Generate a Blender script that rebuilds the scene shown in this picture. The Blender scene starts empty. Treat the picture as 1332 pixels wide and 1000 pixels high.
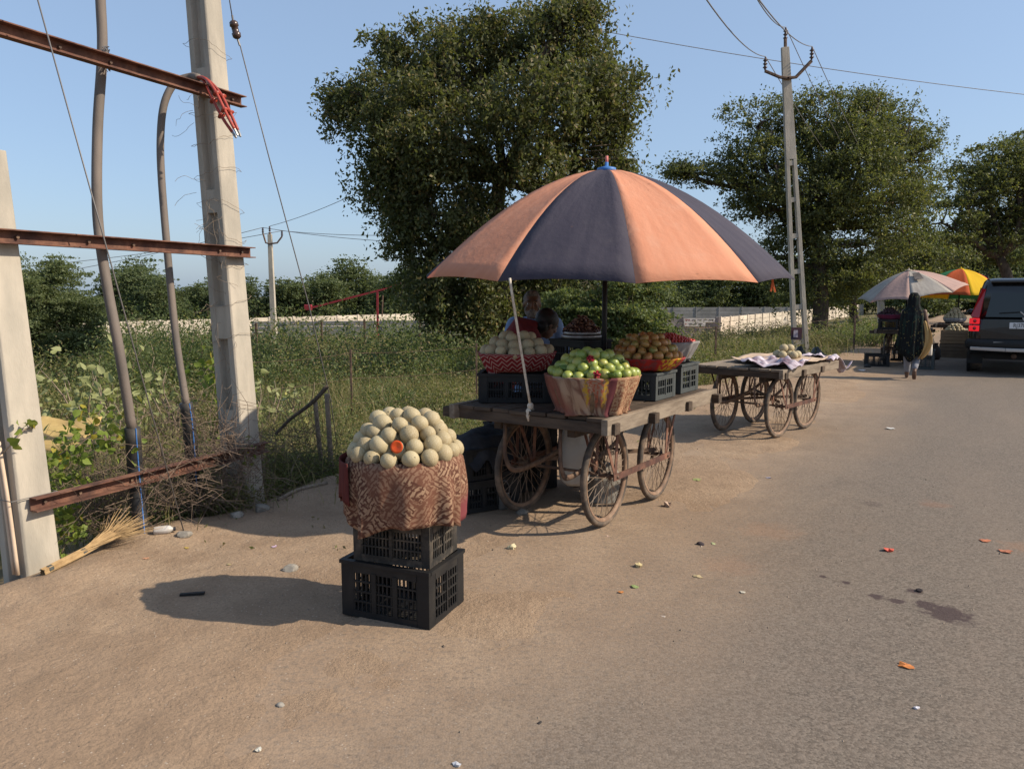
import bpy, math, random
import numpy as np
from mathutils import Vector, Matrix

random.seed(11)
RNG = np.random.default_rng(11)
PI = math.pi
SC = bpy.context.scene
COL = SC.collection

# ------------------------------------------------------------------ camera
CAM_H = 1.6
PITCH = math.atan(0.117)
cam_data = bpy.data.cameras.new('camera')
cam_data.sensor_width = 36.0
cam_data.lens = 27.03
cam_data.clip_start = 0.05
cam_data.clip_end = 3000
cam = bpy.data.objects.new('camera', cam_data)
cam.location = (0, 0, CAM_H)
cam.rotation_euler = (PI / 2 - PITCH, 0, 0)
COL.objects.link(cam)
SC.camera = cam

# ------------------------------------------------------------------ sky, sun, exposure
SUN_AZ = math.radians(100)      # clockwise from +Y
SUN_EL = math.radians(37)
world = bpy.data.worlds.new('World')
SC.world = world
world.use_nodes = True
wn = world.node_tree
wn.nodes.clear()
w_out = wn.nodes.new('ShaderNodeOutputWorld')
w_bg = wn.nodes.new('ShaderNodeBackground')
w_sky = wn.nodes.new('ShaderNodeTexSky')
w_sky.sky_type = 'NISHITA'
w_sky.sun_disc = False
w_sky.sun_elevation = SUN_EL
w_sky.sun_rotation = SUN_AZ
w_sky.altitude = 0
w_sky.air_density = 1.0
w_sky.dust_density = 1.5
w_sky.ozone_density = 3.5
w_bg.inputs['Strength'].default_value = 0.132
# an even dusty veil over the clear-sky colours, the same in every direction
w_mix = wn.nodes.new('ShaderNodeMix'); w_mix.data_type = 'RGBA'; w_mix.inputs[0].default_value = 0.58
w_mix.inputs[7].default_value = (1.80, 2.40, 3.30, 1.0)
wn.links.new(w_sky.outputs[0], w_mix.inputs[6])
wn.links.new(w_mix.outputs[2], w_bg.inputs['Color'])
wn.links.new(w_bg.outputs[0], w_out.inputs['Surface'])

sun_data = bpy.data.lights.new('sun', 'SUN')
sun_data.energy = 4.0
sun_data.angle = math.radians(0.6)
sun_data.color = (1.0, 0.88, 0.71)
sun = bpy.data.objects.new('sun', sun_data)
TO_SUN = Vector((math.sin(SUN_AZ) * math.cos(SUN_EL), math.cos(SUN_AZ) * math.cos(SUN_EL), math.sin(SUN_EL)))
sun.rotation_euler = (-TO_SUN).to_track_quat('-Z', 'Y').to_euler()
sun.location = (20, -5, 30)
COL.objects.link(sun)

vs = SC.view_settings
vs.view_transform = 'Standard'
vs.look = 'None'
vs.exposure = 0.62
vs.gamma = 1.0
vs.use_curve_mapping = False
SC.cycles.use_denoising = True
SC.cycles.max_bounces = 8
SC.cycles.transparent_max_bounces = 8

# ------------------------------------------------------------------ pixel (1332x1000 photograph) to world
CP, SP = math.cos(PITCH), math.sin(PITCH)
def ray(px, py):
    cx, cy = (px - 666) / 1000.0, (500 - py) / 1000.0
    return Vector((cx, CP + cy * SP, -SP + cy * CP))
def G(px, py, z=0.0):                 # where the pixel's ray meets height z
    d = ray(px, py)
    return Vector((0, 0, CAM_H)) + d * ((z - CAM_H) / d.z)
def P(px, py, Y):                     # where the pixel's ray reaches distance Y
    d = ray(px, py)
    return Vector((0, 0, CAM_H)) + d * (Y / d.y)

ROAD_A = math.radians(32)
UU = Vector((math.sin(ROAD_A), math.cos(ROAD_A), 0))
VV = Vector((math.cos(ROAD_A), -math.sin(ROAD_A), 0))

# ------------------------------------------------------------------ value noise
def _hash(ix, iy, seed):
    n = (ix * 374761393 + iy * 668265263 + seed * 1442695041) & 0xffffffff
    n = ((n ^ (n >> 13)) * 1274126177) & 0xffffffff
    return ((n ^ (n >> 16)) & 0xffff) / 65535.0
def vnoise(x, y, seed=0):
    x = np.asarray(x, float); y = np.asarray(y, float)
    ix = np.floor(x).astype(np.int64); iy = np.floor(y).astype(np.int64)
    fx = x - ix; fy = y - iy
    fx = fx * fx * (3 - 2 * fx); fy = fy * fy * (3 - 2 * fy)
    a = _hash(ix, iy, seed); b = _hash(ix + 1, iy, seed)
    c = _hash(ix, iy + 1, seed); d = _hash(ix + 1, iy + 1, seed)
    return (a * (1 - fx) + b * fx) * (1 - fy) + (c * (1 - fx) + d * fx) * fy
def sstep(a, b, x):
    t = np.clip((np.asarray(x, float) - a) / (b - a), 0, 1)
    return t * t * (3 - 2 * t)

def edge_s(x, y):
    """metres beyond the shoulder's outer edge (negative on the shoulder)"""
    u = UU.x * x + UU.y * y; v = VV.x * x + VV.y * y
    edge = -4.55 + 1.2 * sstep(9, 22, u) + 0.35 * (vnoise(u * 0.6, u * 0 + 3.3, 5) - 0.5) + 0.25 * (vnoise(u * 1.9, u * 0 + 8.1, 6) - 0.5)
    return edge - v
def ground_z(x, y):
    x = np.asarray(x, float); y = np.asarray(y, float)
    u = UU.x * x + UU.y * y; v = VV.x * x + VV.y * y
    s = edge_s(x, y)
    drop = -0.22 * sstep(0.0, 0.9, s) - 1.1 * sstep(0.6, 16, s) - 0.15 * sstep(20, 60, s)
    rel = sstep(-1.15, -2.3, v)
    z = drop + rel * (0.030 * (vnoise(x * 1.1, y * 1.1, 1) - 0.42) + 0.012 * (vnoise(x * 4.3, y * 4.3, 2) - 0.5) + 0.006 * (vnoise(x * 12, y * 12, 3) - 0.5))
    berm = np.exp(-((s + 0.12) / 0.28) ** 2) * (1 - sstep(8.5, 11, u))
    z = z + berm * (0.05 * vnoise(x * 3, y * 3, 4) + 0.02 * vnoise(x * 9, y * 9, 14))
    z = z + sstep(1, 4, s) * 0.25 * (vnoise(x * 0.4, y * 0.4, 7) - 0.5)
    z = z - 0.012 * (1 - rel)
    return z
def gz(x, y): return float(ground_z(x, y))
def GG(px, py):
    """pixel to terrain (marches down the ray)"""
    d = ray(px, py); o = Vector((0, 0, CAM_H))
    t = 1.0
    while t < 250:
        p = o + d * t
        if p.z <= (max(gz(p.x, p.y), -.002) if VV.x * p.x + VV.y * p.y > -2.6 else gz(p.x, p.y)): return p
        t += 0.02 if t < 12 else 0.1
    return o + d * t

# ------------------------------------------------------------------ object helpers
def link(o):
    COL.objects.link(o); return o
def tag(o, label=None, cat=None, group=None, kind=None):
    if label: o['label'] = label
    if cat: o['category'] = cat
    if group: o['group'] = group
    if kind: o['kind'] = kind
    return o
def thing(name, label, cat, loc=(0, 0, 0), rotz=0.0, group=None):
    o = bpy.data.objects.new(name, None)
    o.empty_display_size = 0.1
    o.location = loc; o.rotation_euler = (0, 0, rotz)
    link(o)
    return tag(o, label, cat, group)
def obj(name, mesh, parent=None, loc=(0, 0, 0), rot=(0, 0, 0), scale=None):
    o = bpy.data.objects.new(name, mesh)
    o.location = loc; o.rotation_euler = rot
    if scale is not None: o.scale = scale if hasattr(scale, '__len__') else (scale,) * 3
    if parent is not None: o.parent = parent
    return link(o)
def copy_tree(o, parent=None):
    kids = list(o.children)
    c = o.copy(); link(c)
    c.parent = parent
    for k in kids: copy_tree(k, c)
    return c

class MB:
    """collects shapes; mesh() makes ONE mesh"""
    def __init__(self): self.v = []; self.f = []; self.uv = []
    def add(self, vs, fs, uv=None):
        n = len(self.v)
        self.v += [tuple(p) for p in vs]
        self.f += [tuple(i + n for i in f) for f in fs]
        self.uv += ([tuple(q) for q in uv] if uv is not None else [(0, 0, 0)] * len(vs))
        return self
    def box(self, c, s, rot=None, taper=1.0):
        hx, hy, hz = s[0] / 2, s[1] / 2, s[2] / 2
        pts = []
        for z, k in ((-hz, 1.0), (hz, taper)):
            for x, y in ((-hx, -hy), (hx, -hy), (hx, hy), (-hx, hy)):
                p = Vector((x * k, y * k, z))
                if rot is not None: p = rot @ p
                pts.append(p + Vector(c))
        return self.add(pts, [(3, 2, 1, 0), (4, 5, 6, 7), (0, 1, 5, 4), (1, 2, 6, 5), (2, 3, 7, 6), (3, 0, 4, 7)])
    def bar(self, a, b, w, h, up=(0, 0, 1)):
        a, b = Vector(a), Vector(b); d = (b - a).normalized()
        u = Vector(up); sdir = d.cross(u)
        if sdir.length < 1e-4: sdir = d.cross(Vector((1, 0, 0)))
        sdir.normalize(); u = sdir.cross(d)
        pts = [p + sdir * (sx * w / 2) + u * (sz * h / 2) for p in (a, b) for sx, sz in ((-1, -1), (1, -1), (1, 1), (-1, 1))]
        return self.add(pts, [(3, 2, 1, 0), (4, 5, 6, 7), (0, 1, 5, 4), (1, 2, 6, 5), (2, 3, 7, 6), (3, 0, 4, 7)])
    def tube(self, pts, rad, n=8, caps=True, side=None, closed=False):
        pts = [Vector(p) for p in pts]; m = len(pts)
        if not hasattr(rad, '__len__'): rad = [rad] * m
        vs, fs = [], []
        prev = None
        for i, p in enumerate(pts):
            if closed: t = pts[(i + 1) % m] - pts[i - 1]
            else: t = pts[min(i + 1, m - 1)] - pts[max(i - 1, 0)]
            t.normalize()
            ref = Vector(side) if side is not None else (prev if prev is not None else (Vector((0, 0, 1)) if abs(t.z) < 0.9 else Vector((1, 0, 0))))
            a = ref - t * ref.dot(t)
            if a.length < 1e-5: a = t.orthogonal()
            a.normalize(); b = t.cross(a); prev = a
            r = rad[i]; ra, rb = (r if hasattr(r, '__len__') else (r, r))
            for k in range(n):
                q = 2 * PI * k / n
                vs.append(p + a * (ra * math.cos(q)) + b * (rb * math.sin(q)))
        for i in range(m if closed else m - 1):
            for k in range(n):
                j = (i + 1) % m
                fs.append((i * n + k, i * n + (k + 1) % n, j * n + (k + 1) % n, j * n + k))
        if caps and not closed:
            fs.append(tuple(range(n - 1, -1, -1))); fs.append(tuple((m - 1) * n + k for k in range(n)))
        return self.add(vs, fs)
    def lathe(self, prof, n=24, c=(0, 0, 0), axis='z', fold=None, cap0=False, cap1=False, a0=0.0):
        vs, fs, uv = [], [], []
        m = len(prof); N = n + 1
        for i, (r, z) in enumerate(prof):
            for k in range(N):
                q = a0 + 2 * PI * k / n
                rr, zz = (r, z)
                if fold: rr, zz = fold(q, i / (m - 1), r, z)
                x, y, w = rr * math.cos(q), rr * math.sin(q), zz
                if axis == 'x': x, y, w = w, x, y
                elif axis == 'y': x, y, w = x, w, y
                vs.append((c[0] + x, c[1] + y, c[2] + w)); uv.append((k / n, i / (m - 1), 0))
        for i in range(m - 1):
            for k in range(n):
                fs.append((i * N + k, i * N + k + 1, (i + 1) * N + k + 1, (i + 1) * N + k))
        if cap0: fs.append(tuple(range(n - 1, -1, -1)))
        if cap1: fs.append(tuple((m - 1) * N + k for k in range(n)))
        return self.add(vs, fs, uv)
    def ball(self, c, r, n=12, m=8, rot=None):
        if not hasattr(r, '__len__'): r = (r, r, r)
        vs = []; fs = []
        def put(x, y, z):
            p = Vector((x * r[0], y * r[1], z * r[2]))
            if rot is not None: p = rot @ p
            vs.append(p + Vector(c))
        put(0, 0, -1)
        for i in range(1, m):
            th = PI * i / m
            for k in range(n):
                q = 2 * PI * k / n
                put(math.sin(th) * math.cos(q), math.sin(th) * math.sin(q), -math.cos(th))
        put(0, 0, 1)
        for k in range(n): fs.append((0, 1 + (k + 1) % n, 1 + k))
        for i in range(m - 2):
            for k in range(n):
                a = 1 + i * n
                fs.append((a + k, a + (k + 1) % n, a + n + (k + 1) % n, a + n + k))
        a = 1 + (m - 2) * n; t = len(vs) - 1
        for k in range(n): fs.append((a + k, a + (k + 1) % n, t))
        return self.add(vs, fs)
    def prism(self, poly, a, b, xdir, ydir, s0=1.0, s1=1.0):
        """extrude a 2D polygon from point a to point b"""
        a, b, xd, yd = Vector(a), Vector(b), Vector(xdir), Vector(ydir)
        n = len(poly)
        pts = [a + xd * (x * s0) + yd * (y * s0) for x, y in poly] + [b + xd * (x * s1) + yd * (y * s1) for x, y in poly]
        return self.add(pts, [tuple(range(n - 1, -1, -1)), tuple(range(n, 2 * n))] + [(i, (i + 1) % n, n + (i + 1) % n, n + i) for i in range(n)])
    def shift(self, d):
        d = Vector(d); self.v = [tuple(Vector(p) - d) for p in self.v]; return self
    def mesh(self, name, mat=None, smooth=False):
        me = bpy.data.meshes.new(name)
        me.from_pydata(self.v, [], self.f)
        at = me.attributes.new('uvw', 'FLOAT_VECTOR', 'POINT')
        at.data.foreach_set('vector', np.array(self.uv, dtype=np.float32).ravel())
        if smooth: me.polygons.foreach_set('use_smooth', [True] * len(me.polygons))
        if mat is not None: me.materials.append(mat)
        me.update()
        return me
    def build(self, name, mat, parent=None, smooth=False, bevel=0.0, loc=(0, 0, 0), rot=(0, 0, 0), thick=0.0):
        o = obj(name, self.mesh(name, mat, smooth), parent, loc, rot)
        if thick:
            m = o.modifiers.new('thickness', 'SOLIDIFY'); m.thickness = thick; m.offset = 0
        if bevel:
            m = o.modifiers.new('bevel', 'BEVEL'); m.width = bevel; m.segments = 2; m.limit_method = 'ANGLE'
        return o

def np_mesh(name, V, F, mat, k=4):
    me = bpy.data.meshes.new(name)
    nf = len(F)
    me.vertices.add(len(V)); me.vertices.foreach_set('co', np.asarray(V, np.float32).ravel())
    me.loops.add(nf * k); me.loops.foreach_set('vertex_index', np.asarray(F, np.int32).ravel())
    me.polygons.add(nf); me.polygons.foreach_set('loop_start', np.arange(0, nf * k, k, dtype=np.int32))
    me.update(calc_edges=True)
    if mat is not None: me.materials.append(mat)
    return me

def leaf_arrays(C, size, droop=0.3, aspect=0.45, flat=0.0, rng=RNG):
    """one folded diamond leaf at every centre"""
    n = len(C); size = np.broadcast_to(np.asarray(size, float), (n,))
    d = rng.normal(size=(n, 3)); d[:, 2] -= droop
    d /= np.linalg.norm(d, axis=1)[:, None]
    r = rng.normal(size=(n, 3)); r[:, 2] *= (1 - flat)
    s = np.cross(d, r); s /= (np.linalg.norm(s, axis=1)[:, None] + 1e-9)
    nn = np.cross(s, d)
    L = size[:, None]
    base = C - d * L * 0.5; tip = C + d * L * 0.5
    lft = C + s * L * aspect * 0.5 + nn * L * 0.10; rgt = C - s * L * aspect * 0.5 + nn * L * 0.10
    V = np.stack([base, lft, tip, rgt], 1).reshape(-1, 3)
    F = np.arange(n * 4).reshape(n, 4)
    return V, F

def broad_leaf_arrays(C, size, droop=0.3, aspect=0.8, rng=RNG):
    """rounded, pointed leaf of two halves folded along the midrib"""
    n = len(C); size = np.broadcast_to(np.asarray(size, float), (n,))
    d = rng.normal(size=(n, 3)); d[:, 2] -= droop; d /= np.linalg.norm(d, axis=1)[:, None]
    s = np.cross(d, rng.normal(size=(n, 3))); s /= (np.linalg.norm(s, axis=1)[:, None] + 1e-9)
    nn = np.cross(s, d); L = size[:, None]; V = []
    pts = [(-.42, 0), (-.5, .22), (-.30, .46), (.02, .44), (.30, .22), (.55, 0)]
    for a, w in pts: V.append(C + d * L * a + s * L * (w * aspect) + nn * L * (.16 * w - .12 * a * a))
    for a, w in pts[1:5]: V.append(C + d * L * a - s * L * (w * aspect) + nn * L * (.16 * w - .12 * a * a))
    V = np.stack(V, 1).reshape(-1, 3); i = np.arange(n)[:, None] * 10
    F = np.concatenate([i + np.array([[0, 1, 2, 3]]), i + np.array([[0, 3, 4, 5]]), i + np.array([[0, 7 + 1, 7, 6]]), i + np.array([[0, 5, 9, 8]])])
    return V, F

# ------------------------------------------------------------------ materials
def new_mat(name):
    m = bpy.data.materials.new(name); m.use_nodes = True
    nt = m.node_tree
    b = nt.nodes['Principled BSDF']
    return m, nt, b
class N:
    def __init__(self, nt): self.nt = nt
    def node(self, t, **kw):
        n = self.nt.nodes.new(t)
        for k, v in kw.items(): setattr(n, k, v)
        return n
    def put(self, sock, v):
        if isinstance(v, bpy.types.NodeSocket): self.nt.links.new(v, sock)
        elif v is not None: sock.default_value = v
    def math(self, op, a, b=None, c=None, clamp=False):
        n = self.node('ShaderNodeMath', operation=op, use_clamp=clamp)
        self.put(n.inputs[0], a)
        if b is not None: self.put(n.inputs[1], b)
        if c is not None: self.put(n.inputs[2], c)
        return n.outputs[0]
    def vmath(self, op, a, b=None, scale=None):
        n = self.node('ShaderNodeVectorMath', operation=op)
        self.put(n.inputs[0], a)
        if b is not None: self.put(n.inputs[1], b)
        if scale is not None: self.put(n.inputs['Scale'], scale)
        return n.outputs['Value'] if op in ('DOT_PRODUCT', 'LENGTH', 'DISTANCE') else n.outputs[0]
    def noise(self, vec, scale, detail=4, rough=0.55, dist=0.0):
        n = self.node('ShaderNodeTexNoise')
        if vec is not None: self.put(n.inputs['Vector'], vec)
        n.inputs['Scale'].default_value = scale; n.inputs['Detail'].default_value = detail
        n.inputs['Roughness'].default_value = rough; n.inputs['Distortion'].default_value = dist
        return n.outputs[0]
    def voro(self, vec, scale, feature='F1', rnd=1.0, out='Distance'):
        n = self.node('ShaderNodeTexVoronoi', feature=feature)
        if vec is not None: self.put(n.inputs['Vector'], vec)
        n.inputs['Scale'].default_value = scale; n.inputs['Randomness'].default_value = rnd
        return n.outputs[out]
    def ramp(self, fac, lo, hi, c0=0.0, c1=1.0):
        n = self.node('ShaderNodeMapRange', interpolation_type='SMOOTHSTEP')
        self.put(n.inputs['Value'], fac)
        for i, v in zip((1, 2, 3, 4), (lo, hi, c0, c1)): n.inputs[i].default_value = v
        return n.outputs[0]
    def mix(self, fac, a, b, blend='MIX'):
        n = self.node('ShaderNodeMix', data_type='RGBA', blend_type=blend)
        self.put(n.inputs[0], fac); self.put(n.inputs[6], c4(a)); self.put(n.inputs[7], c4(b))
        return n.outputs[2]
    def bump(self, h, strength=0.3, dist=0.01, normal=None):
        n = self.node('ShaderNodeBump')
        n.inputs['Strength'].default_value = strength; n.inputs['Distance'].default_value = dist
        self.put(n.inputs['Height'], h)
        if normal is not None: self.put(n.inputs['Normal'], normal)
        return n.outputs[0]
    def pos(self): return self.node('ShaderNodeNewGeometry').outputs['Position']
    def island(self): return self.node('ShaderNodeNewGeometry').outputs['Random Per Island']
    def objpos(self): return self.node('ShaderNodeTexCoord').outputs['Object']
    def rnd(self): return self.node('ShaderNodeObjectInfo').outputs['Random']
    def attr(self, name, out='Vector'): return self.node('ShaderNodeAttribute', attribute_name=name).outputs[out]
    def sep(self, v):
        n = self.node('ShaderNodeSeparateXYZ'); self.put(n.inputs[0], v); return n.outputs
    def comb(self, x=0.0, y=0.0, z=0.0):
        n = self.node('ShaderNodeCombineXYZ')
        for i, q in enumerate((x, y, z)): self.put(n.inputs[i], q)
        return n.outputs[0]
def c4(c):
    if isinstance(c, bpy.types.NodeSocket): return c
    return (c[0], c[1], c[2], 1.0)

def M(name, c1, c2=None, scale=6.0, rough=0.75, metal=0.0, spec=0.3, bump=0.0, bscale=40.0, bdist=0.005, var=0.0, dust=None, dustamt=0.5, coords='obj', stretch=None):
    m, nt, b = new_mat(name); n = N(nt)
    vec = n.objpos() if coords == 'obj' else n.pos()
    if stretch: vec = n.vmath('MULTIPLY', vec, stretch)
    col = c4(c1)
    if c2 is not None: col = n.mix(n.ramp(n.noise(vec, scale, 5), 0.35, 0.68), c1, c2)
    if dust is not None: col = n.mix(n.math('MULTIPLY', n.ramp(n.noise(vec, scale * 0.6, 6, 0.65), 0.42, 0.7), dustamt), col, dust)
    if var:
        k = n.math('MULTIPLY_ADD', n.rnd(), var, 1 - var / 2)
        hs = n.node('ShaderNodeHueSaturation'); n.put(hs.inputs['Value'], k); n.put(hs.inputs['Color'], col)
        col = hs.outputs[0]
    n.put(b.inputs['Base Color'], col)
    b.inputs['Roughness'].default_value = rough; b.inputs['Metallic'].default_value = metal
    b.inputs['Specular IOR Level'].default_value = spec
    if bump: n.put(b.inputs['Normal'], n.bump(n.noise(vec, bscale, 4, 0.6), bump, bdist))
    return m

def leaf_mat(name, c1, c2, c3=None, trans=0.35, rough=0.55, f3=0.12):
    m, nt, b = new_mat(name); n = N(nt)
    r = n.island()
    col = n.mix(r, c1, c2)
    if c3 is not None:
        r2 = n.math('FRACT', n.math('MULTIPLY', r, 37.3))
        col = n.mix(n.math('LESS_THAN', r2, f3), col, c3)
    n.put(b.inputs['Base Color'], col)
    b.inputs['Roughness'].default_value = rough
    b.inputs['Specular IOR Level'].default_value = 0.25
    tr = n.node('ShaderNodeBsdfTranslucent'); n.put(tr.inputs['Color'], n.mix(0.35, col, (0.35, 0.42, 0.06)))
    mx = n.node('ShaderNodeMixShader'); mx.inputs[0].default_value = trans
    out = nt.nodes['Material Output']
    nt.links.new(b.outputs[0], mx.inputs[1]); nt.links.new(tr.outputs[0], mx.inputs[2]); nt.links.new(mx.outputs[0], out.inputs['Surface'])
    return m

def cloth_mat(m, trans=0.2):
    nt = m.node_tree; n = N(nt); b = nt.nodes['Principled BSDF']
    tr = n.node('ShaderNodeBsdfTranslucent')
    if b.inputs['Base Color'].is_linked: nt.links.new(b.inputs['Base Color'].links[0].from_socket, tr.inputs['Color'])
    else: tr.inputs['Color'].default_value = b.inputs['Base Color'].default_value
    mx = n.node('ShaderNodeMixShader'); mx.inputs[0].default_value = trans
    out = nt.nodes['Material Output']
    nt.links.new(b.outputs[0], mx.inputs[1]); nt.links.new(tr.outputs[0], mx.inputs[2]); nt.links.new(mx.outputs[0], out.inputs['Surface'])
    return m

# ================================================================== SETTING
def dirt_color(n, pos):
    big = n.noise(pos, 0.55, 4); mid = n.noise(pos, 3.2, 6, 0.62); fine = n.noise(pos, 75, 5, 0.75)
    col = n.mix(n.ramp(big, 0.35, 0.7), (0.305, 0.212, 0.141), (0.368, 0.268, 0.182))
    col = n.mix(n.ramp(mid, 0.35, 0.75), col, (0.258, 0.178, 0.118))
    col = n.mix(n.math('MULTIPLY', n.ramp(fine, 0.42, 0.72), 0.75), col, (0.185, 0.134, 0.092))
    speck = n.voro(pos, 42)
    gate = n.ramp(n.noise(pos, 2.2, 3), 0.52, 0.66)
    col = n.mix(n.math('MULTIPLY', n.math('LESS_THAN', speck, 0.16), n.math('MULTIPLY', gate, 0.75)), col, (0.10, 0.072, 0.05))
    pale = n.voro(pos, 27)
    col = n.mix(n.math('MULTIPLY', n.math('LESS_THAN', pale, 0.10), 0.6), col, (0.50, 0.42, 0.34))
    return col, mid, fine

def ground_material():
    m, nt, b = new_mat('ground_soil'); n = N(nt)
    pos = n.pos()
    col, mid, fine = dirt_color(n, pos)
    s = n.attr('edge', 'Fac')
    fld = n.ramp(n.math('ADD', s, n.math('MULTIPLY', n.math('SUBTRACT', n.noise(pos, 2.5, 4), 0.5), 0.9)), 0.1, 1.1)
    soil = n.mix(n.ramp(n.noise(pos, 0.9, 5), 0.35, 0.7), (0.115, 0.095, 0.05), (0.13, 0.125, 0.05))
    soil = n.mix(n.ramp(n.noise(pos, 0.25, 3), 0.45, 0.7), soil, (0.20, 0.145, 0.085))
    # bare reddish track by the wall corner
    p = G(960, 447, -1.3)
    dx = n.vmath('DISTANCE', n.vmath('MULTIPLY', pos, (0.5, 1.0, 0)), (p.x * 0.5, p.y, 0))
    soil = n.mix(n.ramp(n.math('ADD', dx, n.math('MULTIPLY', n.noise(pos, 0.5, 4), 4.0)), 6.5, 8.5, 1, 0), soil, (0.36, 0.20, 0.12))
    n.put(b.inputs['Base Color'], n.mix(fld, col, soil))
    b.inputs['Roughness'].default_value = 0.95; b.inputs['Specular IOR Level'].default_value = 0.1
    h = n.math('ADD', n.math('MULTIPLY', mid, 1.0), n.math('MULTIPLY', fine, 0.30))
    h = n.math('ADD', h, n.math('MULTIPLY', n.noise(pos, 17, 5, 0.65), 0.7))
    n.put(b.inputs['Normal'], n.bump(h, 0.8, 0.025))
    return m

def road_material():
    m, nt, b = new_mat('dusty_asphalt'); n = N(nt)
    pos = n.pos()
    dirt, mid, fine = dirt_color(n, pos)
    v = n.vmath('DOT_PRODUCT', pos, tuple(VV)); u = n.vmath('DOT_PRODUCT', pos, tuple(UU))
    stone = n.voro(pos, 105, out='Color')
    g = n.sep(stone)[0]
    asp = n.mix(g, (0.075, 0.064, 0.054), (0.190, 0.160, 0.132))
    asp = n.mix(n.ramp(n.noise(pos, 9, 5, 0.6), 0.3, 0.7), asp, n.mix(g, (0.09, 0.075, 0.062), (0.19, 0.156, 0.128)))
    asp = n.mix(n.math('MULTIPLY', n.ramp(n.noise(n.comb(v, n.math('MULTIPLY', u, 0.22)), 1.1, 4), 0.4, 0.75), 0.35), asp, (0.215, 0.165, 0.125))
    # dust thinning away from the verge
    q = n.math('ADD', v, n.math('MULTIPLY', n.math('SUBTRACT', n.noise(n.comb(v, n.math('MULTIPLY', u, 0.4)), 0.9, 6, 0.6), 0.5), 1.7))
    dust = n.ramp(q, -2.2, -0.55, 1.0, 0.10)
    dust2 = n.math('MULTIPLY', dust, n.ramp(n.noise(pos, 34, 4, 0.7), 0.25, 0.6, 0.35, 1.0))
    col = n.mix(dust2, asp, dirt)
    # dark wet stains
    stain = None
    for px, py, r in ((1232, 797, .145), (1205, 786, .075), (1166, 781, .05), (1140, 775, .05), (1100, 757, .03), (1070, 749, .03), (1190, 768, .05), (1135, 655, .10), (1250, 806, .10)):
        c = G(px, py)
        d = n.vmath('DISTANCE', n.vmath('MULTIPLY', pos, (1, 1, 0)), (c.x, c.y, 0))
        k = n.ramp(n.math('ADD', n.math('DIVIDE', d, r), n.math('MULTIPLY', n.noise(pos, 22, 4, 0.65), 1.5)), 1.25, 1.7, 0.8 if r != .10 else 0.3, 0)
        stain = k if stain is None else n.math('MAXIMUM', stain, k)
    col = n.mix(stain, col, (0.045, 0.028, 0.03))
    for px, py, r, cc in ((1215, 655, .16, (0.30, 0.13, 0.07)), (1000, 690, .3, (0.30, 0.15, 0.08)), (950, 735, .25, (0.28, 0.15, 0.09)), (1330, 712, .2, (0.33, 0.15, 0.07))):
        c = G(px, py); d = n.vmath('DISTANCE', n.vmath('MULTIPLY', pos, (1, 1, 0)), (c.x, c.y, 0))
        k = n.ramp(n.math('ADD', n.math('DIVIDE', d, r), n.math('MULTIPLY', n.noise(pos, 9, 5, 0.7), 2.0)), 1.2, 1.9, 0.2, 0)
        col = n.mix(k, col, cc)
    n.put(b.inputs['Base Color'], col)
    b.inputs['Roughness'].default_value = 0.9; b.inputs['Specular IOR Level'].default_value = 0.2
    h = n.math('ADD', n.math('MULTIPLY', n.voro(pos, 105), -0.6), n.math('MULTIPLY', n.noise(pos, 45, 4, 0.7), 0.8))
    n.put(b.inputs['Normal'], n.bump(h, 0.32, 0.006))
    return m

def axis_lines(lo, d0, d1, hi, step, grow=1.18):
    a = list(np.arange(d0, d1, step)); x, st = d0, step
    left = []
    while x > lo: st *= grow; x -= st; left.append(x)
    x, st = a[-1], step; right = []
    while x < hi: st *= grow; x += st; right.append(x)
    return np.array(left[::-1] + a + right)
def build_ground():
    us = axis_lines(-60, 1.0, 11.0, 900, 0.05, 1.06); vs_ = axis_lines(-700, -7.2, -1.0, 500, 0.05, 1.07)
    A, B = np.meshgrid(us, vs_, indexing='ij')
    X = UU.x * A + VV.x * B; Y = UU.y * A + VV.y * B
    Z = ground_z(X, Y)
    V = np.stack([X, Y, Z], -1).reshape(-1, 3)
    nu, nv = A.shape
    i = (np.arange(nu - 1)[:, None] * nv + np.arange(nv - 1)[None, :]).ravel()
    F = np.stack([i, i + 1, i + nv + 1, i + nv], 1)[:, ::-1]
    me = np_mesh('ground', V, F, ground_material())
    me.polygons.foreach_set('use_smooth', np.ones(len(F), bool))
    at = me.attributes.new('edge', 'FLOAT', 'POINT')
    at.data.foreach_set('value', edge_s(V[:, 0], V[:, 1]).astype(np.float32))
    o = obj('ground', me); tag(o, 'dusty brown roadside shoulder dropping to a weedy field', 'ground', kind='structure')
def build_road():
    us = axis_lines(-60, 0, 40, 900, 2.0, 1.3); vs_ = [-2.6, -1.6, -0.6, 0.4, 2, 4, 5.6]
    V = []; F = []
    for a in us:
        for v in vs_:
            p = UU * a + VV * (v + max(0, a - 42) ** 2 / 70); V.append((p.x, p.y, -0.002))
    k = len(vs_)
    for i in range(len(us) - 1):
        for j in range(k - 1): F.append((i * k + j, (i + 1) * k + j, (i + 1) * k + j + 1, i * k + j + 1)[::-1])
    mb = MB(); mb.add(V, F)
    o = mb.build('road', road_material()); tag(o, 'dusty grey asphalt road running past the fruit carts', 'road', kind='structure')
build_ground(); build_road()

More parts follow.
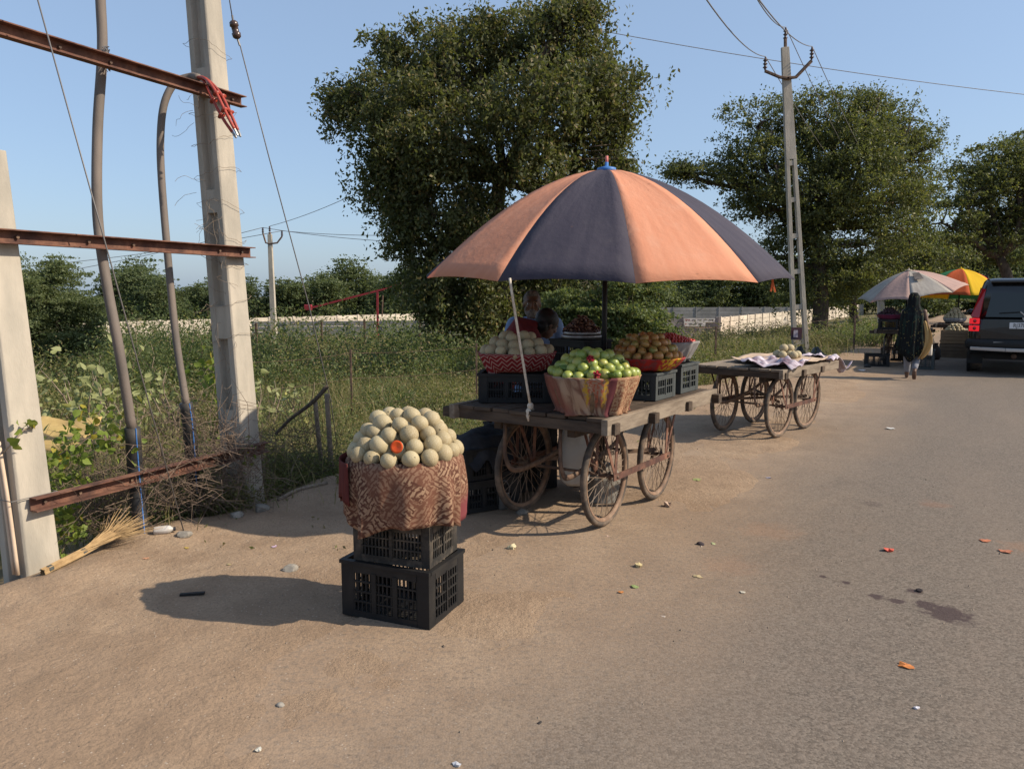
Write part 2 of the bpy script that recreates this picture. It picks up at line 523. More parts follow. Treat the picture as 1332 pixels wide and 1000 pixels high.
# common materials
MAT = {}
MAT['concrete'] = M('weathered_concrete', (0.44, 0.39, 0.32), (0.33, 0.30, 0.25), 5, 0.9, bump=0.5, bscale=30, bdist=0.01, dust=(0.22, 0.20, 0.17), dustamt=0.5, stretch=(1, 1, 0.3))
MAT['rust'] = M('rusty_steel', (0.125, 0.055, 0.038), (0.06, 0.032, 0.026), 9, 0.85, bump=0.4, bscale=60, dust=(0.27, 0.135, 0.085), dustamt=0.7)
MAT['rust_dark'] = M('dull_rusted_iron', (0.11, 0.065, 0.045), (0.06, 0.042, 0.034), 14, 0.8, bump=0.3, bscale=70, dust=(0.26, 0.17, 0.11), dustamt=0.6)
MAT['tyre'] = M('dusty_tyre_rubber', (0.055, 0.046, 0.04), (0.10, 0.078, 0.06), 12, 0.9, bump=0.3, bscale=120, dust=(0.27, 0.185, 0.125), dustamt=0.55)
MAT['rim'] = M('dusty_rusted_rim', (0.20, 0.12, 0.075), (0.12, 0.075, 0.05), 14, 0.7, dust=(0.30, 0.20, 0.135), dustamt=0.6)
MAT['spoke'] = M('dull_spoke_wire', (0.17, 0.12, 0.085), None, rough=0.6)
MAT['wood'] = M('weathered_grey_wood', (0.25, 0.20, 0.15), (0.15, 0.115, 0.085), 7, 0.9, bump=0.6, bscale=25, bdist=0.006, stretch=(3, 0.5, 3), var=0.35)
MAT['wood_dark'] = M('dark_old_wood', (0.085, 0.06, 0.042), (0.045, 0.033, 0.025), 8, 0.9, bump=0.5, bscale=25, stretch=(0.6, 3, 3), var=0.4)
MAT['crate'] = M('black_crate_plastic', (0.011, 0.011, 0.012), (0.017, 0.017, 0.017), 6, 0.55, spec=0.25, bump=0.15, bscale=30, dust=(0.06, 0.05, 0.04), dustamt=0.30)
MAT['crate_dusty'] = M('dusty_crate_plastic', (0.022, 0.021, 0.02), (0.045, 0.039, 0.033), 7, 0.75, spec=.2, bump=0.15, bscale=30, dust=(0.22, 0.175, 0.13), dustamt=0.75)
MAT['crate_grey'] = M('grey_crate_plastic', (0.062, 0.070, 0.070), (0.035, 0.04, 0.04), 6, 0.6, spec=.25, dust=(0.13, 0.11, 0.09), dustamt=0.3)
MAT['black'] = M('black_plastic', (0.014, 0.014, 0.015), None, rough=0.5)
MAT['blackrope'] = M('frayed_rope', (0.62, 0.55, 0.45), (0.45, 0.38, 0.3), 30, 0.95)
MAT['steel'] = M('dull_steel', (0.38, 0.37, 0.36), (0.25, 0.24, 0.23), 10, 0.45, metal=0.8)
MAT['wire'] = M('grey_wire', (0.16, 0.15, 0.145), None, rough=0.5, metal=0.3)
MAT['cable'] = M('sun_greyed_cable', (0.165, 0.135, 0.115), (0.115, 0.098, 0.086), 5, 0.75, bump=0.2, bscale=50, stretch=(1, 1, .4))
MAT['porcelain'] = M('brown_porcelain', (0.06, 0.035, 0.028), None, rough=0.25, spec=0.5)
MAT['bark'] = M('grey_brown_bark', (0.10, 0.075, 0.055), (0.055, 0.042, 0.032), 6, 0.95, bump=0.8, bscale=14, bdist=0.03, stretch=(2, 2, 0.5))
MAT['stick'] = M('dry_stick', (0.27, 0.21, 0.155), (0.17, 0.13, 0.095), 18, 0.9, bump=0.4, bscale=40)
MAT['stone'] = M('grey_stone', (0.26, 0.235, 0.2), (0.17, 0.155, 0.135), 15, 0.95, bump=0.5, bscale=50, var=0.4)
MAT['white_paint'] = M('off_white_plastic', (0.62, 0.58, 0.51), (0.52, 0.47, 0.4), 9, 0.5)

def smooth_pts(pts, k=6):
    """Catmull-Rom"""
    pts = [Vector(p) for p in pts]; out = []
    Q = [pts[0] * 2 - pts[1]] + pts + [pts[-1] * 2 - pts[-2]]
    for i in range(1, len(Q) - 2):
        a, b, c, d = Q[i - 1], Q[i], Q[i + 1], Q[i + 2]
        for j in range(k):
            t = j / k
            out.append(0.5 * ((2 * b) + (c - a) * t + (2 * a - 5 * b + 4 * c - d) * t * t + (3 * b - a - 3 * c + d) * t ** 3))
    out.append(pts[-1]); return out

# ================================================================== PRECAST WALLS
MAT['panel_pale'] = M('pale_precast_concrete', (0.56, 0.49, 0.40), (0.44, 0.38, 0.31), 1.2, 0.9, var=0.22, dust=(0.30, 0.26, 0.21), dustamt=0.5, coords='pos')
MAT['panel_shaded'] = M('shaded_precast_concrete', (0.27, 0.26, 0.25), (0.20, 0.195, 0.185), 1.0, 0.9, var=0.2, coords='pos')  # darker copy of the precast concrete, the walls' shade painted into its colour
def precast_wall(label, a, b, base_a, base_b, h, mat, rows=5, bay=2.1, group=None):
    a, b = Vector((a[0], a[1], 0)), Vector((b[0], b[1], 0))
    d = b - a; L = d.length; d.normalize(); nb = max(1, round(L / bay)); w = L / nb
    ang = math.atan2(d.y, d.x)
    t = thing('precast_wall', label, 'wall', (a.x, a.y, base_a), ang, group)
    ph = h / rows
    pm = MB().box((0, 0, 0), (w - 0.10, 0.05, ph - 0.022)).mesh('panel', mat)
    cm = MB().box((0, 0, 0), (0.14, 0.15, h + 0.30)).mesh('post', mat)
    for i in range(nb + 1):
        z0 = (base_b - base_a) * i / nb
        obj('post', cm, t, (i * w, 0, z0 + h / 2 - 0.11))
        if i < nb:
            zc = (base_b - base_a) * (i + 0.5) / nb
            for r in range(rows): obj('panel', pm, t, ((i + 0.5) * w, 0.01 * random.uniform(-1, 1), zc + ph * (r + 0.5)), (random.uniform(-.006, .006), 0, 0))
    return t
CORNER = G(936, 443, -1.3)
precast_wall('pale sunlit precast wall running beside the road past the reddish track', (CORNER.x, CORNER.y), (CORNER.x + .53 * 62, CORNER.y + .848 * 62), -1.45, -1.3, 1.62, MAT['panel_pale'], 5)
wall_a = precast_wall('shaded grey precast wall with the painted notice at its end', (-16.5, CORNER.y + 0.5), (CORNER.x - 0.17, CORNER.y + 0.1), -1.75, -1.45, 1.62, MAT['panel_shaded'], 5)
precast_wall('long white sunlit precast wall beyond the weedy field', (-40, 36), (-3.5, 78), -1.85, -1.75, 1.62, MAT['panel_pale'], 5)
precast_wall('far shaded grey precast wall under the trees', (8, 88), (34, 88), -1.5, -1.4, 1.6, MAT['panel_shaded'], 4, 2.6)
# painted notice on the grey wall: white bands with red and black lettering too far off to read
def notice():
    L = 2.0
    x0 = CORNER.x - 2.28; y0 = CORNER.y + 0.02
    t = thing('wall_notice', 'white painted notice with red and black lettering on the grey wall', 'sign', (x0, y0, -0.30))
    wm = M('notice_white', (0.62, 0.62, 0.58), (0.5, 0.5, 0.47), 4, 0.8); rm = M('notice_red', (0.33, 0.06, 0.05), None); km = M('notice_black', (0.03, 0.03, 0.035), None)
    MB().box((0.98, -0.006, 0.28), (1.96, 0.008, 0.25)).build('panel', wm, t)
    MB().box((0.68, -0.006, 0.02), (1.36, 0.008, 0.25)).build('panel', wm, t)
    def glyph(x, z, w, mat):
        g = MB(); g.box((x + w / 2, -0.012, z + 0.075), (w, 0.004, 0.018))
        for i in range(int(w / 0.05)):
            xx = x + 0.03 + i * 0.05; hh = random.uniform(0.05, 0.11)
            g.box((xx, -0.012, z + 0.064 - hh / 2), (0.014, 0.004, hh))
            if random.random() < 0.7: g.box((xx + 0.018, -0.0125, z + 0.06 - hh * random.uniform(.5, 1)), (0.034, 0.004, 0.016))
        g.build('lettering', mat, t)
    glyph(0.04, 0.26, 0.36, rm)
    for x, w in ((0.48, .28), (.84, .30), (1.22, .26), (1.54, .34)): glyph(x, 0.26, w, km)
    glyph(0.04, 0.0, 0.14, rm)
    for x, w in ((0.28, .28), (.62, .2), (.9, .3)): glyph(x, 0.0, w, km)
notice()

# gravel mound beyond the poles
def mound(c, r, h, label, mat, name='gravel_mound'):
    V, F = [], []
    n, m = 40, 14
    for i in range(m + 1):
        t = i / m
        for k in range(n):
            q = 2 * PI * k / n
            rr = r * t * (1 + .18 * math.sin(q * 3 + 1) + .1 * math.sin(q * 7))
            x, y = c[0] + rr * math.cos(q) * 1.6, c[1] + rr * math.sin(q)
            z = gz(x, y) - 0.06 + h * (1 - t * t) ** 1.3 * (.75 + .5 * float(vnoise(x * 2, y * 2, 9))) + .05 * float(vnoise(x * 9, y * 9, 19))
            V.append((x, y, z))
    for i in range(m):
        for k in range(n): F.append((i * n + k, (i + 1) * n + k, (i + 1) * n + (k + 1) % n, i * n + (k + 1) % n))
    o = MB().add(V, F).build(name, mat, None, True); tag(o, label, 'mound')
mound(GG(75, 520), 1.0, 0.35, 'low heap of grey gravel behind the concrete poles', M('grey_gravel', (0.16, 0.145, 0.13), (0.10, 0.09, 0.08), 20, 0.95, bump=1.0, bscale=40, bdist=0.03))
mound(G(902, 438, -1.3) + Vector((0, -2.5, 0)), 1.3, 0.75, 'heap of reddish dug earth before the grey wall', M('red_earth', (0.33, 0.19, 0.12), (0.24, 0.14, 0.09), 3, 0.95, bump=1.0, bscale=10, bdist=0.05), 'earth_mound')

# ================================================================== VEGETATION
LM = {}
LM['big'] = leaf_mat('big_tree_leaves', (0.052, 0.062, 0.024), (0.105, 0.108, 0.042), (0.17, 0.13, 0.05), 0.30, f3=0.14)
LM['right'] = leaf_mat('right_tree_leaves', (0.052, 0.066, 0.029), (0.108, 0.118, 0.046), (0.20, 0.18, 0.04), 0.33, f3=0.13)
LM['far'] = leaf_mat('far_tree_leaves', (0.068, 0.092, 0.042), (0.125, 0.15, 0.066), None, 0.32)
LM['acacia'] = leaf_mat('acacia_leaves', (0.09, 0.115, 0.05), (0.16, 0.185, 0.085), None, 0.4)
LM['bush'] = leaf_mat('bush_leaves', (0.055, 0.085, 0.03), (0.13, 0.155, 0.06), (0.2, 0.19, 0.06), 0.35, f3=0.08)
LM['dry'] = leaf_mat('dry_weed_leaves', (0.14, 0.115, 0.06), (0.24, 0.19, 0.10), (0.12, 0.13, 0.045), 0.3, f3=0.3)
LM['weed'] = leaf_mat('green_weed_leaves', (0.085, 0.10, 0.032), (0.17, 0.165, 0.06), (0.25, 0.2, 0.09), 0.35, f3=0.15)
LM['pale'] = leaf_mat('pale_milkweed_leaves', (0.24, 0.26, 0.10), (0.33, 0.34, 0.16), (0.36, 0.34, 0.1), 0.35, f3=0.1)
LM['vine'] = leaf_mat('creeper_leaves', (0.13, 0.19, 0.03), (0.24, 0.30, 0.06), (0.36, 0.30, 0.04), 0.4, f3=0.12)
LM['grass'] = leaf_mat('grass_blades', (0.085, 0.095, 0.032), (0.17, 0.15, 0.065), (0.27, 0.215, 0.115), 0.3, f3=0.3)
LM['drygrass'] = leaf_mat('dry_grass_blades', (0.22, 0.18, 0.09), (0.34, 0.27, 0.14), (0.13, 0.14, 0.05), 0.35, f3=0.2)

def branch(mb, a, b, ra, rb, wob=0.12, n=6, seg=5, sag=0.0):
    a, b = Vector(a), Vector(b); L = (b - a).length
    pts, rs = [], []
    o1 = Vector((random.uniform(-1, 1), random.uniform(-1, 1), random.uniform(-.5, .8))) * wob * L
    o2 = Vector((random.uniform(-1, 1), random.uniform(-1, 1), random.uniform(-.5, .5))) * wob * L * .6
    for i in range(seg + 1):
        t = i / seg
        p = a.lerp(b, t) + o1 * math.sin(PI * t) + o2 * math.sin(2 * PI * t) + Vector((0, 0, -sag * t * t))
        pts.append(p); rs.append(ra + (rb - ra) * t)
    mb.tube(pts, rs, n)
    return pts

def crown_tree(name, label, base, trunk_top, lobes, mat, nleaf, leaf, trunk_r=0.28, strands=0.0, limbs=9, group=None, cl_r=0.35, rng=RNG, sub_per=3, clusters_per_m3=1.5, droop=.4):
    """base, trunk_top: world points; lobes: list of (centre, (rx,ry,rz))"""
    base = Vector(base); trunk_top = Vector(trunk_top)
    t = thing(name, label, 'tree', base, 0, group)
    tr = MB()
    pts = branch(tr, base + Vector((0, 0, -0.3)), trunk_top, trunk_r, trunk_r * 0.62, 0.05, 10, 8)
    for k in range(5):
        q = 2 * PI * k / 5 + .3
        branch(tr, base + Vector((0, 0, 0.45)), base + Vector((math.cos(q) * trunk_r * 2, math.sin(q) * trunk_r * 2, -0.25)), trunk_r * .55, trunk_r * .2, .03, 6, 3)
    tr.shift(base).build('trunk', MAT['bark'], t, True)
    centres, weights = [], []
    lb = MB()
    vols = np.array([l[1][0] * l[1][1] * l[1][2] for l in lobes]); 
    for (c, r), vol in zip(lobes, vols):
        c = Vector(c)
        st = trunk_top if c.z > trunk_top.z - 0.5 else pts[5]
        br = branch(lb, st, c, trunk_r * 0.42, trunk_r * 0.16, 0.13, 7, 7)
        nsub = 5
        for k in range(nsub):
            q = rng.normal(size=3); q /= np.linalg.norm(q)
            e = c + Vector((q[0] * r[0], q[1] * r[1], q[2] * r[2])) * .62
            s0 = br[rng.integers(3, len(br))]
            b2 = branch(lb, s0, e, trunk_r * 0.16, trunk_r * 0.04, 0.15, 5, 5)
            for j in range(2):
                q = rng.normal(size=3) * .3
                branch(lb, b2[rng.integers(2, 6)], e + Vector(q), trunk_r * .06, trunk_r * .015, .15, 4, 4)
        ncl = max(14, int(vol * 4.19 * clusters_per_m3))
        q = rng.normal(size=(ncl, 3)); q /= np.linalg.norm(q, axis=1)[:, None]
        rad = rng.uniform(0.2, 1.0, size=(ncl, 1)) ** 0.6
        centres.append(np.array(c)[None, :] + q * rad * np.array(r)[None, :])
    lb.shift(base).build('limbs', MAT['bark'], t, True)
    Cc = np.concatenate(centres)
    per = max(8, int(nleaf / len(Cc)))
    n = len(Cc) * per
    sizes = rng.uniform(0.6, 1.4, len(Cc))
    off = rng.normal(size=(len(Cc), per, 3)); off /= np.linalg.norm(off, axis=2)[..., None]
    off *= rng.uniform(0, 1, (len(Cc), per, 1)) ** .5 * 1.55 * cl_r * sizes[:, None, None] * np.array([1, 1, .9])
    P3 = Cc[:, None, :] + off
    if strands > 0:
        # leaves gather on hanging strings
        ns = 7
        sid = rng.integers(0, ns, size=(len(Cc), per))
        sx = rng.normal(size=(len(Cc), ns, 2)) * cl_r
        hang = rng.uniform(0, 1, size=(len(Cc), per)) ** 0.8 * strands * rng.uniform(.3, 1.3, (len(Cc), 1))
        pick = rng.uniform(size=(len(Cc), per)) < 0.6
        gx = np.take_along_axis(sx[:, :, 0], sid, 1); gy = np.take_along_axis(sx[:, :, 1], sid, 1)
        jx = rng.normal(size=gx.shape) * .07; jy = rng.normal(size=gx.shape) * .07
        S3 = np.stack([Cc[:, None, 0] + gx + jx, Cc[:, None, 1] + gy + jy, Cc[:, None, 2] + .15 - hang], -1)
        P3 = np.where(pick[..., None], S3, P3)
    C = P3.reshape(-1, 3)
    gmin = ground_z(C[:, 0], C[:, 1]) + 0.1
    C = C[C[:, 2] > gmin]
    V, F = leaf_arrays(C, leaf * rng.uniform(.65, 1.3, len(C)), droop, 0.5)
    o = obj('crown', np_mesh('crown', V - np.array(base), F, mat), t)
    o['kind'] = 'stuff'
    return t

def lobes_px(lst, Y, dz=1.0):
    """lobes given as pixel ellipses at distance Y (+ depth offset)"""
    out = []
    for px, py, rx, ry, dy in lst:
        y = Y + dy; c = P(px, py, y); k = y / 1000.0
        out.append((c, (rx * k, max(rx, ry) * k * 0.9 * dz, ry * k)))
    return out

def build_trees():
    Y = 21.0
    b = P(655, 430, Y); base = (b.x, Y, gz(b.x, Y))
    crown_tree('tree', 'big dark drooping tree standing behind the striped umbrella cart', base, P(650, 235, Y),
        lobes_px([(600, 70, 75, 55, 0), (715, 55, 85, 55, .5), (780, 130, 55, 70, -.3), (520, 90, 60, 50, .4), (480, 140, 48, 45, -.5), (452, 128, 24, 26, .2), (560, 170, 80, 70, -1), (690, 150, 90, 70, -1.3), (790, 205, 42, 60, .3), (530, 230, 50, 60, 0), (600, 270, 70, 70, -.8), (545, 320, 40, 55, .2), (610, 370, 50, 50, -.5), (660, 330, 60, 55, .8), (740, 250, 70, 60, .4), (800, 320, 40, 60, .6), (700, 375, 70, 45, 1.0), (575, 395, 24, 28, -.4), (622, 405, 18, 26, -.7), (745, 14, 44, 26, 0), (505, 195, 40, 42, -.2), (520, 270, 34, 45, -.4), (555, 365, 34, 40, -.3), (600, 330, 55, 50, -.9), (640, 390, 40, 35, 0), (508, 235, 26, 30, .3), (570, 60, 50, 30, .3), (805, 150, 30, 40, .2)], Y),
        LM['big'], 150000, 0.122, 0.30, strands=0.95, cl_r=.29, clusters_per_m3=3.6, droop=.7)
    Y = 33.0
    b = P(1065, 425, Y); base = (b.x, Y, gz(b.x, Y))
    crown_tree('tree', 'broad spreading green tree behind the slotted concrete pole', base, P(1062, 290, Y),
        lobes_px([(985, 165, 45, 45, 0), (1010, 215, 50, 40, -1), (955, 205, 32, 30, .5), (1080, 160, 60, 42, 0), (1130, 165, 58, 40, .8), (1175, 165, 44, 30, 0), (1200, 195, 24, 30, .2), (1120, 225, 70, 55, -1.2), (1060, 245, 65, 50, -1), (1165, 265, 50, 55, -.6), (985, 270, 30, 32, 0), (915, 225, 42, 14, .2), (885, 222, 16, 9, .2), (1090, 320, 75, 60, -.5), (1010, 335, 40, 45, .4), (1060, 375, 65, 38, .4), (1130, 355, 40, 45, 0), (1195, 240, 30, 35, .6), (1040, 190, 50, 45, .5), (960, 240, 30, 30, 0), (1020, 290, 45, 40, .3), (1150, 210, 55, 45, .3), (1100, 190, 55, 40, -.6), (1180, 300, 35, 45, .2), (1075, 285, 60, 45, .3), (1000, 250, 40, 35, .6), (1040, 140, 30, 22, 0), (1130, 135, 35, 20, 0)], Y),
        LM['right'], 125000, 0.125, 0.36, strands=.35, cl_r=.42, clusters_per_m3=2.0)
    Y = 42.0
    b = P(1310, 415, Y); base = (b.x, Y, gz(b.x, Y))
    crown_tree('tree', 'dark tree with bare curved limbs beyond the parked black car', base, P(1300, 335, Y),
        lobes_px([(1290, 215, 55, 30, 0), (1340, 220, 60, 45, 0), (1260, 250, 45, 35, -1), (1320, 270, 70, 45, .5), (1225, 290, 48, 40, -.8), (1285, 320, 60, 40, .6), (1380, 280, 55, 60, 0), (1195, 310, 30, 30, 0), (1340, 200, 30, 22, .5)], Y),
        LM['right'], 75000, 0.15, 0.36, strands=.3, cl_r=.52, clusters_per_m3=1.1)
    Y = 37.0
    b = P(1112, 410, Y); base = (b.x, Y, gz(b.x, Y))
    crown_tree('tree', 'low leafy tree behind the pale patched umbrella', base, P(1112, 370, Y),
        lobes_px([(1120, 345, 40, 40, 0), (1090, 370, 30, 30, 0), (1165, 330, 45, 38, 0), (1215, 340, 50, 36, .6), (1175, 365, 40, 30, 0), (1235, 365, 40, 25, 1)], Y),
        LM['right'], 26000, 0.14, 0.24, strands=.3, cl_r=.4, clusters_per_m3=1.5)
    Y = 17.0
    b = P(800, 440, Y); base = (b.x, Y, gz(b.x, Y))
    crown_tree('shrub', 'bushy pale green shrub behind the dark fruit tray', base, P(798, 415, Y),
        lobes_px([(770, 390, 45, 40, 0), (810, 395, 45, 38, -.3), (845, 425, 36, 26, 0), (755, 425, 40, 28, .2), (815, 430, 50, 26, -.4), (725, 410, 30, 40, .4), (835, 375, 30, 20, .5)], Y),
        LM['bush'], 26000, 0.085, 0.10, strands=.1, cl_r=.22, clusters_per_m3=7)['category'] = 'shrub'
    Y = 24.0
    b = P(60, 440, Y); base = (b.x, Y, gz(b.x, Y))
    crown_tree('tree', 'feathery green thorn tree beyond the nearest concrete pole', base, P(58, 410, Y),
        lobes_px([(60, 375, 42, 38, 0), (25, 400, 40, 45, .3), (95, 410, 36, 36, -.3), (50, 430, 60, 36, -.5), (115, 425, 28, 28, 0), (10, 365, 36, 32, .5), (72, 352, 26, 18, 0), (-25, 410, 40, 50, 0), (45, 395, 50, 40, -.6), (110, 445, 30, 22, -.4), (30, 455, 50, 26, -.6)], Y),
        LM['acacia'], 80000, 0.075, 0.12, strands=.15, cl_r=.24, clusters_per_m3=7)
build_trees()

def far_trees():
    protos = []
    for k in range(4):
        rng = np.random.default_rng(40 + k)
        lob = []
        for i in range(9):
            q = rng.uniform(0, 2 * PI); r = rng.uniform(.2, 1.9)
            lob.append((Vector((r * math.cos(q), r * math.sin(q), 2.4 + rng.uniform(-1.2, 2.0) - .35 * r)), (rng.uniform(.8, 1.3), rng.uniform(.8, 1.3), rng.uniform(.7, 1.1))))
        lob += [(Vector((rng.uniform(-1.6, 1.6), rng.uniform(-1.5, 1.5), 1.0)), (1.2, 1.2, .8)) for i in range(4)]
        base = Vector((0, -300 - 10 * k, 0))
        lob = [(c + base, r) for c, r in lob]
        # built far off, then brought to its place in the row
        t = crown_tree('tree', '', base + Vector((0, 0, gz(base.x, base.y) * 0)), base + Vector((0, 0, 1.6)), lob, LM['far'], 18000, 0.19, 0.16, strands=.2, cl_r=.48, rng=rng, clusters_per_m3=3.0)
        protos.append(t)
    spots = [(10, 72, 1.0), (45, 84, 1.0), (88, 90, .8), (125, 78, .85), (168, 92, 1.65), (190, 86, 1.5), (222, 80, 1.15), (250, 90, 1.3), (272, 86, 1.2), (300, 84, .95), (330, 82, 1.15), (372, 80, 1.35), (395, 88, .95), (425, 82, 1.3), (455, 84, 1.55), (492, 86, 1.6), (520, 80, 1.3), (548, 88, 1.5), (585, 84, 1.5), (625, 90, 1.6), (680, 92, 1.6), (735, 94, 1.7), (790, 96, 1.7)]
    lab = 'leafy green tree in the row beyond the long white wall'
    used = [False] * 4
    def put(px, Y, s, label, group, i, base_z=-1.6):
        k = i % 4
        o = protos[k] if not used[k] else copy_tree(protos[k]); used[k] = True
        X = (px - 666) / 1000 * Y
        o.location = (X, Y, max(gz(X, Y), base_z) if Y < 200 else base_z)
        o.scale = (s, s, s * random.uniform(.85, 1.0)); o.rotation_euler = (0, 0, random.uniform(0, 6.28))
        tag(o, label, 'tree', group)
    i = 0
    for px, Y, s in spots:
        put(px, Y, s, lab, 'trees beyond the white wall', i); i += 1
    for px, Y, s in [(850, 92, 1.6), (885, 98, 1.75), (915, 94, 1.6), (950, 100, 1.9), (985, 96, 1.8), (1030, 104, 1.9), (1075, 100, 1.6), (1120, 110, 1.9), (1170, 100, 1.8), (1215, 110, 2.0), (1260, 100, 1.9), (1310, 95, 2.0), (1370, 90, 2.0), (1195, 62, 1.3), (1232, 66, 1.45), (1268, 64, 1.4), (1300, 68, 1.5), (1335, 64, 1.5), (1370, 66, 1.5)]:
        put(px, Y, s, 'dark leafy tree behind the far grey wall and umbrellas', 'trees behind the far grey wall', i); i += 1
far_trees()

def in_field(n, ymin, ymax, power, rng, smin=0.25):
    """random points on the field side, spread in view-angle and distance"""
    out = []
    while sum(len(o) for o in out) < n:
        k = n * 2
        y = ymin + (ymax - ymin) * rng.uniform(size=k) ** power
        ta = rng.uniform(-0.80, 0.66, k)
        x = ta * y
        s = edge_s(x, y)
        ok = s > smin + 0.25 * rng.normal(size=k)
        # keep the reddish track bare
        p = G(960, 447, -1.3)
        d = np.hypot((x - p.x) * .5, y - p.y)
        ok &= ~((d < 4.5) & (rng.uniform(size=k) < .93))
        out.append(np.stack([x[ok], y[ok]], 1))
    return np.concatenate(out)[:n]

def grass_field(name, label, n, ymin, ymax, power, hmin, hmax, wid, mat, rng, patch=None):
    XY = in_field(n, ymin, ymax, power, rng, .15)
    if patch is not None:
        k = vnoise(XY[:, 0] * .35, XY[:, 1] * .35, patch) > rng.uniform(.2, .65, len(XY)); XY = XY[k]
    n = len(XY)
    z = ground_z(XY[:, 0], XY[:, 1]) - 0.02
    far = np.clip(XY[:, 1] / 14.0, .6, 3.0)
    h = rng.uniform(hmin, hmax, n) * (0.6 + .8 * vnoise(XY[:, 0] * .5, XY[:, 1] * .5, 31))
    w = wid * far * rng.uniform(.6, 1.3, n)
    a = rng.uniform(0, 2 * PI, n); lean = rng.normal(size=(n, 2)) * .35
    dx, dy = np.cos(a) * w, np.sin(a) * w
    b1 = np.stack([XY[:, 0] - dx, XY[:, 1] - dy, z], 1); b2 = np.stack([XY[:, 0] + dx, XY[:, 1] + dy, z], 1)
    mid = np.stack([XY[:, 0] + lean[:, 0] * h * .35, XY[:, 1] + lean[:, 1] * h * .35, z + h * .6], 1)
    m1 = mid - np.stack([dx, dy, dx * 0], 1) * .7; m2 = mid + np.stack([dx, dy, dx * 0], 1) * .7
    tip = np.stack([XY[:, 0] + lean[:, 0] * h, XY[:, 1] + lean[:, 1] * h, z + h], 1)
    V = np.stack([b1, b2, m2, m1, tip, tip + 1e-4], 1).reshape(-1, 3)
    i = np.arange(n) * 6
    F = np.concatenate([np.stack([i, i + 1, i + 2, i + 3], 1), np.stack([i + 3, i + 2, i + 5, i + 4], 1)])
    o = obj(name, np_mesh(name, V, F, mat)); tag(o, label, 'grass', kind='stuff')

def weeds(name, label, nclump, per, ymin, ymax, power, rmin, rmax, leaf, mat, rng, patch=None, thr=(.35, .6), smin=.5, sel=None):
    XY = in_field(nclump, ymin, ymax, power, rng, smin)
    if sel is not None: XY = XY[sel(XY)]
    if patch is not None:
        XY = XY[vnoise(XY[:, 0] * .22, XY[:, 1] * .22, patch) > rng.uniform(thr[0], thr[1], len(XY))]
    n = len(XY)
    R = rng.uniform(rmin, rmax, n) * np.clip(XY[:, 1] / 16, .75, 1.5)
    z = ground_z(XY[:, 0], XY[:, 1])
    q = rng.normal(size=(n, per, 3)); q /= np.linalg.norm(q, axis=2)[..., None]
    q[..., 2] = np.abs(q[..., 2])
    rad = rng.uniform(.15, 1.0, size=(n, per, 1)) ** .6
    lump = 1 + .4 * np.sin(q[..., 0:1] * 5 + np.arange(n)[:, None, None]) 
    C = np.stack([XY[:, 0], XY[:, 1], z], 1)[:, None, :] + q * rad * lump * (R[:, None, None] * np.array([1, 1, 1.05]))
    sz = leaf * np.clip(np.repeat(XY[:, 1], per) / 14, .7, 2.2) * rng.uniform(.6, 1.4, n * per)
    V, F = leaf_arrays(C.reshape(-1, 3), sz, -.2, .42, rng=rng)
    o = obj(name, np_mesh(name, V, F, mat)); tag(o, label, 'weeds', kind='stuff')

rg = np.random.default_rng(5)
grass_field('grass', 'green and straw coloured grass covering the roadside field', 70000, 5.0, 48, 1.7, .08, .30, .0045, LM['grass'], rg, patch=23)
grass_field('dry_grass', 'dry straw coloured grass standing in patches in the field', 40000, 5.5, 50, 1.5, .25, .6, .004, LM['drygrass'], rg, patch=21)
weeds('green_weeds', 'low green weeds spread over the field', 1100, 130, 6.0, 40, 1.4, .16, .42, .05, LM['weed'], rg, 41)
weeds('dry_weeds', 'dry brownish weeds spread over the field', 1500, 140, 7, 47, 1.3, .22, .65, .045, LM['dry'], rg, 42, (.3, .55))
weeds('dark_weeds', 'darker green scrub growing in patches on the field', 700, 170, 7.5, 46, 1.2, .28, .75, .055, LM['bush'], rg, 43, (.42, .62))

weeds('tall_green_scrub', 'tall green scrub standing thick before the white wall', 520, 330, 16, 36, 1.0, .85, 1.45, .065, LM['bush'], rg, 51, (.2, .5), sel=lambda q: q[:, 0] < -.05 * q[:, 1])
weeds('tall_dry_scrub', 'tall brownish scrub standing thick before the walls', 460, 280, 17, 36, 1.0, .7, 1.2, .055, LM['dry'], rg, 52, (.25, .5), sel=lambda q: q[:, 0] < -.05 * q[:, 1])
weeds('leafy_weeds', 'leafy olive weeds thick on the slope beyond the shoulder', 1300, 150, 6.5, 18, 1.2, .18, .46, .045, LM['weed'], rg, 47, (.15, .5))
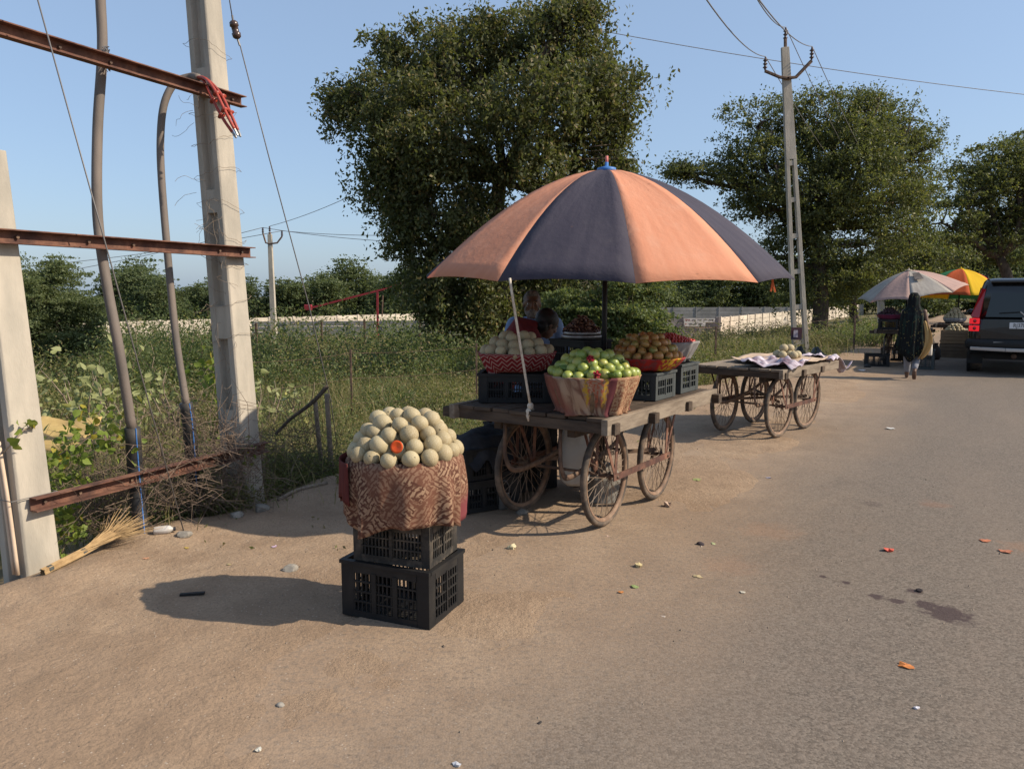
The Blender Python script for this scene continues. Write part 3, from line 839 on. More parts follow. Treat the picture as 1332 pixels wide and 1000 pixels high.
# shrubs one can tell apart
def shrub(px, py, Y, w, mat, n, leaf, label, group=None, name='shrub', stems=9, droop=-.1, aspect=.45, flat=0.):
    """px,py = top centre of the shrub in the photograph; w metres"""
    c = P(px, py, Y); z0 = gz(c.x, Y); h = c.z - z0
    t = thing(name, label, 'shrub', (c.x, Y, z0), 0, group)
    st = MB(); ends = []
    for k in range(stems):
        q = random.uniform(0, 6.28); r = w * .5 * math.sqrt(random.random())
        e = Vector((r * math.cos(q), r * math.sin(q), h * random.uniform(.5, 1) * (1 - .3 * (2 * r / w) ** 2)))
        pts = branch(st, (r * .1 * math.cos(q), r * .1 * math.sin(q), -.05), e, .012 + .006 * h, .003, .12, 5, 6)
        ends += pts[2:]
    st.build('stem', MAT['stick'], t, True)
    E = np.array([tuple(p) for p in ends])
    C = E[RNG.integers(0, len(E), n)] + RNG.normal(size=(n, 3)) * np.array([w * .13, w * .13, h * .10])
    C[:, 2] = np.maximum(C[:, 2], .03)
    V, F = (broad_leaf_arrays(C, leaf * RNG.uniform(.6, 1.3, n), droop, aspect) if name == 'milkweed' else leaf_arrays(C, leaf * RNG.uniform(.6, 1.3, n), droop, aspect, flat))
    o = obj('foliage', np_mesh('foliage', V, F, mat), t); o['kind'] = 'stuff'
    return t
for px, py, Y, w, mat, n, leaf, label in [
    (215, 402, 19, 3.2, 'bush', 11000, .075, 'broad dark green thicket seen between the two grey cables'),
    (165, 428, 17, 2.2, 'bush', 5000, .07, 'dull green shrub behind the pale-leaved milkweed'),
    (310, 425, 20, 2.6, 'bush', 8000, .07, 'dense green shrub right behind the bare concrete pole'),
    (400, 432, 24, 3.0, 'dry', 5000, .06, 'brownish dry shrub in front of the grey wall near the thin pole'),
    (470, 430, 26, 3.4, 'dry', 6000, .06, 'wide dry brown bush below the red boom barrier'),
    (540, 440, 22, 2.4, 'weed', 5000, .06, 'yellow green bush under the big drooping tree'),
    (590, 440, 18, 1.6, 'bush', 3500, .06, 'small green bush near the hanging end of the big tree'),
    (980, 440, 26, 2.6, 'bush', 5500, .065, 'green bush growing left of the slotted pole'),
    (940, 452, 20, 1.8, 'weed', 4000, .055, 'low green weed bush left of the empty cart'),
    (1075, 425, 27, 3.0, 'dry', 6500, .055, 'tall dry weed thicket right of the slotted pole'),
    (1005, 448, 23, 1.7, 'weed', 3500, .055, 'leafy weed bush directly behind the empty cart'),
    (1130, 412, 24, 2.6, 'bush', 6500, .06, 'round green bush beside the pale patched umbrella'),
    (505, 500, 12.5, 1.1, 'bush', 2600, .045, 'bluish green weed behind the melon basket'),
    (575, 495, 12, 1.0, 'weed', 2200, .045, 'light green weed left of the cart crates'),
    (365, 575, 7.0, 1.0, 'weed', 4200, .03, 'tangled green bush beside the two wooden stakes'),
    (405, 590, 6.9, .7, 'bush', 2600, .03, 'dark green undergrowth at the foot of the wooden stakes'),
    (320, 600, 6.3, .7, 'weed', 2200, .03, 'small leafy bush at the foot of the bare concrete pole'),
    (345, 560, 6.5, .9, 'weed', 3200, .03, 'leafy green weed right of the bare concrete pole foot'),
    (300, 575, 6.1, .6, 'dry', 1600, .03, 'dry brown weed at the foot of the bare concrete pole'),
    (255, 610, 5.75, .6, 'weed', 1500, .028, 'small green weed among the dry twigs by the low beam'),
    (305, 615, 5.7, .5, 'weed', 1700, .028, 'small green weed before the bare pole foot'),
    (145, 640, 5.2, .5, 'bush', 1600, .028, 'dark green undergrowth under the low rusty beam'),
    (220, 650, 5.5, .5, 'bush', 1500, .026, 'dark green undergrowth behind the lying bottle'),
    (275, 635, 5.75, .5, 'weed', 1500, .026, 'green undergrowth along the raised dirt edge'),
    (20, 455, 12, 1.6, 'weed', 4000, .05, 'olive green bush seen behind the nearest pole'),
    (100, 455, 13, 1.7, 'weed', 4200, .05, 'yellowish green bush left of the long cable'),
    (250, 465, 11, 1.2, 'dry', 3000, .045, 'brown dry bush between the hanging cables'),
    (900, 470, 14, 1.0, 'weed', 2400, .045, 'green weed tuft behind the berry basket')]:
    shrub(px, py, Y, w, LM[mat], n, leaf, label, stems=max(9, int(w * 8)))
# pale milkweed with large leaves
for px, py, Y, w, n, label in [(165, 425, 9.5, 1.0, 190, 'tall pale-leaved milkweed plant left of the curved cable'), (85, 455, 9.0, .9, 120, 'pale-leaved milkweed plant beside the nearest concrete pole'), (215, 445, 10.5, .8, 90, 'pale-leaved milkweed plant behind the curved cable'), (345, 480, 10.5, .9, 90, 'pale-leaved milkweed beside the bare concrete pole'), (390, 485, 11.5, .6, 50, 'thin pale-leaved milkweed by the guy wire'), (128, 470, 8.6, .7, 80, 'short pale-leaved milkweed beside the long cable')]:
    shrub(px, py, Y, w, LM['pale'], n, .105, label, name='milkweed', stems=7, aspect=.62)

# creepers and dry brush around the feet of the poles
def creeper(pts, n, leaf, label, spread=.10):
    P0 = Vector(pts[0]); t = thing('creeper_vine', label, 'creeper', P0)
    sp = smooth_pts(pts, 5); mb = MB(); mb.tube(sp, .005, 5); mb.shift(P0).build('stem', MAT['stick'], t, True)
    E = np.array([tuple(p) for p in sp]); C = E[RNG.integers(0, len(E), n)] + RNG.normal(size=(n, 3)) * spread
    V, F = broad_leaf_arrays(C, leaf * RNG.uniform(.6, 1.3, n), .5, .9)
    o = obj('foliage', np_mesh('foliage', V - np.array(P0), F, LM['vine']), t); o['kind'] = 'stuff'
creeper([P(75, 690, 4.75), P(85, 640, 4.8), P(70, 600, 4.8), P(100, 580, 4.85), P(135, 560, 4.9), P(150, 590, 5.0)], 330, .05, 'bright green creeper over the low beam beside the nearest pole', .085)
creeper([P(80, 720, 4.7), P(90, 690, 4.72), P(85, 660, 4.75)], 60, .045, 'few creeper leaves hanging below the low rusty beam', .05)
creeper([P(275, 590, 6.2), P(290, 540, 6.2), P(300, 510, 6.2), P(285, 490, 6.3), P(270, 480, 6.3)], 300, .055, 'bright green creeper climbing by the foot of the bare pole', .09)
creeper([P(2, 590, 4.25), P(18, 575, 4.25), P(30, 560, 4.3), P(45, 555, 4.4)], 10, .06, 'few creeper leaves clinging to the nearest pole', .03)
creeper([P(318, 600, 5.8), P(320, 580, 5.8), P(322, 600, 5.75)], 16, .05, 'small creeper leaves at the end of the low beam', .04)

MAT['twig'] = M('grey_twig', (0.16, 0.115, 0.085), (0.09, 0.065, 0.05), 8, .95)
def brush(label, regions, n, rng, name='dry_brush'):
    mb = MB()
    for k in range(n):
        px, py, sx, sy, Y, sY = regions[k % len(regions)]
        c = P(px + rng.normal() * sx, py + rng.normal() * sy, Y + rng.normal() * sY)
        c.z = max(c.z, gz(c.x, c.y) + .01)
        d = Vector(rng.normal(size=3)); d.z = d.z * .7 + .25; d.normalize(); L = rng.uniform(.12, .5)
        e = c + d * L; bend = Vector(rng.normal(size=3)) * L * .15
        mb.tube([c, c.lerp(e, .5) + bend, e], [.0024, .002, .001], 3, False)
    o = mb.build(name, MAT['twig'] if name != 'dark_brush' else MAT['bark']); tag(o, label, 'brush', kind='stuff')
brush('tangle of dry grey brown twigs under the low rusty beam', [(170, 620, 40, 28, 5.2, .15), (230, 590, 40, 30, 5.5, .2), (240, 640, 30, 18, 5.45, .15), (130, 660, 25, 16, 5.0, .12), (300, 600, 26, 26, 5.6, .12)], 1100, np.random.default_rng(8))
brush('dark dead twigs heaped around the two wooden stakes', [(385, 560, 22, 20, 6.9, .2), (360, 600, 30, 22, 6.7, .2), (300, 640, 26, 16, 5.9, .15), (400, 610, 16, 20, 6.8, .15)], 420, np.random.default_rng(9), 'dark_brush')

# ================================================================== POLES, BEAMS, CABLES, WIRES
A_DIR = Vector((.44, .90, 0)).normalized()      # along the twin-pole frame
N_DIR = Vector((A_DIR.y, -A_DIR.x, 0))          # towards the road
POLE1 = P(42, 742, 4.42); POLE2 = P(313, 582, 5.98)
def psc_pole(label, bottom, top, base_z, wa, wn, pockets, top_scale=.78):
    """I-shaped concrete pole: grooves run up the two narrow sides; pockets are filled between"""
    bottom, top = Vector(bottom), Vector(top)
    d = (top - bottom).normalized()
    b0 = bottom - d * ((bottom.z - base_z) / d.z)
    L = (top - b0).length
    t = thing('concrete_pole', label, 'pole', b0)
    g = wa * .30; fl = wn * .27; c = .012
    a, n = wa / 2, wn / 2
    # x = along A_DIR, y = along N_DIR
    poly = [(-a, -n + c), (-a + c, -n), (a - c, -n), (a, -n + c), (a, -n + fl), (a - g, -n + fl + .015), (a - g, n - fl - .015), (a, n - fl), (a, n - c), (a - c, n), (-a + c, n), (-a, n - c), (-a, n - fl), (-a + g, n - fl - .015), (-a + g, -n + fl + .015), (-a, -n + fl)]
    mb = MB(); mb.prism(poly, b0, b0 + d * L, A_DIR, N_DIR, 1.0, top_scale); mb.shift(b0).build('shaft', MAT['concrete'], t, bevel=.004)
    for s0, s1 in pockets:                        # solid stretches between the recesses
        k0 = 1 - (1 - top_scale) * s0 / L; k1 = 1 - (1 - top_scale) * s1 / L
        m = MB(); yy = n - fl + .005
        q = [(-a + .006, -yy), (a - .006, -yy), (a - .006, yy), (-a + .006, yy)]
        m.prism(q, b0 + d * s0, b0 + d * s1, A_DIR, N_DIR, k0, k1); m.shift(b0).build('web_block', MAT['concrete'], t)
    return t, b0, d
p1, p1b, p1d = psc_pole('leaning grey concrete pole with cream conduits strapped to it', POLE1, P(-24, 195, 4.42), -.12, .21, .25, [(1.35, 1.5), (2.3, 2.5)])
top2 = P(252, -150, 5.98)
p2, p2b, p2d = psc_pole('leaning concrete pole with wire scraps and recessed side behind the beams', POLE2, top2, gz(POLE2.x, POLE2.y) - .15, .20, .25, [(.1, .55), (.75, .95), (1.5, 1.75), (2.45, 2.62), (3.3, 3.5), (4.3, 4.6)])
def on_pole(b, d, z): return b + d * ((z - b.z) / d.z)

# steel channel beams, open side towards the road
def channel_beam(label, a, b, hgt=.080, dep=.062, th=.007):
    a, b = Vector(a), Vector(b); d = (b - a).normalized()
    out = d.cross(Vector((0, 0, 1))).normalized()
    up = out.cross(d).normalized()
    h, w = hgt / 2, dep
    poly = [(0, -h), (w, -h), (w, -h + th), (th, -h + th), (th, h - th), (w, h - th), (w, h), (0, h)]
    t = thing('steel_beam', label, 'beam', a)
    MB().prism(poly, a, b, out, up).shift(a).build('channel', MAT['rust'], t)
    bolts = MB()
    L = (b - a).length
    for s in (.08, .30, L * .35, L * .5, L - .32, L - .10):
        p = a + d * s + out * th; bolts.tube([p, p + out * .018], .010, 6)
    bolts.shift(a).build('bolts', MAT['rust_dark'], t)
    return t
off = N_DIR * .135
def frame_pt(z, ext1=0.0, ext2=0.0):
    a = on_pole(p1b, p1d, z) + off; b = on_pole(p2b, p2d, z) + off * .97
    return a - A_DIR * ext1, b + A_DIR * ext2
z_low = on_pole(p1b, p1d, .41)
a, b = frame_pt(.40, -.02, .12); b.z -= .0; channel_beam('low rusty steel channel beam across the foot of both poles', a - A_DIR * .07, b)
a, b = frame_pt(1.92, .25, .13); channel_beam('middle rusty steel channel beam bolted across both poles', a, b)
a, b = frame_pt(3.05, .35, .16); channel_beam('upper rusty steel channel beam with cable ends over it', a, b)

# conduits on the near pole
def conduit():
    b0 = on_pole(p1b, p1d, .0); b1 = on_pole(p1b, p1d, .86)
    sh = -A_DIR * .134
    t = thing('plastic_conduit', 'pair of thin cream plastic conduits standing against the nearest pole', 'conduit', b0 + sh)
    m = M('cream_conduit', (0.60, 0.46, 0.34), (0.5, 0.38, 0.28), 8, .6)
    for k, (o, h0, h1) in enumerate(((.035, 0, 1.0), (.068, 0, .90))):
        a = b0 + sh + N_DIR * (o + .02); e = b0.lerp(b1, h1) + sh + N_DIR * (o - .01)
        MB().tube(smooth_pts([a, a.lerp(e, .5) + N_DIR * .008, e], 4), .0115, 8).shift(b0 + sh).build('pipe', m, t, True)
    w = MB(); z = .44
    c = on_pole(p1b, p1d, z)
    ring = [c + A_DIR * (x * .118) + N_DIR * (y * .14) for x, y in ((-1.28, -1), (1, -1), (1, 1), (-1.28, 1))]
    w.tube(ring, .003, 5, closed=True); w.shift(b0 + sh).build('tie_wire', MAT['wire'], t)
conduit()

MAT['sleeve'] = M('black_pipe_sleeve', (0.02, 0.02, 0.022), (0.035, 0.033, 0.03), 8, .55, dust=(.13, .105, .08), dustamt=.35)
MAT['bluestripe'] = M('blue_stripe', (0.05, 0.16, 0.42), None, rough=.5)
MAT['redboot'] = M('red_cable_boot', (0.36, 0.055, 0.035), (0.28, 0.045, 0.03), 12, .45, spec=.4)
def big_cable(label, pts, sleeve_pts, r, rs):
    P0 = Vector(sleeve_pts[-1]); t = thing('power_cable', label, 'cable', P0)
    mb = MB(); mb.tube(smooth_pts(pts, 7), r, 12); mb.shift(P0).build('cable_jacket', MAT['cable'], t, True)
    sp = smooth_pts(sleeve_pts, 4)
    s = MB(); s.tube(sp, rs, 14); s.shift(P0); so = s.build('sleeve', MAT['sleeve'], t, True)
    st = MB(); side = Vector((.78, -.62, 0)) * (rs + .0005)
    st.tube([p + side for p in sp], .0045, 5); st.shift(P0).build('stripe', MAT['bluestripe'], so)
    return t, P0
e1 = GG(182, 694)
big_cable('long thick grey cable hanging straight down into a black sleeve', [P(127, -60, 5.2), P(131, 5, 5.2), P(133, 70, 5.18), P(127, 170, 5.10), P(127, 280, 5.0), P(139, 370, 4.94), P(154, 450, 4.92), P(172, 560, 4.98)], [P(172, 556, 4.98), P(177, 620, 5.0), e1 + Vector((0, .02, -.06))], .031, .048)
ct, cp0 = big_cable('thick grey cable bent over the upper beam with red tipped cores', [P(243, 530, 5.5), P(229, 440, 5.56), P(218, 330, 5.64), P(210, 230, 5.7), P(209, 175, 5.72), P(214, 134, 5.75), P(228, 108, 5.80), P(248, 100, 5.82), P(258, 101, 5.76)], [P(242, 524, 5.5), P(247, 562, 5.52), P(252, 640, 5.55)], .026, .046)
for k, (dx, dy, yy) in enumerate(((0, 0, 0), (5, 3, .03), (-3, 7, .05))):
    m = MB(); pts = smooth_pts([P(254, 101, 5.78), P(266 + dx * .5, 102 + dy * .4, 5.70 + yy), P(279 + dx * 1.4, 117 + dy * 1.3, 5.58 + yy), P(294 + dx * 1.4, 147 + dy, 5.52 + yy), P(305 + dx * .9, 168 + dy * .6, 5.5 + yy)], 6)
    m.tube(pts, .011, 8); m.shift(cp0); c = m.build('red_core', MAT['redboot'], ct, True)
    for f in (.58, .72):
        i = int(f * (len(pts) - 1)); d = (pts[i + 1] - pts[i]).normalized()
        m = MB(); m.tube([pts[i] - d * .012, pts[i] + d * .010], [.012, .029], 10); m.shift(cp0); m.build('rain_shed', MAT['redboot'], c, True)
    m = MB(); e = pts[-1]; d = (pts[-1] - pts[-3]).normalized(); m.tube([e, e + d * .035, e + d * .05], [.009, .009, .006], 6); m.shift(cp0); m.build('lug', MAT['steel'], c)

def wire_thing(label, pts, r, name='wire', cat='wire', n=5, extra=None, mat='wire', group=None):
    P0 = Vector(pts[0]); t = thing(name, label, cat, P0, 0, group)
    MB().tube([Vector(p) for p in pts], r, n).shift(P0).build('strand', MAT[mat], t, True)
    return t, P0
def sag_line(a, b, sag, k=14):
    a, b = Vector(a), Vector(b)
    return [a.lerp(b, i / k) - Vector((0, 0, sag * 4 * (i / k) * (1 - i / k))) for i in range(k + 1)]
wire_thing('thin stay wire slanting down past the long cable to the ground', [P(38, -40, 4.35), P(145, 345, 4.72), GG(241, 690) + Vector((0, 0, -.05))], .0045, 'stay_wire')
gw, gp = wire_thing('stay wire with a porcelain insulator slanting to the wooden stakes', [P(292, -40, 6.9), P(302, 22, 6.95)], .005, 'stay_wire')
MB().tube([P(312, 58, 7.0), P(350, 205, 7.25), P(402, 398, 7.6), P(430, 520, 7.9), GG(440, 585) + Vector((0, 0, -.05))], .0055, 5).shift(gp).build('strand', MAT['wire'], gw, True)
ins = MB(); a, b = P(303, 27, 6.96), P(309, 51, 6.99)
ins.tube([a, a.lerp(b, .1), a.lerp(b, .3), a.lerp(b, .35), a.lerp(b, .65), a.lerp(b, .7), a.lerp(b, .9), b], [.02, .036, .04, .03, .03, .04, .036, .02], 10); ins.shift(gp).build('insulator', MAT['porcelain'], gw, True)
for q0, q1 in ((P(302, 20, 6.95), a), (b, P(312, 60, 7.0))):
    MB().tube([q0, q1], .009, 5).shift(gp).build('wire_grip', MAT['wire'], gw)

# loose wire wound round the beams and the far pole
def wire_wraps(label, c, n, spread, axis, R, rng):
    mb = MB()
    for k in range(n):
        pts = []; p = Vector(c) + Vector(rng.normal(size=3)) * spread
        q0 = rng.uniform(0, 6.28); turns = rng.uniform(.7, 1.6); ax = Vector(axis).normalized(); e1 = ax.orthogonal().normalized(); e2 = ax.cross(e1)
        rr = R * rng.uniform(.9, 1.25)
        for i in range(14):
            q = q0 + turns * 6.28 * i / 13
            pts.append(p + e1 * rr * math.cos(q) + e2 * rr * math.sin(q) + ax * (.02 * i / 13 * rng.uniform(-1, 1) + rng.normal() * .004))
        mb.tube(pts, .0026, 4, False)
    mb.shift(c); o = mb.build('binding_wire', MAT['wire'], None, True, loc=c); tag(o, label, 'wire')
rw = np.random.default_rng(3)
wire_wraps('rusty binding wire tying the long cable to the upper beam', P(138, 76, 5.12), 10, .012, (1, .5, 0), .055, rw)
def pole_wires():
    mb = MB(); rng = np.random.default_rng(6)
    for z in (.75, 1.25, 1.55, 1.86, 2.05, 2.25, 2.5, 2.75, 2.95, 3.1, 3.4):
        c = on_pole(p2b, p2d, z)
        ring = []
        for i in range(25):
            q = 2 * PI * i / 24; x = max(-1, min(1, 1.5 * math.cos(q))); y = max(-1, min(1, 1.5 * math.sin(q)))
            ring.append(c + A_DIR * (x * .108) + N_DIR * (y * .132) + Vector((0, 0, .05 * math.sin(q + z * 5) + rng.normal() * .008)))
        mb.tube(ring, .0016, 4, closed=True)
    for k in range(34):
        z = rng.uniform(.9, 3.2); c = on_pole(p2b, p2d, z) - A_DIR * .11 + N_DIR * rng.uniform(-.12, .12)
        pts = [c]; d = Vector((rng.normal() * .5 - .3, -.3, rng.normal() * .6 - .4)).normalized()
        for i in range(6):
            d = (d + Vector(rng.normal(size=3)) * .45 + Vector((0, 0, -.12))).normalized(); pts.append(pts[-1] + d * rng.uniform(.02, .05))
        mb.tube(smooth_pts(pts, 3), .0013, 4, False)
    c0 = on_pole(p2b, p2d, 1.5); mb.shift(c0)
    o = mb.build('binding_wire', MAT['stick'], None, True, loc=c0); tag(o, 'tangled scrap wire and dry stems wound round the recessed pole', 'wire')
pole_wires()

# slotted concrete pole on the right with V crossarm
def slotted_pole():
    Y = 21.6; base = G(1036, 463, -.15); base = Vector((base.x, Y, gz(base.x, Y) - .1))
    top = P(1021, 62, Y)
    t = thing('power_pole', 'tall slotted concrete power pole with a V shaped crossarm', 'pole', base)
    d = (top - base).normalized(); L = (top - base).length
    xd = Vector((1, 0, 0)); xd = (xd - d * xd.dot(d)).normalized(); yd = d.cross(xd)
    W0, W1 = .44, .20
    m = MB()
    def w(s): return W0 + (W1 - W0) * s / L
    for sgn in (-1, 1):
        m.prism([(-.5, -.5), (.5, -.5), (.5, .5), (-.5, .5)], base + xd * sgn * (W0 / 2 - .05), base + d * (L * .66) + xd * sgn * (w(L * .66) / 2 - .045), xd * .11, yd * .16, 1, .85)
    m.prism([(-.5, -.5), (.5, -.5), (.5, .5), (-.5, .5)], base + d * (L * .655), top, xd * w(L * .655), yd * .14, 1, W1 / w(L * .655))
    o = m.shift(base).build('shaft', MAT['concrete'], t, bevel=.006)
    s = .6
    while s < L * .66:
        k = MB(); k.box(base + d * s, (w(s) - .16, .12, .13), rot=Matrix((xd, yd, d)).transposed()); k.shift(base).build('rung', MAT['concrete'], t); s += .98
    arms = MB(); c = base + d * (L - .78) - yd * .0 + Vector((0, -.10, 0))
    for sx in (-1, 1):
        arms.tube([c + Vector((sx * -.02, 0, -.05)), c + Vector((sx * .22, 0, -.02)), c + Vector((sx * .62, 0, .40 if sx > 0 else .14))], .045, 6)
    arms.shift(base).build('crossarm', MAT['rust_dark'], t)
    tops = [c + Vector((-.62, 0, .14)), c + Vector((.62, 0, .40)), top + Vector((0, 0, .15))]
    MB().tube([top - d * .25, top + Vector((0, 0, .25))], .045, 6).shift(base).build('top_bracket', MAT['rust_dark'], t)
    heads = []
    for p in tops:
        im = MB(); z0 = .02
        prof = [(.012, 0)]
        for q in range(3): prof += [(.03, .06 + .09 * q), (.065, .09 + .09 * q), (.03, .12 + .09 * q)]
        prof += [(.02, .36), (.0, .38)]
        im.lathe(prof, 10, tuple(p - base)); im.build('insulator', MAT['porcelain'], t, True); heads.append(p + Vector((0, 0, .37)))
    sg = base + d * 1.15 + Vector((.0, -.13, 0))
    return t, heads, base, d
sp, sp_heads, sp_base, sp_d = slotted_pole()
def pole_board():
    c = P(1036, 434, 21.35)
    t = thing('hanging_board', 'small dark board with a pale picture tied on the slotted pole', 'sign', c)
    MB().box((0, 0, 0), (.30, .03, .34)).build('board', M('dark_maroon_board', (0.075, 0.022, 0.03), (0.03, 0.03, 0.05), 3, .6), t)
    MB().box((-.03, -.020, 0), (.12, .006, .20)).build('picture', M('pale_print', (0.42, 0.38, 0.42), (0.12, 0.12, 0.2), 9, .6), t)
    MB().tube([(0, .01, .2), (0, .03, .34)], .006, 5).build('string', MAT['wire'], t)
pole_board()
# far pole with three insulators, and the far pole left of the tree
def simple_pole(label, px, base_py, top_px, top_py, Y, r0, r1, arms):
    b = P(px, base_py, Y); base = Vector((b.x, Y, gz(b.x, Y) - .2)); top = P(top_px, top_py, Y)
    t = thing('power_pole', label, 'pole', base)
    d = top - base
    MB().prism([(-1, -1), (1, -1), (1, 1), (-1, 1)], base, top, Vector((r0, 0, 0)), Vector((0, r0, 0)), 1, r1 / r0).shift(base).build('shaft', MAT['concrete'], t, bevel=.01)
    heads = []
    am = MB()
    am.tube([top - Vector((0, 0, .9)), top - Vector((0, 0, -.1))], .06, 6)
    for dx, dz in arms:
        p = top + Vector((dx, -.08, dz)); am.tube([top + Vector((0, -.08, -.45)), top + Vector((dx * .6, -.08, -.40)), p], .04, 6)
    am.shift(base).build('crossarm', MAT['rust_dark'], t)
    for dx, dz in arms + [(0, .12)]:
        p = top + Vector((dx, -.08 if dx else 0, dz))
        MB().lathe([(.02, 0), (.06, .06), (.03, .1), (.06, .15), (.03, .19), (.05, .23), (0, .27)], 8, tuple(p - base)).build('insulator', MAT['porcelain'], t, True); heads.append(p + Vector((0, 0, .26)))
    return heads
h_far = simple_pole('distant concrete power pole rising behind the pale patched umbrella', 1148, 410, 1141, 272, 44, .16, .10, [(-.75, .25), (.75, .3)])
h_left = simple_pole('distant concrete power pole standing before the white wall', 357, 440, 351, 305, 37, .14, .09, [(-.3, .05), (.6, -.1)])
lines = [('power line from the slotted pole towards the road', sp_heads[0], P(880, -60, 9)), ('power line from the slotted pole towards the road', sp_heads[1], P(940, -70, 9)), ('power line from the slotted pole towards the road', sp_heads[2], P(945, -80, 9))]
for lb, a, b in lines: wire_thing(lb, sag_line(a, b, .25), .011, 'power_line', 'wire', group='lines leaving the slotted pole towards the road')
for a, b in zip(sp_heads, (h_far[0], h_far[1], h_far[2])): wire_thing('power line from the slotted pole to the distant pole behind the umbrellas', sag_line(a, b, .35), .011, 'power_line', 'wire', group='lines between the two right poles')
wire_thing('long slack wire crossing the sky behind the slotted pole', sag_line(P(700, 25, 30), P(1480, 138, 34), .3), .014, 'power_line')
for a, e in zip(h_left[:2], (P(-60, 375, 40), P(-40, 352, 40))): wire_thing('power line running past the leaning poles to the distant pole', sag_line(a, e, .25), .014, 'power_line', group='lines left of the distant pole')
wire_thing('power line running from the distant pole into the big tree', sag_line(h_left[0], P(640, 318, 30), .2), .013, 'power_line', group='lines right of the distant pole')
wire_thing('power line running from the distant pole into the big tree', sag_line(h_left[1], P(640, 300, 30), .2), .013, 'power_line', group='lines right of the distant pole')
wire_thing('slack wire rising from the distant pole over the field', sag_line(h_left[2], P(560, 200, 26), .25), .012, 'power_line')

# red boom barrier by the white wall
def barrier():
    Y = 44; base = P(491, 425, Y); base.z = gz(base.x, Y)
    t = thing('boom_barrier', 'red boom barrier raised in front of the long white wall', 'barrier', base)
    rm = M('barrier_red', (0.30, 0.03, 0.04), (0.22, 0.025, 0.03), 4, .5)
    top = P(491, 378, Y); MB().bar(base - Vector((0, 0, .3)), top, .11, .11, (0, 1, 0)).shift(base).build('post', rm, t)
    a, b = P(406, 400, Y), P(500, 376, Y); MB().bar(a, b, .10, .10).shift(base).build('boom', rm, t)
    MB().bar(b, P(528, 366, Y), .05, .05).shift(base).build('boom_tip', rm, t)
    MB().box(P(401, 400, Y) - base, (.40, .3, .32)).build('counterweight', rm, t, bevel=.02)
    MB().tube([P(498, 384, Y) - base, P(497, 412, Y) - base], .04, 6).build('chain', MAT['rust_dark'], t)
barrier()

# wire fence of thin steel posts through the field
def wire_fence(label, posts, h, mat, nw=3, r=.02):
    B = [Vector((p.x, p.y, gz(p.x, p.y))) for p in posts]
    t = thing('wire_fence', label, 'fence', B[0])
    for p, k in zip(B, h): MB().box(p - B[0] + Vector((0, 0, k / 2 - .1)), (r * 2, r * 2, k + .2)).build('post', mat, t)
    for w in range(nw):
        f = .25 + .7 * w / max(1, nw - 1)
        for (p, k), (q, k2) in zip(zip(B, h), zip(B[1:], h[1:])):
            MB().tube(sag_line(p - B[0] + Vector((0, 0, k * f)), q - B[0] + Vector((0, 0, k2 * f)), .03, 6), .0032, 4, False).build('fence_wire', MAT['rust_dark'], t)
far_posts = [P(275, 420, 27), P(333, 420, 27), P(418, 420, 27), P(474, 420, 27), P(546, 420, 27), P(620, 420, 27)]
wire_fence('dark thin post fence standing in the dry weeds before the walls', far_posts, [1.9, 1.9, 1.9, 1.95, 1.9, 1.9], MAT['rust_dark'], 3, .035)
np_ = [P(325, 500, 10.6), P(457, 500, 11.6), P(620, 500, 12.8), P(770, 480, 14.2)]
wire_fence('slack wire fence on rusty stakes behind the fruit cart', np_, [1.1, 1.1, 1.1, 1.1], MAT['rust_dark'], 3, .014)
wire_fence('rusty iron stakes with slack wire beside the empty cart', [P(865, 440, 19.5), P(931, 445, 18.5), P(1112, 420, 22.5)], [1.55, 1.1, 1.0], MAT['rust_dark'], 2, .022)

# wooden stakes and the bent branch by the melon stack
def stake(label, px0, py0, px1, py1, Y, r):
    b = P(px0, py0, Y); b.z = min(b.z, gz(b.x, b.y) + .0) - .05; e = P(px1, py1, Y)
    mid = b.lerp(e, .5) + Vector((random.uniform(-.015, .015), 0, 0))
    o = MB().tube(smooth_pts([b, mid, e], 5), [r * (1.1 - .2 * i / 10) for i in range(11)], 8).shift(b).build('wooden_stake', MAT['stick'], None, True, loc=b); tag(o, label, 'stake')
stake('taller grey wooden stake standing by the dirt edge', 433, 630, 425, 512, 7.0, .024)
stake('shorter wooden stake holding up a bent dead branch', 421, 625, 410, 522, 7.05, .022)
def dead_branch():
    pts = smooth_pts([P(358, 565, 6.9), P(378, 545, 6.95), P(398, 530, 7.0), P(412, 518, 7.03), P(426, 502, 7.05)], 5)
    o = MB().tube(pts, [.014 + .008 * i / len(pts) for i in range(len(pts))], 7).shift(pts[0]).build('dead_branch', MAT['bark'], None, True, loc=pts[0]); tag(o, 'dark bent dead branch leaning on the shorter stake', 'branch')
    a = [GG(362, 652), GG(385, 640), GG(408, 634), GG(425, 630)]; a = [p + Vector((0, 0, .012)) for p in a]
    o = MB().tube(smooth_pts(a, 5), .016, 7).shift(a[0]).build('dead_branch', MAT['stick'], None, True, loc=a[0]); tag(o, 'fallen grey branch lying along the dirt edge below the stakes', 'branch')
dead_branch()

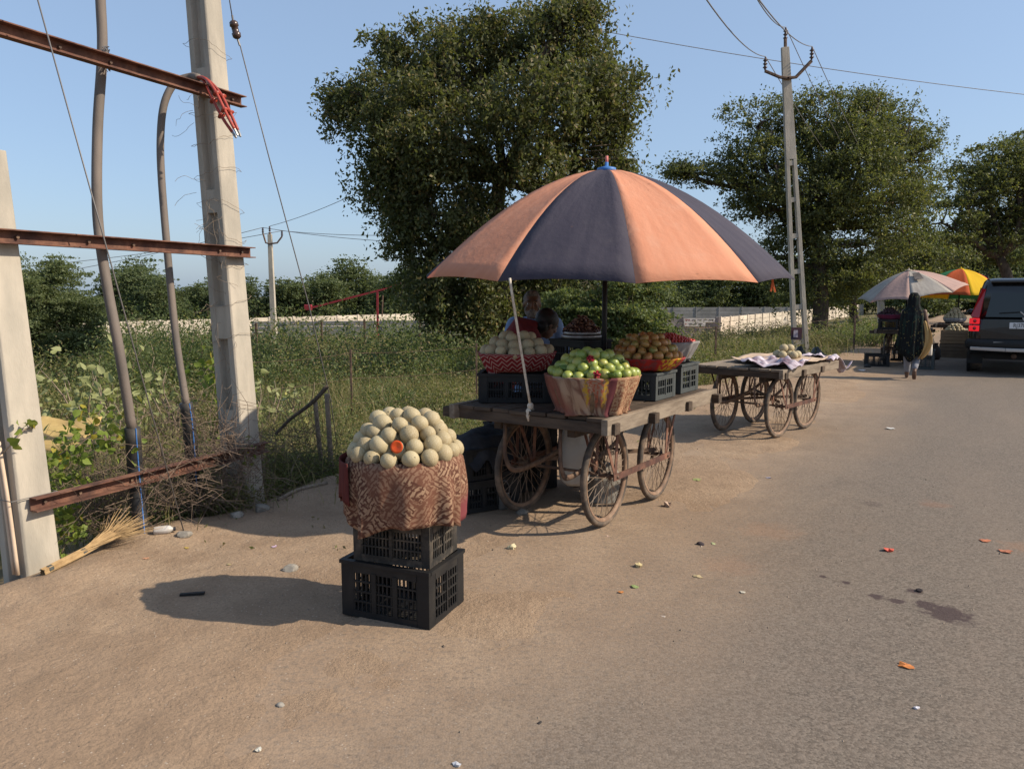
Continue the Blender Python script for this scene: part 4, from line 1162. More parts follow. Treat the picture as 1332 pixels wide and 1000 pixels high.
# ================================================================== CRATES
_cr = {}
def crate_meshes(L, W, H, mat, dense):
    key = (L, W, H, mat.name, dense)
    if key in _cr: return _cr[key]
    cw = .075 if L > .45 else .05; bt = .035; tb = .05
    def side(Ls):
        m = MB(); x0, x1 = -Ls / 2 + cw - .006, Ls / 2 - cw + .006; z0, z1 = bt, H - tb
        m.box((0, 0, bt / 2 + .002), (x1 - x0, .012, bt)); m.box((0, 0, H - tb / 2 - .012), (x1 - x0, .014, tb - .01))
        nh = max(2, int(round((z1 - z0) / .05)))
        for i in range(1, nh): m.box((0, -.002, z0 + (z1 - z0) * i / nh), (x1 - x0, .010, .008))
        nv = max(4, int((x1 - x0) / dense))
        for i in range(1, nv): m.box((x0 + (x1 - x0) * i / nv, 0, (z0 + z1) / 2), (.0075, .007, z1 - z0))
        nr = 2 if Ls < .45 else 3
        for i in range(1, nr): m.box((x0 + (x1 - x0) * i / nr, -.004, (z0 + z1) / 2), (.026 if Ls > .45 else .016, .014, z1 - z0))
        return m.mesh('side_panel', mat)
    post = MB(); c = .012
    post.prism([(0, 0), (cw - c, 0), (cw, c * .5), (cw, .012), (.012, .012), (.012, cw), (c * .5, cw), (0, cw - c)], (0, 0, .003), (0, 0, H - .012), (1, 0, 0), (0, 1, 0))
    rim = MB()
    for s in (-1, 1):
        rim.box((0, s * (W / 2 - .006), H - .007), (L + .012, .030, .018)); rim.box((s * (L / 2 - .006), 0, H - .0075), (.030, W - .022, .018))
    base = MB(); base.box((0, 0, .012), (L - .03, W - .03, .012))
    for s in (-1, 1): base.box((0, s * (W / 2 - .05), .004), (L - .06, .03, .008))
    _cr[key] = (side(L), side(W), post.mesh('corner_post', mat), rim.mesh('rim', mat), base.mesh('base', mat))
    return _cr[key]
def crate(loc, rotz, L, W, H, label, mat, dense=.021, group=None):
    t = thing('plastic_crate', label, 'crate', loc, rotz, group)
    sl, sw, po, ri, ba = crate_meshes(L, W, H, mat, dense)
    e = .008
    obj('side_panel', sl, t, (0, -W / 2 + e, 0)); obj('side_panel', sl, t, (0, W / 2 - e, 0), (0, 0, PI))
    obj('side_panel', sw, t, (L / 2 - e, 0, 0), (0, 0, PI / 2)); obj('side_panel', sw, t, (-L / 2 + e, 0, 0), (0, 0, -PI / 2))
    for (x, y, r) in ((-L / 2, -W / 2, 0), (L / 2, -W / 2, PI / 2), (L / 2, W / 2, PI), (-L / 2, W / 2, -PI / 2)): obj('corner_post', po, t, (x, y, 0), (0, 0, r))
    obj('rim', ri, t); obj('base', ba, t)
    return t

# ================================================================== FRUIT
def melon_mat():
    m, nt, b = new_mat('netted_melon'); n = N(nt); o = n.objpos()
    base = n.mix(n.rnd(), (0.30, 0.232, 0.125), (0.40, 0.33, 0.19))
    net = n.voro(o, 95, 'DISTANCE_TO_EDGE')
    col = n.mix(n.ramp(net, .02, .09, .55, 0), base, (0.46, 0.40, 0.275))
    col = n.mix(n.math('MULTIPLY', n.ramp(n.noise(o, 12, 4), .55, .75), .5), col, (0.36, 0.24, 0.12))
    n.put(b.inputs['Base Color'], col); b.inputs['Roughness'].default_value = .7
    n.put(b.inputs['Normal'], n.bump(net, .25, .002)); return m
def fruit_mat(name, c1, c2, c3, rough=.38, scale=9):
    m, nt, b = new_mat(name); n = N(nt); o = n.objpos(); r = n.rnd()
    sh = n.vmath('ADD', o, n.comb(r, n.math('MULTIPLY', r, 7.0), 0.0))
    col = n.mix(r, c1, c2)
    col = n.mix(n.ramp(n.noise(sh, scale, 3), .5, .72), col, c3)
    n.put(b.inputs['Base Color'], col); b.inputs['Roughness'].default_value = rough
    n.put(b.inputs['Normal'], n.bump(n.noise(o, 60, 3), .15, .002)); return m
MAT['melon'] = melon_mat()
MAT['guava'] = fruit_mat('guava_skin', (0.17, 0.235, 0.042), (0.33, 0.36, 0.085), (0.40, 0.35, 0.085))
MAT['persim'] = fruit_mat('orange_green_fruit', (0.42, 0.15, 0.05), (0.36, 0.24, 0.065), (0.22, 0.24, 0.06), .42)
MAT['berry'] = fruit_mat('red_berry', (0.46, 0.035, 0.03), (0.55, 0.10, 0.05), (0.4, 0.02, 0.03), .3)
def fruit_mesh(name, r, mat, sq=.94, n=18, m=12, dimple=.0, neck=0.0):
    b = MB(); b.ball((0, 0, 0), r, n, m)
    out = []
    for x, y, z in b.v:
        t = z / r; k = 1 - dimple * max(0, t - .8) * 3
        ax = 1 + .035 * math.sin(2 * math.atan2(y, x) + t) - neck * max(0, t) * .5
        out.append((x * ax, y * ax, z * sq * k))
    b.v = out
    b.tube([(0, 0, r * sq * .93), (r * .03, 0, r * sq * 1.04)], r * .09, 6)
    return b.mesh(name, mat, True)
MELON = [fruit_mesh('melon', .044, MAT['melon'], .95), fruit_mesh('melon', .044, MAT['melon'], 1.02)]
GUAVA = [fruit_mesh('guava', .037, MAT['guava'], .98, neck=.12), fruit_mesh('guava', .037, MAT['guava'], .93)]
PERS = [fruit_mesh('round_fruit', .036, MAT['persim'], .88, dimple=.4)]
def pile(c, R, r, layers, shrink, rise, jit=.12):
    """stacked rings of touching balls: returns (pos, scale)"""
    out = []
    for l in range(layers):
        Rl = R - l * shrink; z = c[2] + l * rise
        ring = Rl
        first = True
        while ring > r * .5:
            if not first and l < layers - 1 and ring < Rl - r * 2.3: break    # hidden heart of the heap
            k = max(1, int(2 * PI * ring / (r * 2.06)))
            q0 = random.uniform(0, 6.28)
            for i in range(k):
                q = q0 + 2 * PI * i / k
                out.append((Vector((c[0] + ring * math.cos(q) + random.uniform(-jit, jit) * r, c[1] + ring * math.sin(q) + random.uniform(-jit, jit) * r, z + random.uniform(-jit, jit) * r + (.35 * r if not first else 0))), random.uniform(.88, 1.1)))
            ring -= r * 1.95; first = False
        if Rl <= r * .6: break
    return out
def put_fruit(meshes, name, items, label, cat, group):
    for p, s in items:
        o = obj(name, random.choice(meshes), None, p, (random.uniform(-1.2, 1.2), random.uniform(-1.2, 1.2), random.uniform(0, 6.28)), s)
        tag(o, label, cat, group)

# ================================================================== CLOTHS (patterns use the cloth's own coordinates)
def cloth_base(name, fn, rough=.9, trans=.12):
    m, nt, b = new_mat(name); n = N(nt)
    uv = n.attr('uvw'); s = n.sep(uv)
    col = fn(n, s[0], s[1], uv)
    n.put(b.inputs['Base Color'], col); b.inputs['Roughness'].default_value = rough; b.inputs['Specular IOR Level'].default_value = .1
    n.put(b.inputs['Normal'], n.bump(n.noise(n.objpos(), 260, 2), .2, .001))
    return cloth_mat(m, trans)
def pat_leaf(n, u, v, uv):
    # patches of slanting leaf strokes, tan on brown, each patch slanting its own way
    X = n.math('MULTIPLY', u, 1.75); Y = n.math('MULTIPLY', v, .33)
    p = n.comb(X, Y, 0.0)
    w = n.node('ShaderNodeTexNoise'); n.put(w.inputs['Vector'], p); w.inputs['Scale'].default_value = 9
    p = n.vmath('ADD', p, n.vmath('SCALE', n.vmath('SUBTRACT', w.outputs['Color'], (.5, .5, .5)), scale=.065))
    cell = n.sep(n.voro(n.vmath('MULTIPLY', p, (1, .75, 1)), 14, out='Color'))
    sg = n.math('SUBTRACT', n.math('MULTIPLY', n.math('GREATER_THAN', cell[0], .5), 2.0), 1.0)
    q = n.sep(p)
    t = n.math('ADD', n.math('MULTIPLY', q[0], 36.0), n.math('MULTIPLY', n.math('MULTIPLY', q[1], 29.0), sg))
    st = n.math('ABSOLUTE', n.math('SUBTRACT', n.math('FRACT', t), .5))
    l = n.math('SUBTRACT', n.math('MULTIPLY', q[1], 18.0), n.math('MULTIPLY', n.math('MULTIPLY', q[0], 11.0), sg))
    gap = n.math('FRACT', n.math('ADD', l, n.math('MULTIPLY', n.math('FLOOR', t), .37)))
    k = n.math('MULTIPLY', n.ramp(st, .13, .22), n.ramp(gap, .12, .24))
    k = n.math('MULTIPLY', k, n.ramp(n.noise(p, 26, 4), .34, .52))
    tone = n.ramp(cell[1], .2, .8)
    col = n.mix(k, n.mix(tone, (0.105, 0.046, 0.032), (0.155, 0.07, 0.046)), n.mix(tone, (0.33, 0.21, 0.135), (0.26, 0.15, 0.098)))
    hem = n.math('MULTIPLY', n.ramp(u, .36, .40), n.math('MULTIPLY', n.ramp(u, .46, .50, 1, 0), n.ramp(v, .55, .8)))
    return n.mix(hem, col, (0.20, 0.055, 0.06))
def pat_zig(n, u, v, uv):
    tri = n.math('ABSOLUTE', n.math('SUBTRACT', n.math('FRACT', n.math('MULTIPLY', u, 22.0)), .5))
    k = n.math('FRACT', n.math('ADD', n.math('MULTIPLY', v, 8.5), n.math('MULTIPLY', tri, 2.0)))
    w = n.ramp(n.math('ABSOLUTE', n.math('SUBTRACT', k, .5)), .10, .20, 1, 0)
    thread = n.ramp(n.noise(n.comb(n.math('MULTIPLY', u, 200), n.math('MULTIPLY', v, 60)), 1.0, 2), .35, .6)
    return n.mix(n.math('MULTIPLY', w, n.math('MULTIPLY_ADD', thread, .6, .4)), (0.20, 0.020, 0.024), (0.42, 0.30, 0.26))
def pat_flower(n, u, v, uv):
    P2 = n.comb(n.math('MULTIPLY', u, 6.0), v)
    strip = n.ramp(n.noise(n.comb(n.math('ADD', n.math('MULTIPLY', u, 38), n.math('MULTIPLY', v, 2.2)), n.math('MULTIPLY', v, 2.0)), 1.0, 4, .5, 1.2), .36, .64)
    col = n.mix(strip, (0.17, 0.085, 0.06), (0.38, 0.27, 0.19))
    fine = n.ramp(n.noise(n.comb(n.math('MULTIPLY', u, 160), n.math('MULTIPLY', v, 26)), 1.0, 3), .42, .56)
    right = n.ramp(u, .79, .80)
    col = n.mix(right, col, n.mix(fine, (0.24, 0.10, 0.06), (0.42, 0.27, 0.16)))
    band = n.math('MULTIPLY', n.ramp(u, .785, .79), n.ramp(u, .815, .82, 1, 0)); col = n.mix(band, col, (0.14, 0.045, 0.05))
    left = n.ramp(n.math('ADD', u, n.math('MULTIPLY', v, .12)), .655, .69, 1, 0); col = n.mix(n.math('MULTIPLY', left, .85), col, (0.22, 0.085, 0.065))
    blot = n.noise(n.comb(n.math('MULTIPLY', u, 90), n.math('MULTIPLY', v, 18)), 1.0, 4, .65)
    d = n.math('ADD', n.math('ABSOLUTE', n.math('SUBTRACT', u, .745)), n.math('MULTIPLY', n.math('SUBTRACT', n.noise(n.comb(n.math('MULTIPLY', u, 50), n.math('MULTIPLY', v, 9)), 1.0, 3), .5), .05))
    reg = n.math('MULTIPLY', n.ramp(d, .035, .045, 1, 0), n.ramp(v, .22, .32))
    col = n.mix(n.math('MULTIPLY', reg, n.ramp(blot, .48, .54)), col, (0.36, 0.11, 0.065))
    edge = n.math('MULTIPLY', n.math('MULTIPLY', n.ramp(d, .022, .028), n.ramp(d, .036, .044, 1, 0)), n.ramp(v, .22, .32))
    col = n.mix(n.math('MULTIPLY', edge, n.ramp(blot, .40, .46)), col, (0.42, 0.26, 0.04))
    return n.mix(n.math('MULTIPLY', n.math('MULTIPLY', n.ramp(d, .008, .016, 1, 0), n.ramp(v, .62, .7)), n.ramp(blot, .5, .56)), col, (0.5, 0.42, 0.36))
def pat_redsheet(n, u, v, uv):
    bl = n.noise(n.comb(n.math('MULTIPLY', u, 40), n.math('MULTIPLY', v, 5)), 1.0, 2)
    col = n.mix(n.ramp(bl, .45, .6), (0.40, 0.035, 0.03), (0.24, 0.06, 0.06))
    k = n.math('MULTIPLY', n.ramp(u, .78, .80), n.math('MULTIPLY', n.ramp(u, .88, .90, 1, 0), n.ramp(n.noise(n.comb(n.math('MULTIPLY', u, 70), n.math('MULTIPLY', v, 6)), 1.0, 2), .46, .52)))
    return n.mix(k, col, (0.55, 0.36, 0.03))
def pat_plain(c1, c2):
    def f(n, u, v, uv): return n.mix(n.ramp(n.noise(n.comb(n.math('MULTIPLY', u, 30), n.math('MULTIPLY', v, 2)), 1.0, 3), .4, .6), c1, c2)
    return f
MAT['c_leaf'] = cloth_base('brown_leaf_print_cloth', pat_leaf)
MAT['c_zig'] = cloth_base('red_zigzag_cloth', pat_zig)
MAT['c_flower'] = cloth_base('flower_print_cloth', pat_flower)
MAT['c_red'] = cloth_base('red_yellow_sheet', pat_redsheet, .5)
MAT['c_grey'] = cloth_base('grey_cotton_cloth', pat_plain((0.24, 0.23, 0.23), (0.34, 0.32, 0.31)))
MAT['c_maroon'] = cloth_base('plain_maroon_cloth', pat_plain((0.13, 0.035, 0.03), (0.10, 0.03, 0.028)))
MAT['wicker'] = M('old_wicker', (0.20, 0.13, 0.075), (0.12, 0.08, 0.05), 30, .9, bump=.6, bscale=90)

def basket(loc, prof, label, cloth, fold=None, n=72, a0=0.0, group=None, cloth_prof=None, extra=None, rot=0.0, lid_z=None):
    """wicker bowl (solid heart inside so that the heap rests on it) dressed with a cloth"""
    t = thing('fruit_basket', label, 'basket', loc, rot, group)
    w = MB(); w.lathe(prof, 32); z1 = prof[-1][1]; r1 = prof[-1][0]
    w.lathe([(r1, z1), (r1 - .012, z1 + .004), (r1 - .02, z1 - .012), (0.001, z1 - .018 if lid_z is None else lid_z)], 32)
    w.lathe([(0.001, prof[0][1]), prof[0]], 32)
    w.build('basket_bowl', MAT['wicker'], t, True)
    c = MB(); c.lathe(cloth_prof, n, fold=fold, a0=a0)
    co = c.build('cloth', cloth, t, True, thick=.004)
    return t

# ================================================================== MELON STACK (front)
def melon_stack():
    c = Vector((-.555, 3.80, 0))
    yaw = math.atan2(-.19, .45)
    crate((c.x, c.y, gz(c.x, c.y) + .002), yaw, .50, .37, .29, 'large black plastic crate on the ground under the melon basket', MAT['crate'], .024)
    z1 = gz(c.x, c.y) + .292
    c2 = c + Vector((.018, -.015, 0))
    crate((c2.x, c2.y, z1 + .003), yaw + .05, .42, .32, .225, 'dusty smaller black crate directly under the melon basket', MAT['crate_dusty'], .019)
    zb = z1 + .23
    R = .275
    def fold(q, t, r, z):
        # cloth drops straight from the rim, hem uneven, corners hang lower
        d = (q % (2 * PI))
        hang = .30 + .055 * math.exp(-((d - math.radians(232)) / .33) ** 2) + .045 * math.exp(-((d - math.radians(345)) / .30) ** 2) - .03 * math.exp(-((d - math.radians(185)) / .3) ** 2)
        f = t
        wav = (.011 * math.sin(9 * q + 1.5 * f) + .009 * math.sin(17 * q + 1.3) * f + .008 * math.sin(4 * q)) * min(1, f * 1.6)
        big = .035 * math.exp(-((d - math.radians(236)) / .08) ** 2) + .04 * math.exp(-((d - math.radians(318)) / .09) ** 2) + .035 * math.exp(-((d - math.radians(338)) / .06) ** 2)
        rr = R + .012 + .012 * math.sin(PI * min(1, f * 1.1)) + wav + big * f
        if f == 0: rr = R - .004
        return rr, .295 - hang * f ** 1.0 + (.006 if f == 0 else 0)
    prof = [(.16, 0), (.21, .05), (.25, .13), (.272, .22), (.275, .285)]
    t = basket((c2.x, c2.y, zb), prof, 'round basket wrapped in brown leaf print cloth on two crates', MAT['c_leaf'], fold, 120, math.radians(205 - 360), cloth_prof=[(R, 0)] * 15)
    # dark plain end of the cloth at the left
    m = MB(); seg = 18
    V, F, U = [], [], []
    for i in range(9):
        for k in range(seg + 1):
            q = math.radians(160 + 60 * k / seg); rr = R + .045 + .008 * math.sin(k * 1.3) * i / 8 
            V.append((rr * math.cos(q), rr * math.sin(q), .288 - (.21 + .03 * math.sin(k * .35)) * i / 8)); U.append((k / seg, i / 8, 0))
    for i in range(8):
        for k in range(seg): F.append((i * (seg + 1) + k, i * (seg + 1) + k + 1, (i + 1) * (seg + 1) + k + 1, (i + 1) * (seg + 1) + k))
    m.add(V, F, U).build('cloth_end', MAT['c_maroon'], t, True, thick=.004)
    zr = zb + .285
    items = pile((c2.x, c2.y, zr + .030), R - .026, .044, 4, .040, .051, .2)
    cut = P(516, 581, 3.52)
    items = [i for i in items if (i[0] - cut).length > .060 and not (abs(i[0].x - cut.x) < .05 and abs(i[0].z - cut.z) < .05 and i[0].y < cut.y)]
    put_fruit(MELON, 'melon', items, 'pale netted melon heaped on the leaf print basket', 'melon', 'melons heaped on the front basket')
    # cut melon half showing orange flesh, leaning on the front of the heap
    p = cut
    t = thing('cut_melon', 'halved melon with bright orange flesh stuck in the front heap', 'melon', p)
    t.rotation_euler = (math.radians(80), 0, math.radians(-8))
    h = MB(); h.lathe([(.001, -.036), (.018, -.031), (.028, -.018), (.031, 0)], 20); h.build('rind', MAT['melon'], t, True)
    fl = MB(); fl.lathe([(.0305, -.001), (.0295, .0015), (.022, .001), (.012, -.001), (.001, -.002)], 20); fl.build('flesh', M('melon_flesh', (0.75, 0.105, 0.015), (0.62, 0.07, 0.012), 40, .35), t, True)
melon_stack()

# ================================================================== HANDCARTS
_wheel = {}
def wheel_meshes():
    if _wheel: return _wheel
    R = .335; r = .023
    ty = MB(); n, k = 48, 10
    V, F = [], []
    for i in range(n):
        a = 2 * PI * i / n
        for j in range(k):
            q = 2 * PI * j / k; rr = R + r * math.cos(q) * (1.0 if i % 2 else .97)
            V.append((r * .95 * math.sin(q), rr * math.cos(a), rr * math.sin(a)))
    for i in range(n):
        for j in range(k): F.append((i * k + j, i * k + (j + 1) % k, ((i + 1) % n) * k + (j + 1) % k, ((i + 1) % n) * k + j))
    _wheel['tyre'] = ty.add(V, F).mesh('tyre', MAT['tyre'], True)
    rim = MB(); rim.lathe([(R - .016, -.018), (R - .034, -.014), (R - .040, 0), (R - .034, .014), (R - .016, .018)], 48, axis='x'); _wheel['rim'] = rim.mesh('rim', MAT['rim'], True)
    hub = MB(); hub.lathe([(.001, -.065), (.012, -.065), (.012, -.04), (.032, -.038), (.032, -.030), (.018, -.026), (.018, .026), (.032, .030), (.032, .038), (.012, .04), (.012, .065), (.001, .065)], 14, axis='x'); _wheel['hub'] = hub.mesh('hub', MAT['rust_dark'], True)
    sp = MB()
    for i in range(36):
        a = 2 * PI * i / 36; sx = .034 if i % 2 else -.034; b = a + (.5 if (i // 2) % 2 else -.5)
        sp.tube([(sx, .030 * math.cos(b), .030 * math.sin(b)), (0, (R - .036) * math.cos(a), (R - .036) * math.sin(a))], .0024, 4, False)
    _wheel['spokes'] = sp.mesh('spokes', MAT['spoke'])
    return _wheel
def wheel(parent, x, y, z=.358, tilt=0.0, yaw=0.0):
    W = wheel_meshes()
    w = bpy.data.objects.new('wheel', None); w.empty_display_size = .1; link(w); w.parent = parent; w.location = (x, y, z); w.rotation_euler = (random.uniform(0, 6), tilt, yaw)
    for k in ('tyre', 'rim', 'hub', 'spokes'):
        o = obj(k, W[k], w)
        if k == 'spokes': o['kind'] = 'stuff'
    return w

def cart(label, loc, rotz, L, W, top, wx, wy, plank_mat, group=None, curved=True, stub=.1):
    """x = right, y = along the cart, z up; table half length L, half width W"""
    t = thing('handcart', label, 'cart', loc, rotz, group)
    npk = 8; pw = 2 * W / npk
    for i in range(npk):
        x = -W + pw * (i + .5)
        MB().box((x, random.uniform(-.02, .02), top - .0125 + random.uniform(-.003, .003)), (pw - .012, 2 * L - random.uniform(.01, .05), .025)).build('plank', plank_mat, t, bevel=.003)
    for s in (-1, 1):
        MB().box((s * (W + .012), 0, top - .045), (.045, 2 * L + .06, .10)).build('side_beam', MAT['wood'], t, bevel=.004)
    for y in (-L * .93, -L * .35, L * .35, L * .93):
        MB().box((random.uniform(-.02, .02) - .03, y, top - .062), (2 * W + .12 + stub * random.uniform(.3, 1), .075, .07)).build('cross_beam', MAT['wood_dark'], t, bevel=.004)
    for x in (-W * .5, W * .5): MB().box((x, 0, top - .125), (.06, 2 * L * .9, .06)).build('long_beam', MAT['wood_dark'], t, bevel=.004)
    zc = .358
    for sy in (-1, 1):
        y = sy * wy
        MB().tube([(-wx - .10, y, zc), (wx + .10, y, zc)], .011, 8).build('axle', MAT['rust_dark'], t, True)
        for sx in (-1, 1):
            wheel(t, sx * wx, y, zc, random.uniform(-.035, .035), random.uniform(-.05, .05))
            f = MB()
            for dx in (-.075, .075):
                f.bar((sx * wx + dx, y, zc - .01), (sx * wx + dx, y + .03, top - .10), .006, .034, (0, 1, 0))
                f.bar((sx * wx + dx, y, zc), (sx * wx + dx, y + sy * .20, top - .10), .006, .026, (0, 1, 0))
            f.build('fork', MAT['rust'], t)
    for sx in (-1, 1):
        MB().bar((sx * (wx + .088), -wy - .05, zc), (sx * (wx + .088), wy + .05, zc), .008, .045).build('hub_bar', MAT['rust'], t)
    if curved:
        for sx in (-1, 1):
            pts = smooth_pts([(sx * .22, -wy - .42, top - .10), (sx * .22, -wy - .40, zc + .10), (sx * .20, -wy - .20, zc + .02), (sx * .16, wy * .2, zc + .14), (sx * .12, wy * .8, top - .14)], 6)
            MB().tube(pts, [(.006, .022)] * len(pts), 6, side=(1, 0, 0)).build('curved_strap', MAT['rust_dark'], t, True)
    for z in (zc + .02,):
        MB().bar((-wx, -wy, z), (wx, wy, z + .02), .008, .03).build('brace', MAT['rust_dark'], t)
        MB().bar((wx, -wy, z + .025), (-wx, wy, z + .04), .008, .03).build('brace', MAT['rust_dark'], t)
    return t

CA = math.radians(34.5); CZ = .835
ca = Vector((math.sin(CA), math.cos(CA), 0)); cr = Vector((math.cos(CA), -math.sin(CA), 0))
CARTC = Vector((.615, 5.76, 0))
def onc(r, a, z=0.0): return CARTC + cr * r + ca * a + Vector((0, 0, z))
cart('loaded wooden handcart on four spoked wheels under the striped umbrella', CARTC, -CA, .93, .585, CZ, .335, .43, MAT['wood_dark'])
def at_cart(px, py, z): return G(px, py, z)

def load_cart():
    zt = CZ + .003
    # left: black crate with red zigzag basket of melons
    p = onc(-.36, -.50)
    crate((p.x, p.y, zt), -.06, .53, .34, .205, 'black crate under the red zigzag cloth basket', MAT['crate'], .018)
    zb = zt + .21
    R = .265
    def zf(q, t, r, z):
        d = q % (2 * PI)
        k = math.exp(-((d - math.radians(212)) / .16) ** 2)
        return r + .012 * math.sin(8 * q) * (1 - t) + .008 * math.sin(13 * q) + k * .02 * (1 - t), z - k * .10 * (1 - t) ** 2
    b = p + Vector((.0, -.01, 0))
    basket((b.x, b.y, zb), [(.15, 0), (.21, .04), (.245, .09), (.255, .125)], 'shallow basket wrapped in red zigzag cloth on the cart', MAT['c_zig'], zf, 96, math.radians(90), cloth_prof=[(.17, .004), (.20, .018), (.235, .055), (.258, .095), (.275, .130), (.282, .142), (.262, .136), (.25, .122)])
    put_fruit(MELON, 'melon', pile((b.x, b.y, zb + .150), .225, .044, 3, .066, .050, .2), 'pale melon heaped in the red zigzag basket', 'melon', 'melons in the red zigzag basket')
    # guava basket
    g = P(770, 520, 5.0); g = Vector((g.x, 5.0, zt))
    def gf(q, t, r, z):
        w = (.011 * math.sin(13 * q + .6 + 2.5 * t) + .007 * math.sin(23 * q - 3 * t) + .008 * math.sin(5 * q)) * (1.15 - t)
        return r + w, z + .006 * math.sin(6 * q) * (1 - t)
    basket(tuple(g), [(.20, 0), (.235, .06), (.268, .14), (.292, .232)], 'round basket wrapped in flower print cloth heaped with guavas', MAT['c_flower'], gf, 120, math.radians(0), cloth_prof=[(.235, .003), (.228, .02), (.245, .06), (.272, .12), (.292, .18), (.306, .232), (.312, .244), (.295, .247), (.28, .235)])
    gi = pile((g.x, g.y, zt + .258), .265, .037, 4, .050, .038, .24)
    def on_heap(px, py):
        d = ray(px, py).normalized(); o = Vector((0, 0, CAM_H)); best = None
        for c, s in gi:
            r = .037 * s; m = c - o; b = m.dot(d); q = m.length_squared - b * b
            if q < r * r:
                t = b - math.sqrt(r * r - q); best = t if best is None else min(best, t)
        return o + d * (best - .006) if best else P(px, py, g.y - .22)
    put_fruit(GUAVA, 'guava', gi, 'green guava heaped on the flower print basket', 'guava', 'guavas in the flower print basket')
    o = obj('guava', GUAVA[0], None, P(787, 449, 5.42), (.3, .4, 0), 1.0); 
    o.location = P(782, 468, 5.02); tag(o, 'green guava heaped on the flower print basket', 'guava', 'guavas in the flower print basket')
    # leaves and red flowers on the guavas
    lf = leaf_mat('guava_leaf', (0.09, 0.16, 0.04), (0.17, 0.26, 0.07), None, .3)
    for px, py, s, yaw in ((800, 480, .12, .3), (812, 470, .10, 1.2), (792, 489, .11, 2.1), (750, 482, .09, 2.6), (744, 496, .08, .9), (735, 478, .08, -.4), (806, 471, .09, .8)):
        m = MB(); V = []; F = []
        for i in range(7):
            t = i / 6; w = .21 * math.sin(PI * min(1, t * .96 + .02)) ** .8
            V += [((t - .5), -w, -.15 * (t - .4) ** 2 + .05), ((t - .5), 0, -.15 * (t - .4) ** 2), ((t - .5), w, -.15 * (t - .4) ** 2 + .05)]
        for i in range(6):
            for j in range(2): F.append((i * 3 + j, i * 3 + j + 1, i * 3 + j + 4, i * 3 + j + 3))
        p2 = on_heap(px, py)
        o = m.add(V, F).build('guava_leaf', lf, None, True, loc=p2, rot=(.9, .2, yaw), thick=.01); o.scale = (s, s, s)
        tag(o, 'green leaf laid on the guava heap', 'leaf', 'leaves on the guava heap')
    rf = M('red_flower', (0.30, 0.014, 0.03), (0.22, 0.01, 0.02), 30, .7)
    for px, py in ((768, 467), (776, 487)):
        m = MB(); m.ball((0, 0, 0), .014, 8, 6)
        for k in range(34):
            d = Vector(RNG.normal(size=3)).normalized(); e = d * .027; sd = d.orthogonal().normalized() * .006
            m.add([d * .008 - sd, d * .008 + sd, e + sd * .8, e - sd * .8], [(0, 1, 2, 3)])
        o = m.build('red_flower', rf, None, loc=on_heap(px, py)); tag(o, 'small red flower set among the guavas', 'flower', 'red flowers on the guavas')
    # dark fruit tray on an upended crate
    d = P(757, 440, 6.12); d = Vector((d.x, 6.15, zt))
    crate((d.x, d.y, zt), -CA - .2, .36, .30, .20, 'lower black crate under the dark fruit tray', MAT['crate'], .02)
    crate((d.x - .01, d.y, zt + .203), -CA - .3, .40, .30, .205, 'upper black crate directly under the dark fruit tray', MAT['crate'], .02)
    zt2 = zt + .412
    tr = thing('metal_tray', 'round shiny metal tray heaped with dark brown pods', 'tray', (d.x, d.y - .02, zt2))
    MB().lathe([(.001, .002), (.155, .002), (.165, .012), (.168, .03), (.160, .032), (.158, .02), (.001, .016)], 32).build('dish', MAT['steel'], tr, True)
    MB().lathe([(.135, .032), (.150, .034), (.152, .058), (.142, .060), (.001, .062)], 32).build('upper_ring', MAT['steel'], tr, True)
    pm = M('dark_pod', (0.045, 0.016, 0.012), (0.075, 0.03, 0.02), 20, .4, var=.5); pe = M('pod_cut_edge', (0.42, 0.25, 0.16), None, rough=.6)
    pods = MB(); pods.ball((0, 0, 0), (.011, .034, .011), 8, 6); pme = pods.mesh('dark_pod', pm, True); pe1 = MB(); pe1.ball((0, 0, .0085), (.0045, .028, .005), 6, 4); pem = pe1.mesh('pale_seam', pe, True)
    for q, s in pile((d.x, d.y - .02, zt2 + .070), .135, .0165, 7, .0195, .0165, .3):
        o = obj('dark_pod', pme, None, q, (random.uniform(-.4, .4), random.uniform(-.8, .8), random.uniform(0, 6.28)), s)
        tag(o, 'dark brown pod with a pale seam on the metal tray', 'pod', 'pods heaped on the metal tray')
        obj('pale_seam', pem, o)
    # orange-green fruit on a grey crate
    c = onc(.36, .17)
    crate((c.x, c.y, zt), -CA + PI / 2, .36, .30, .20, 'grey crate under the red and yellow sheet basket', MAT['crate_grey'], .035)
    def rf2(q, t, r, z): return r + .006 * math.sin(9 * q) + .004 * math.sin(17 * q), z
    zb = zt + .205
    basket((c.x - .02, c.y + .01, zb), [(.17, 0), (.22, .03), (.262, .07), (.275, .09)], 'wide basket lined with a red and yellow sheet', MAT['c_red'], rf2, 72, 0.0, cloth_prof=[(.19, .004), (.23, .025), (.265, .06), (.29, .09), (.298, .098), (.285, .10), (.268, .09)])
    put_fruit(PERS, 'round_fruit', pile((c.x - .02, c.y + .01, zb + .112), .245, .036, 4, .046, .042, .2), 'orange and green round fruit heaped in the red sheet basket', 'fruit', 'orange fruit in the red sheet basket')
    # berries in a grey cloth basket on a crate
    e = onc(.33, .66)
    crate((e.x, e.y, zt), -CA + PI / 2, .36, .34, .225, 'black crate under the grey cloth berry basket', MAT['crate_grey'], .04)
    def bf(q, t, r, z): return r + (.010 * math.sin(11 * q) + .007 * math.sin(19 * q + 1)) * (1.05 - t), z - .02 * math.sin(3 * q) * (1 - t)
    zb = zt + .232
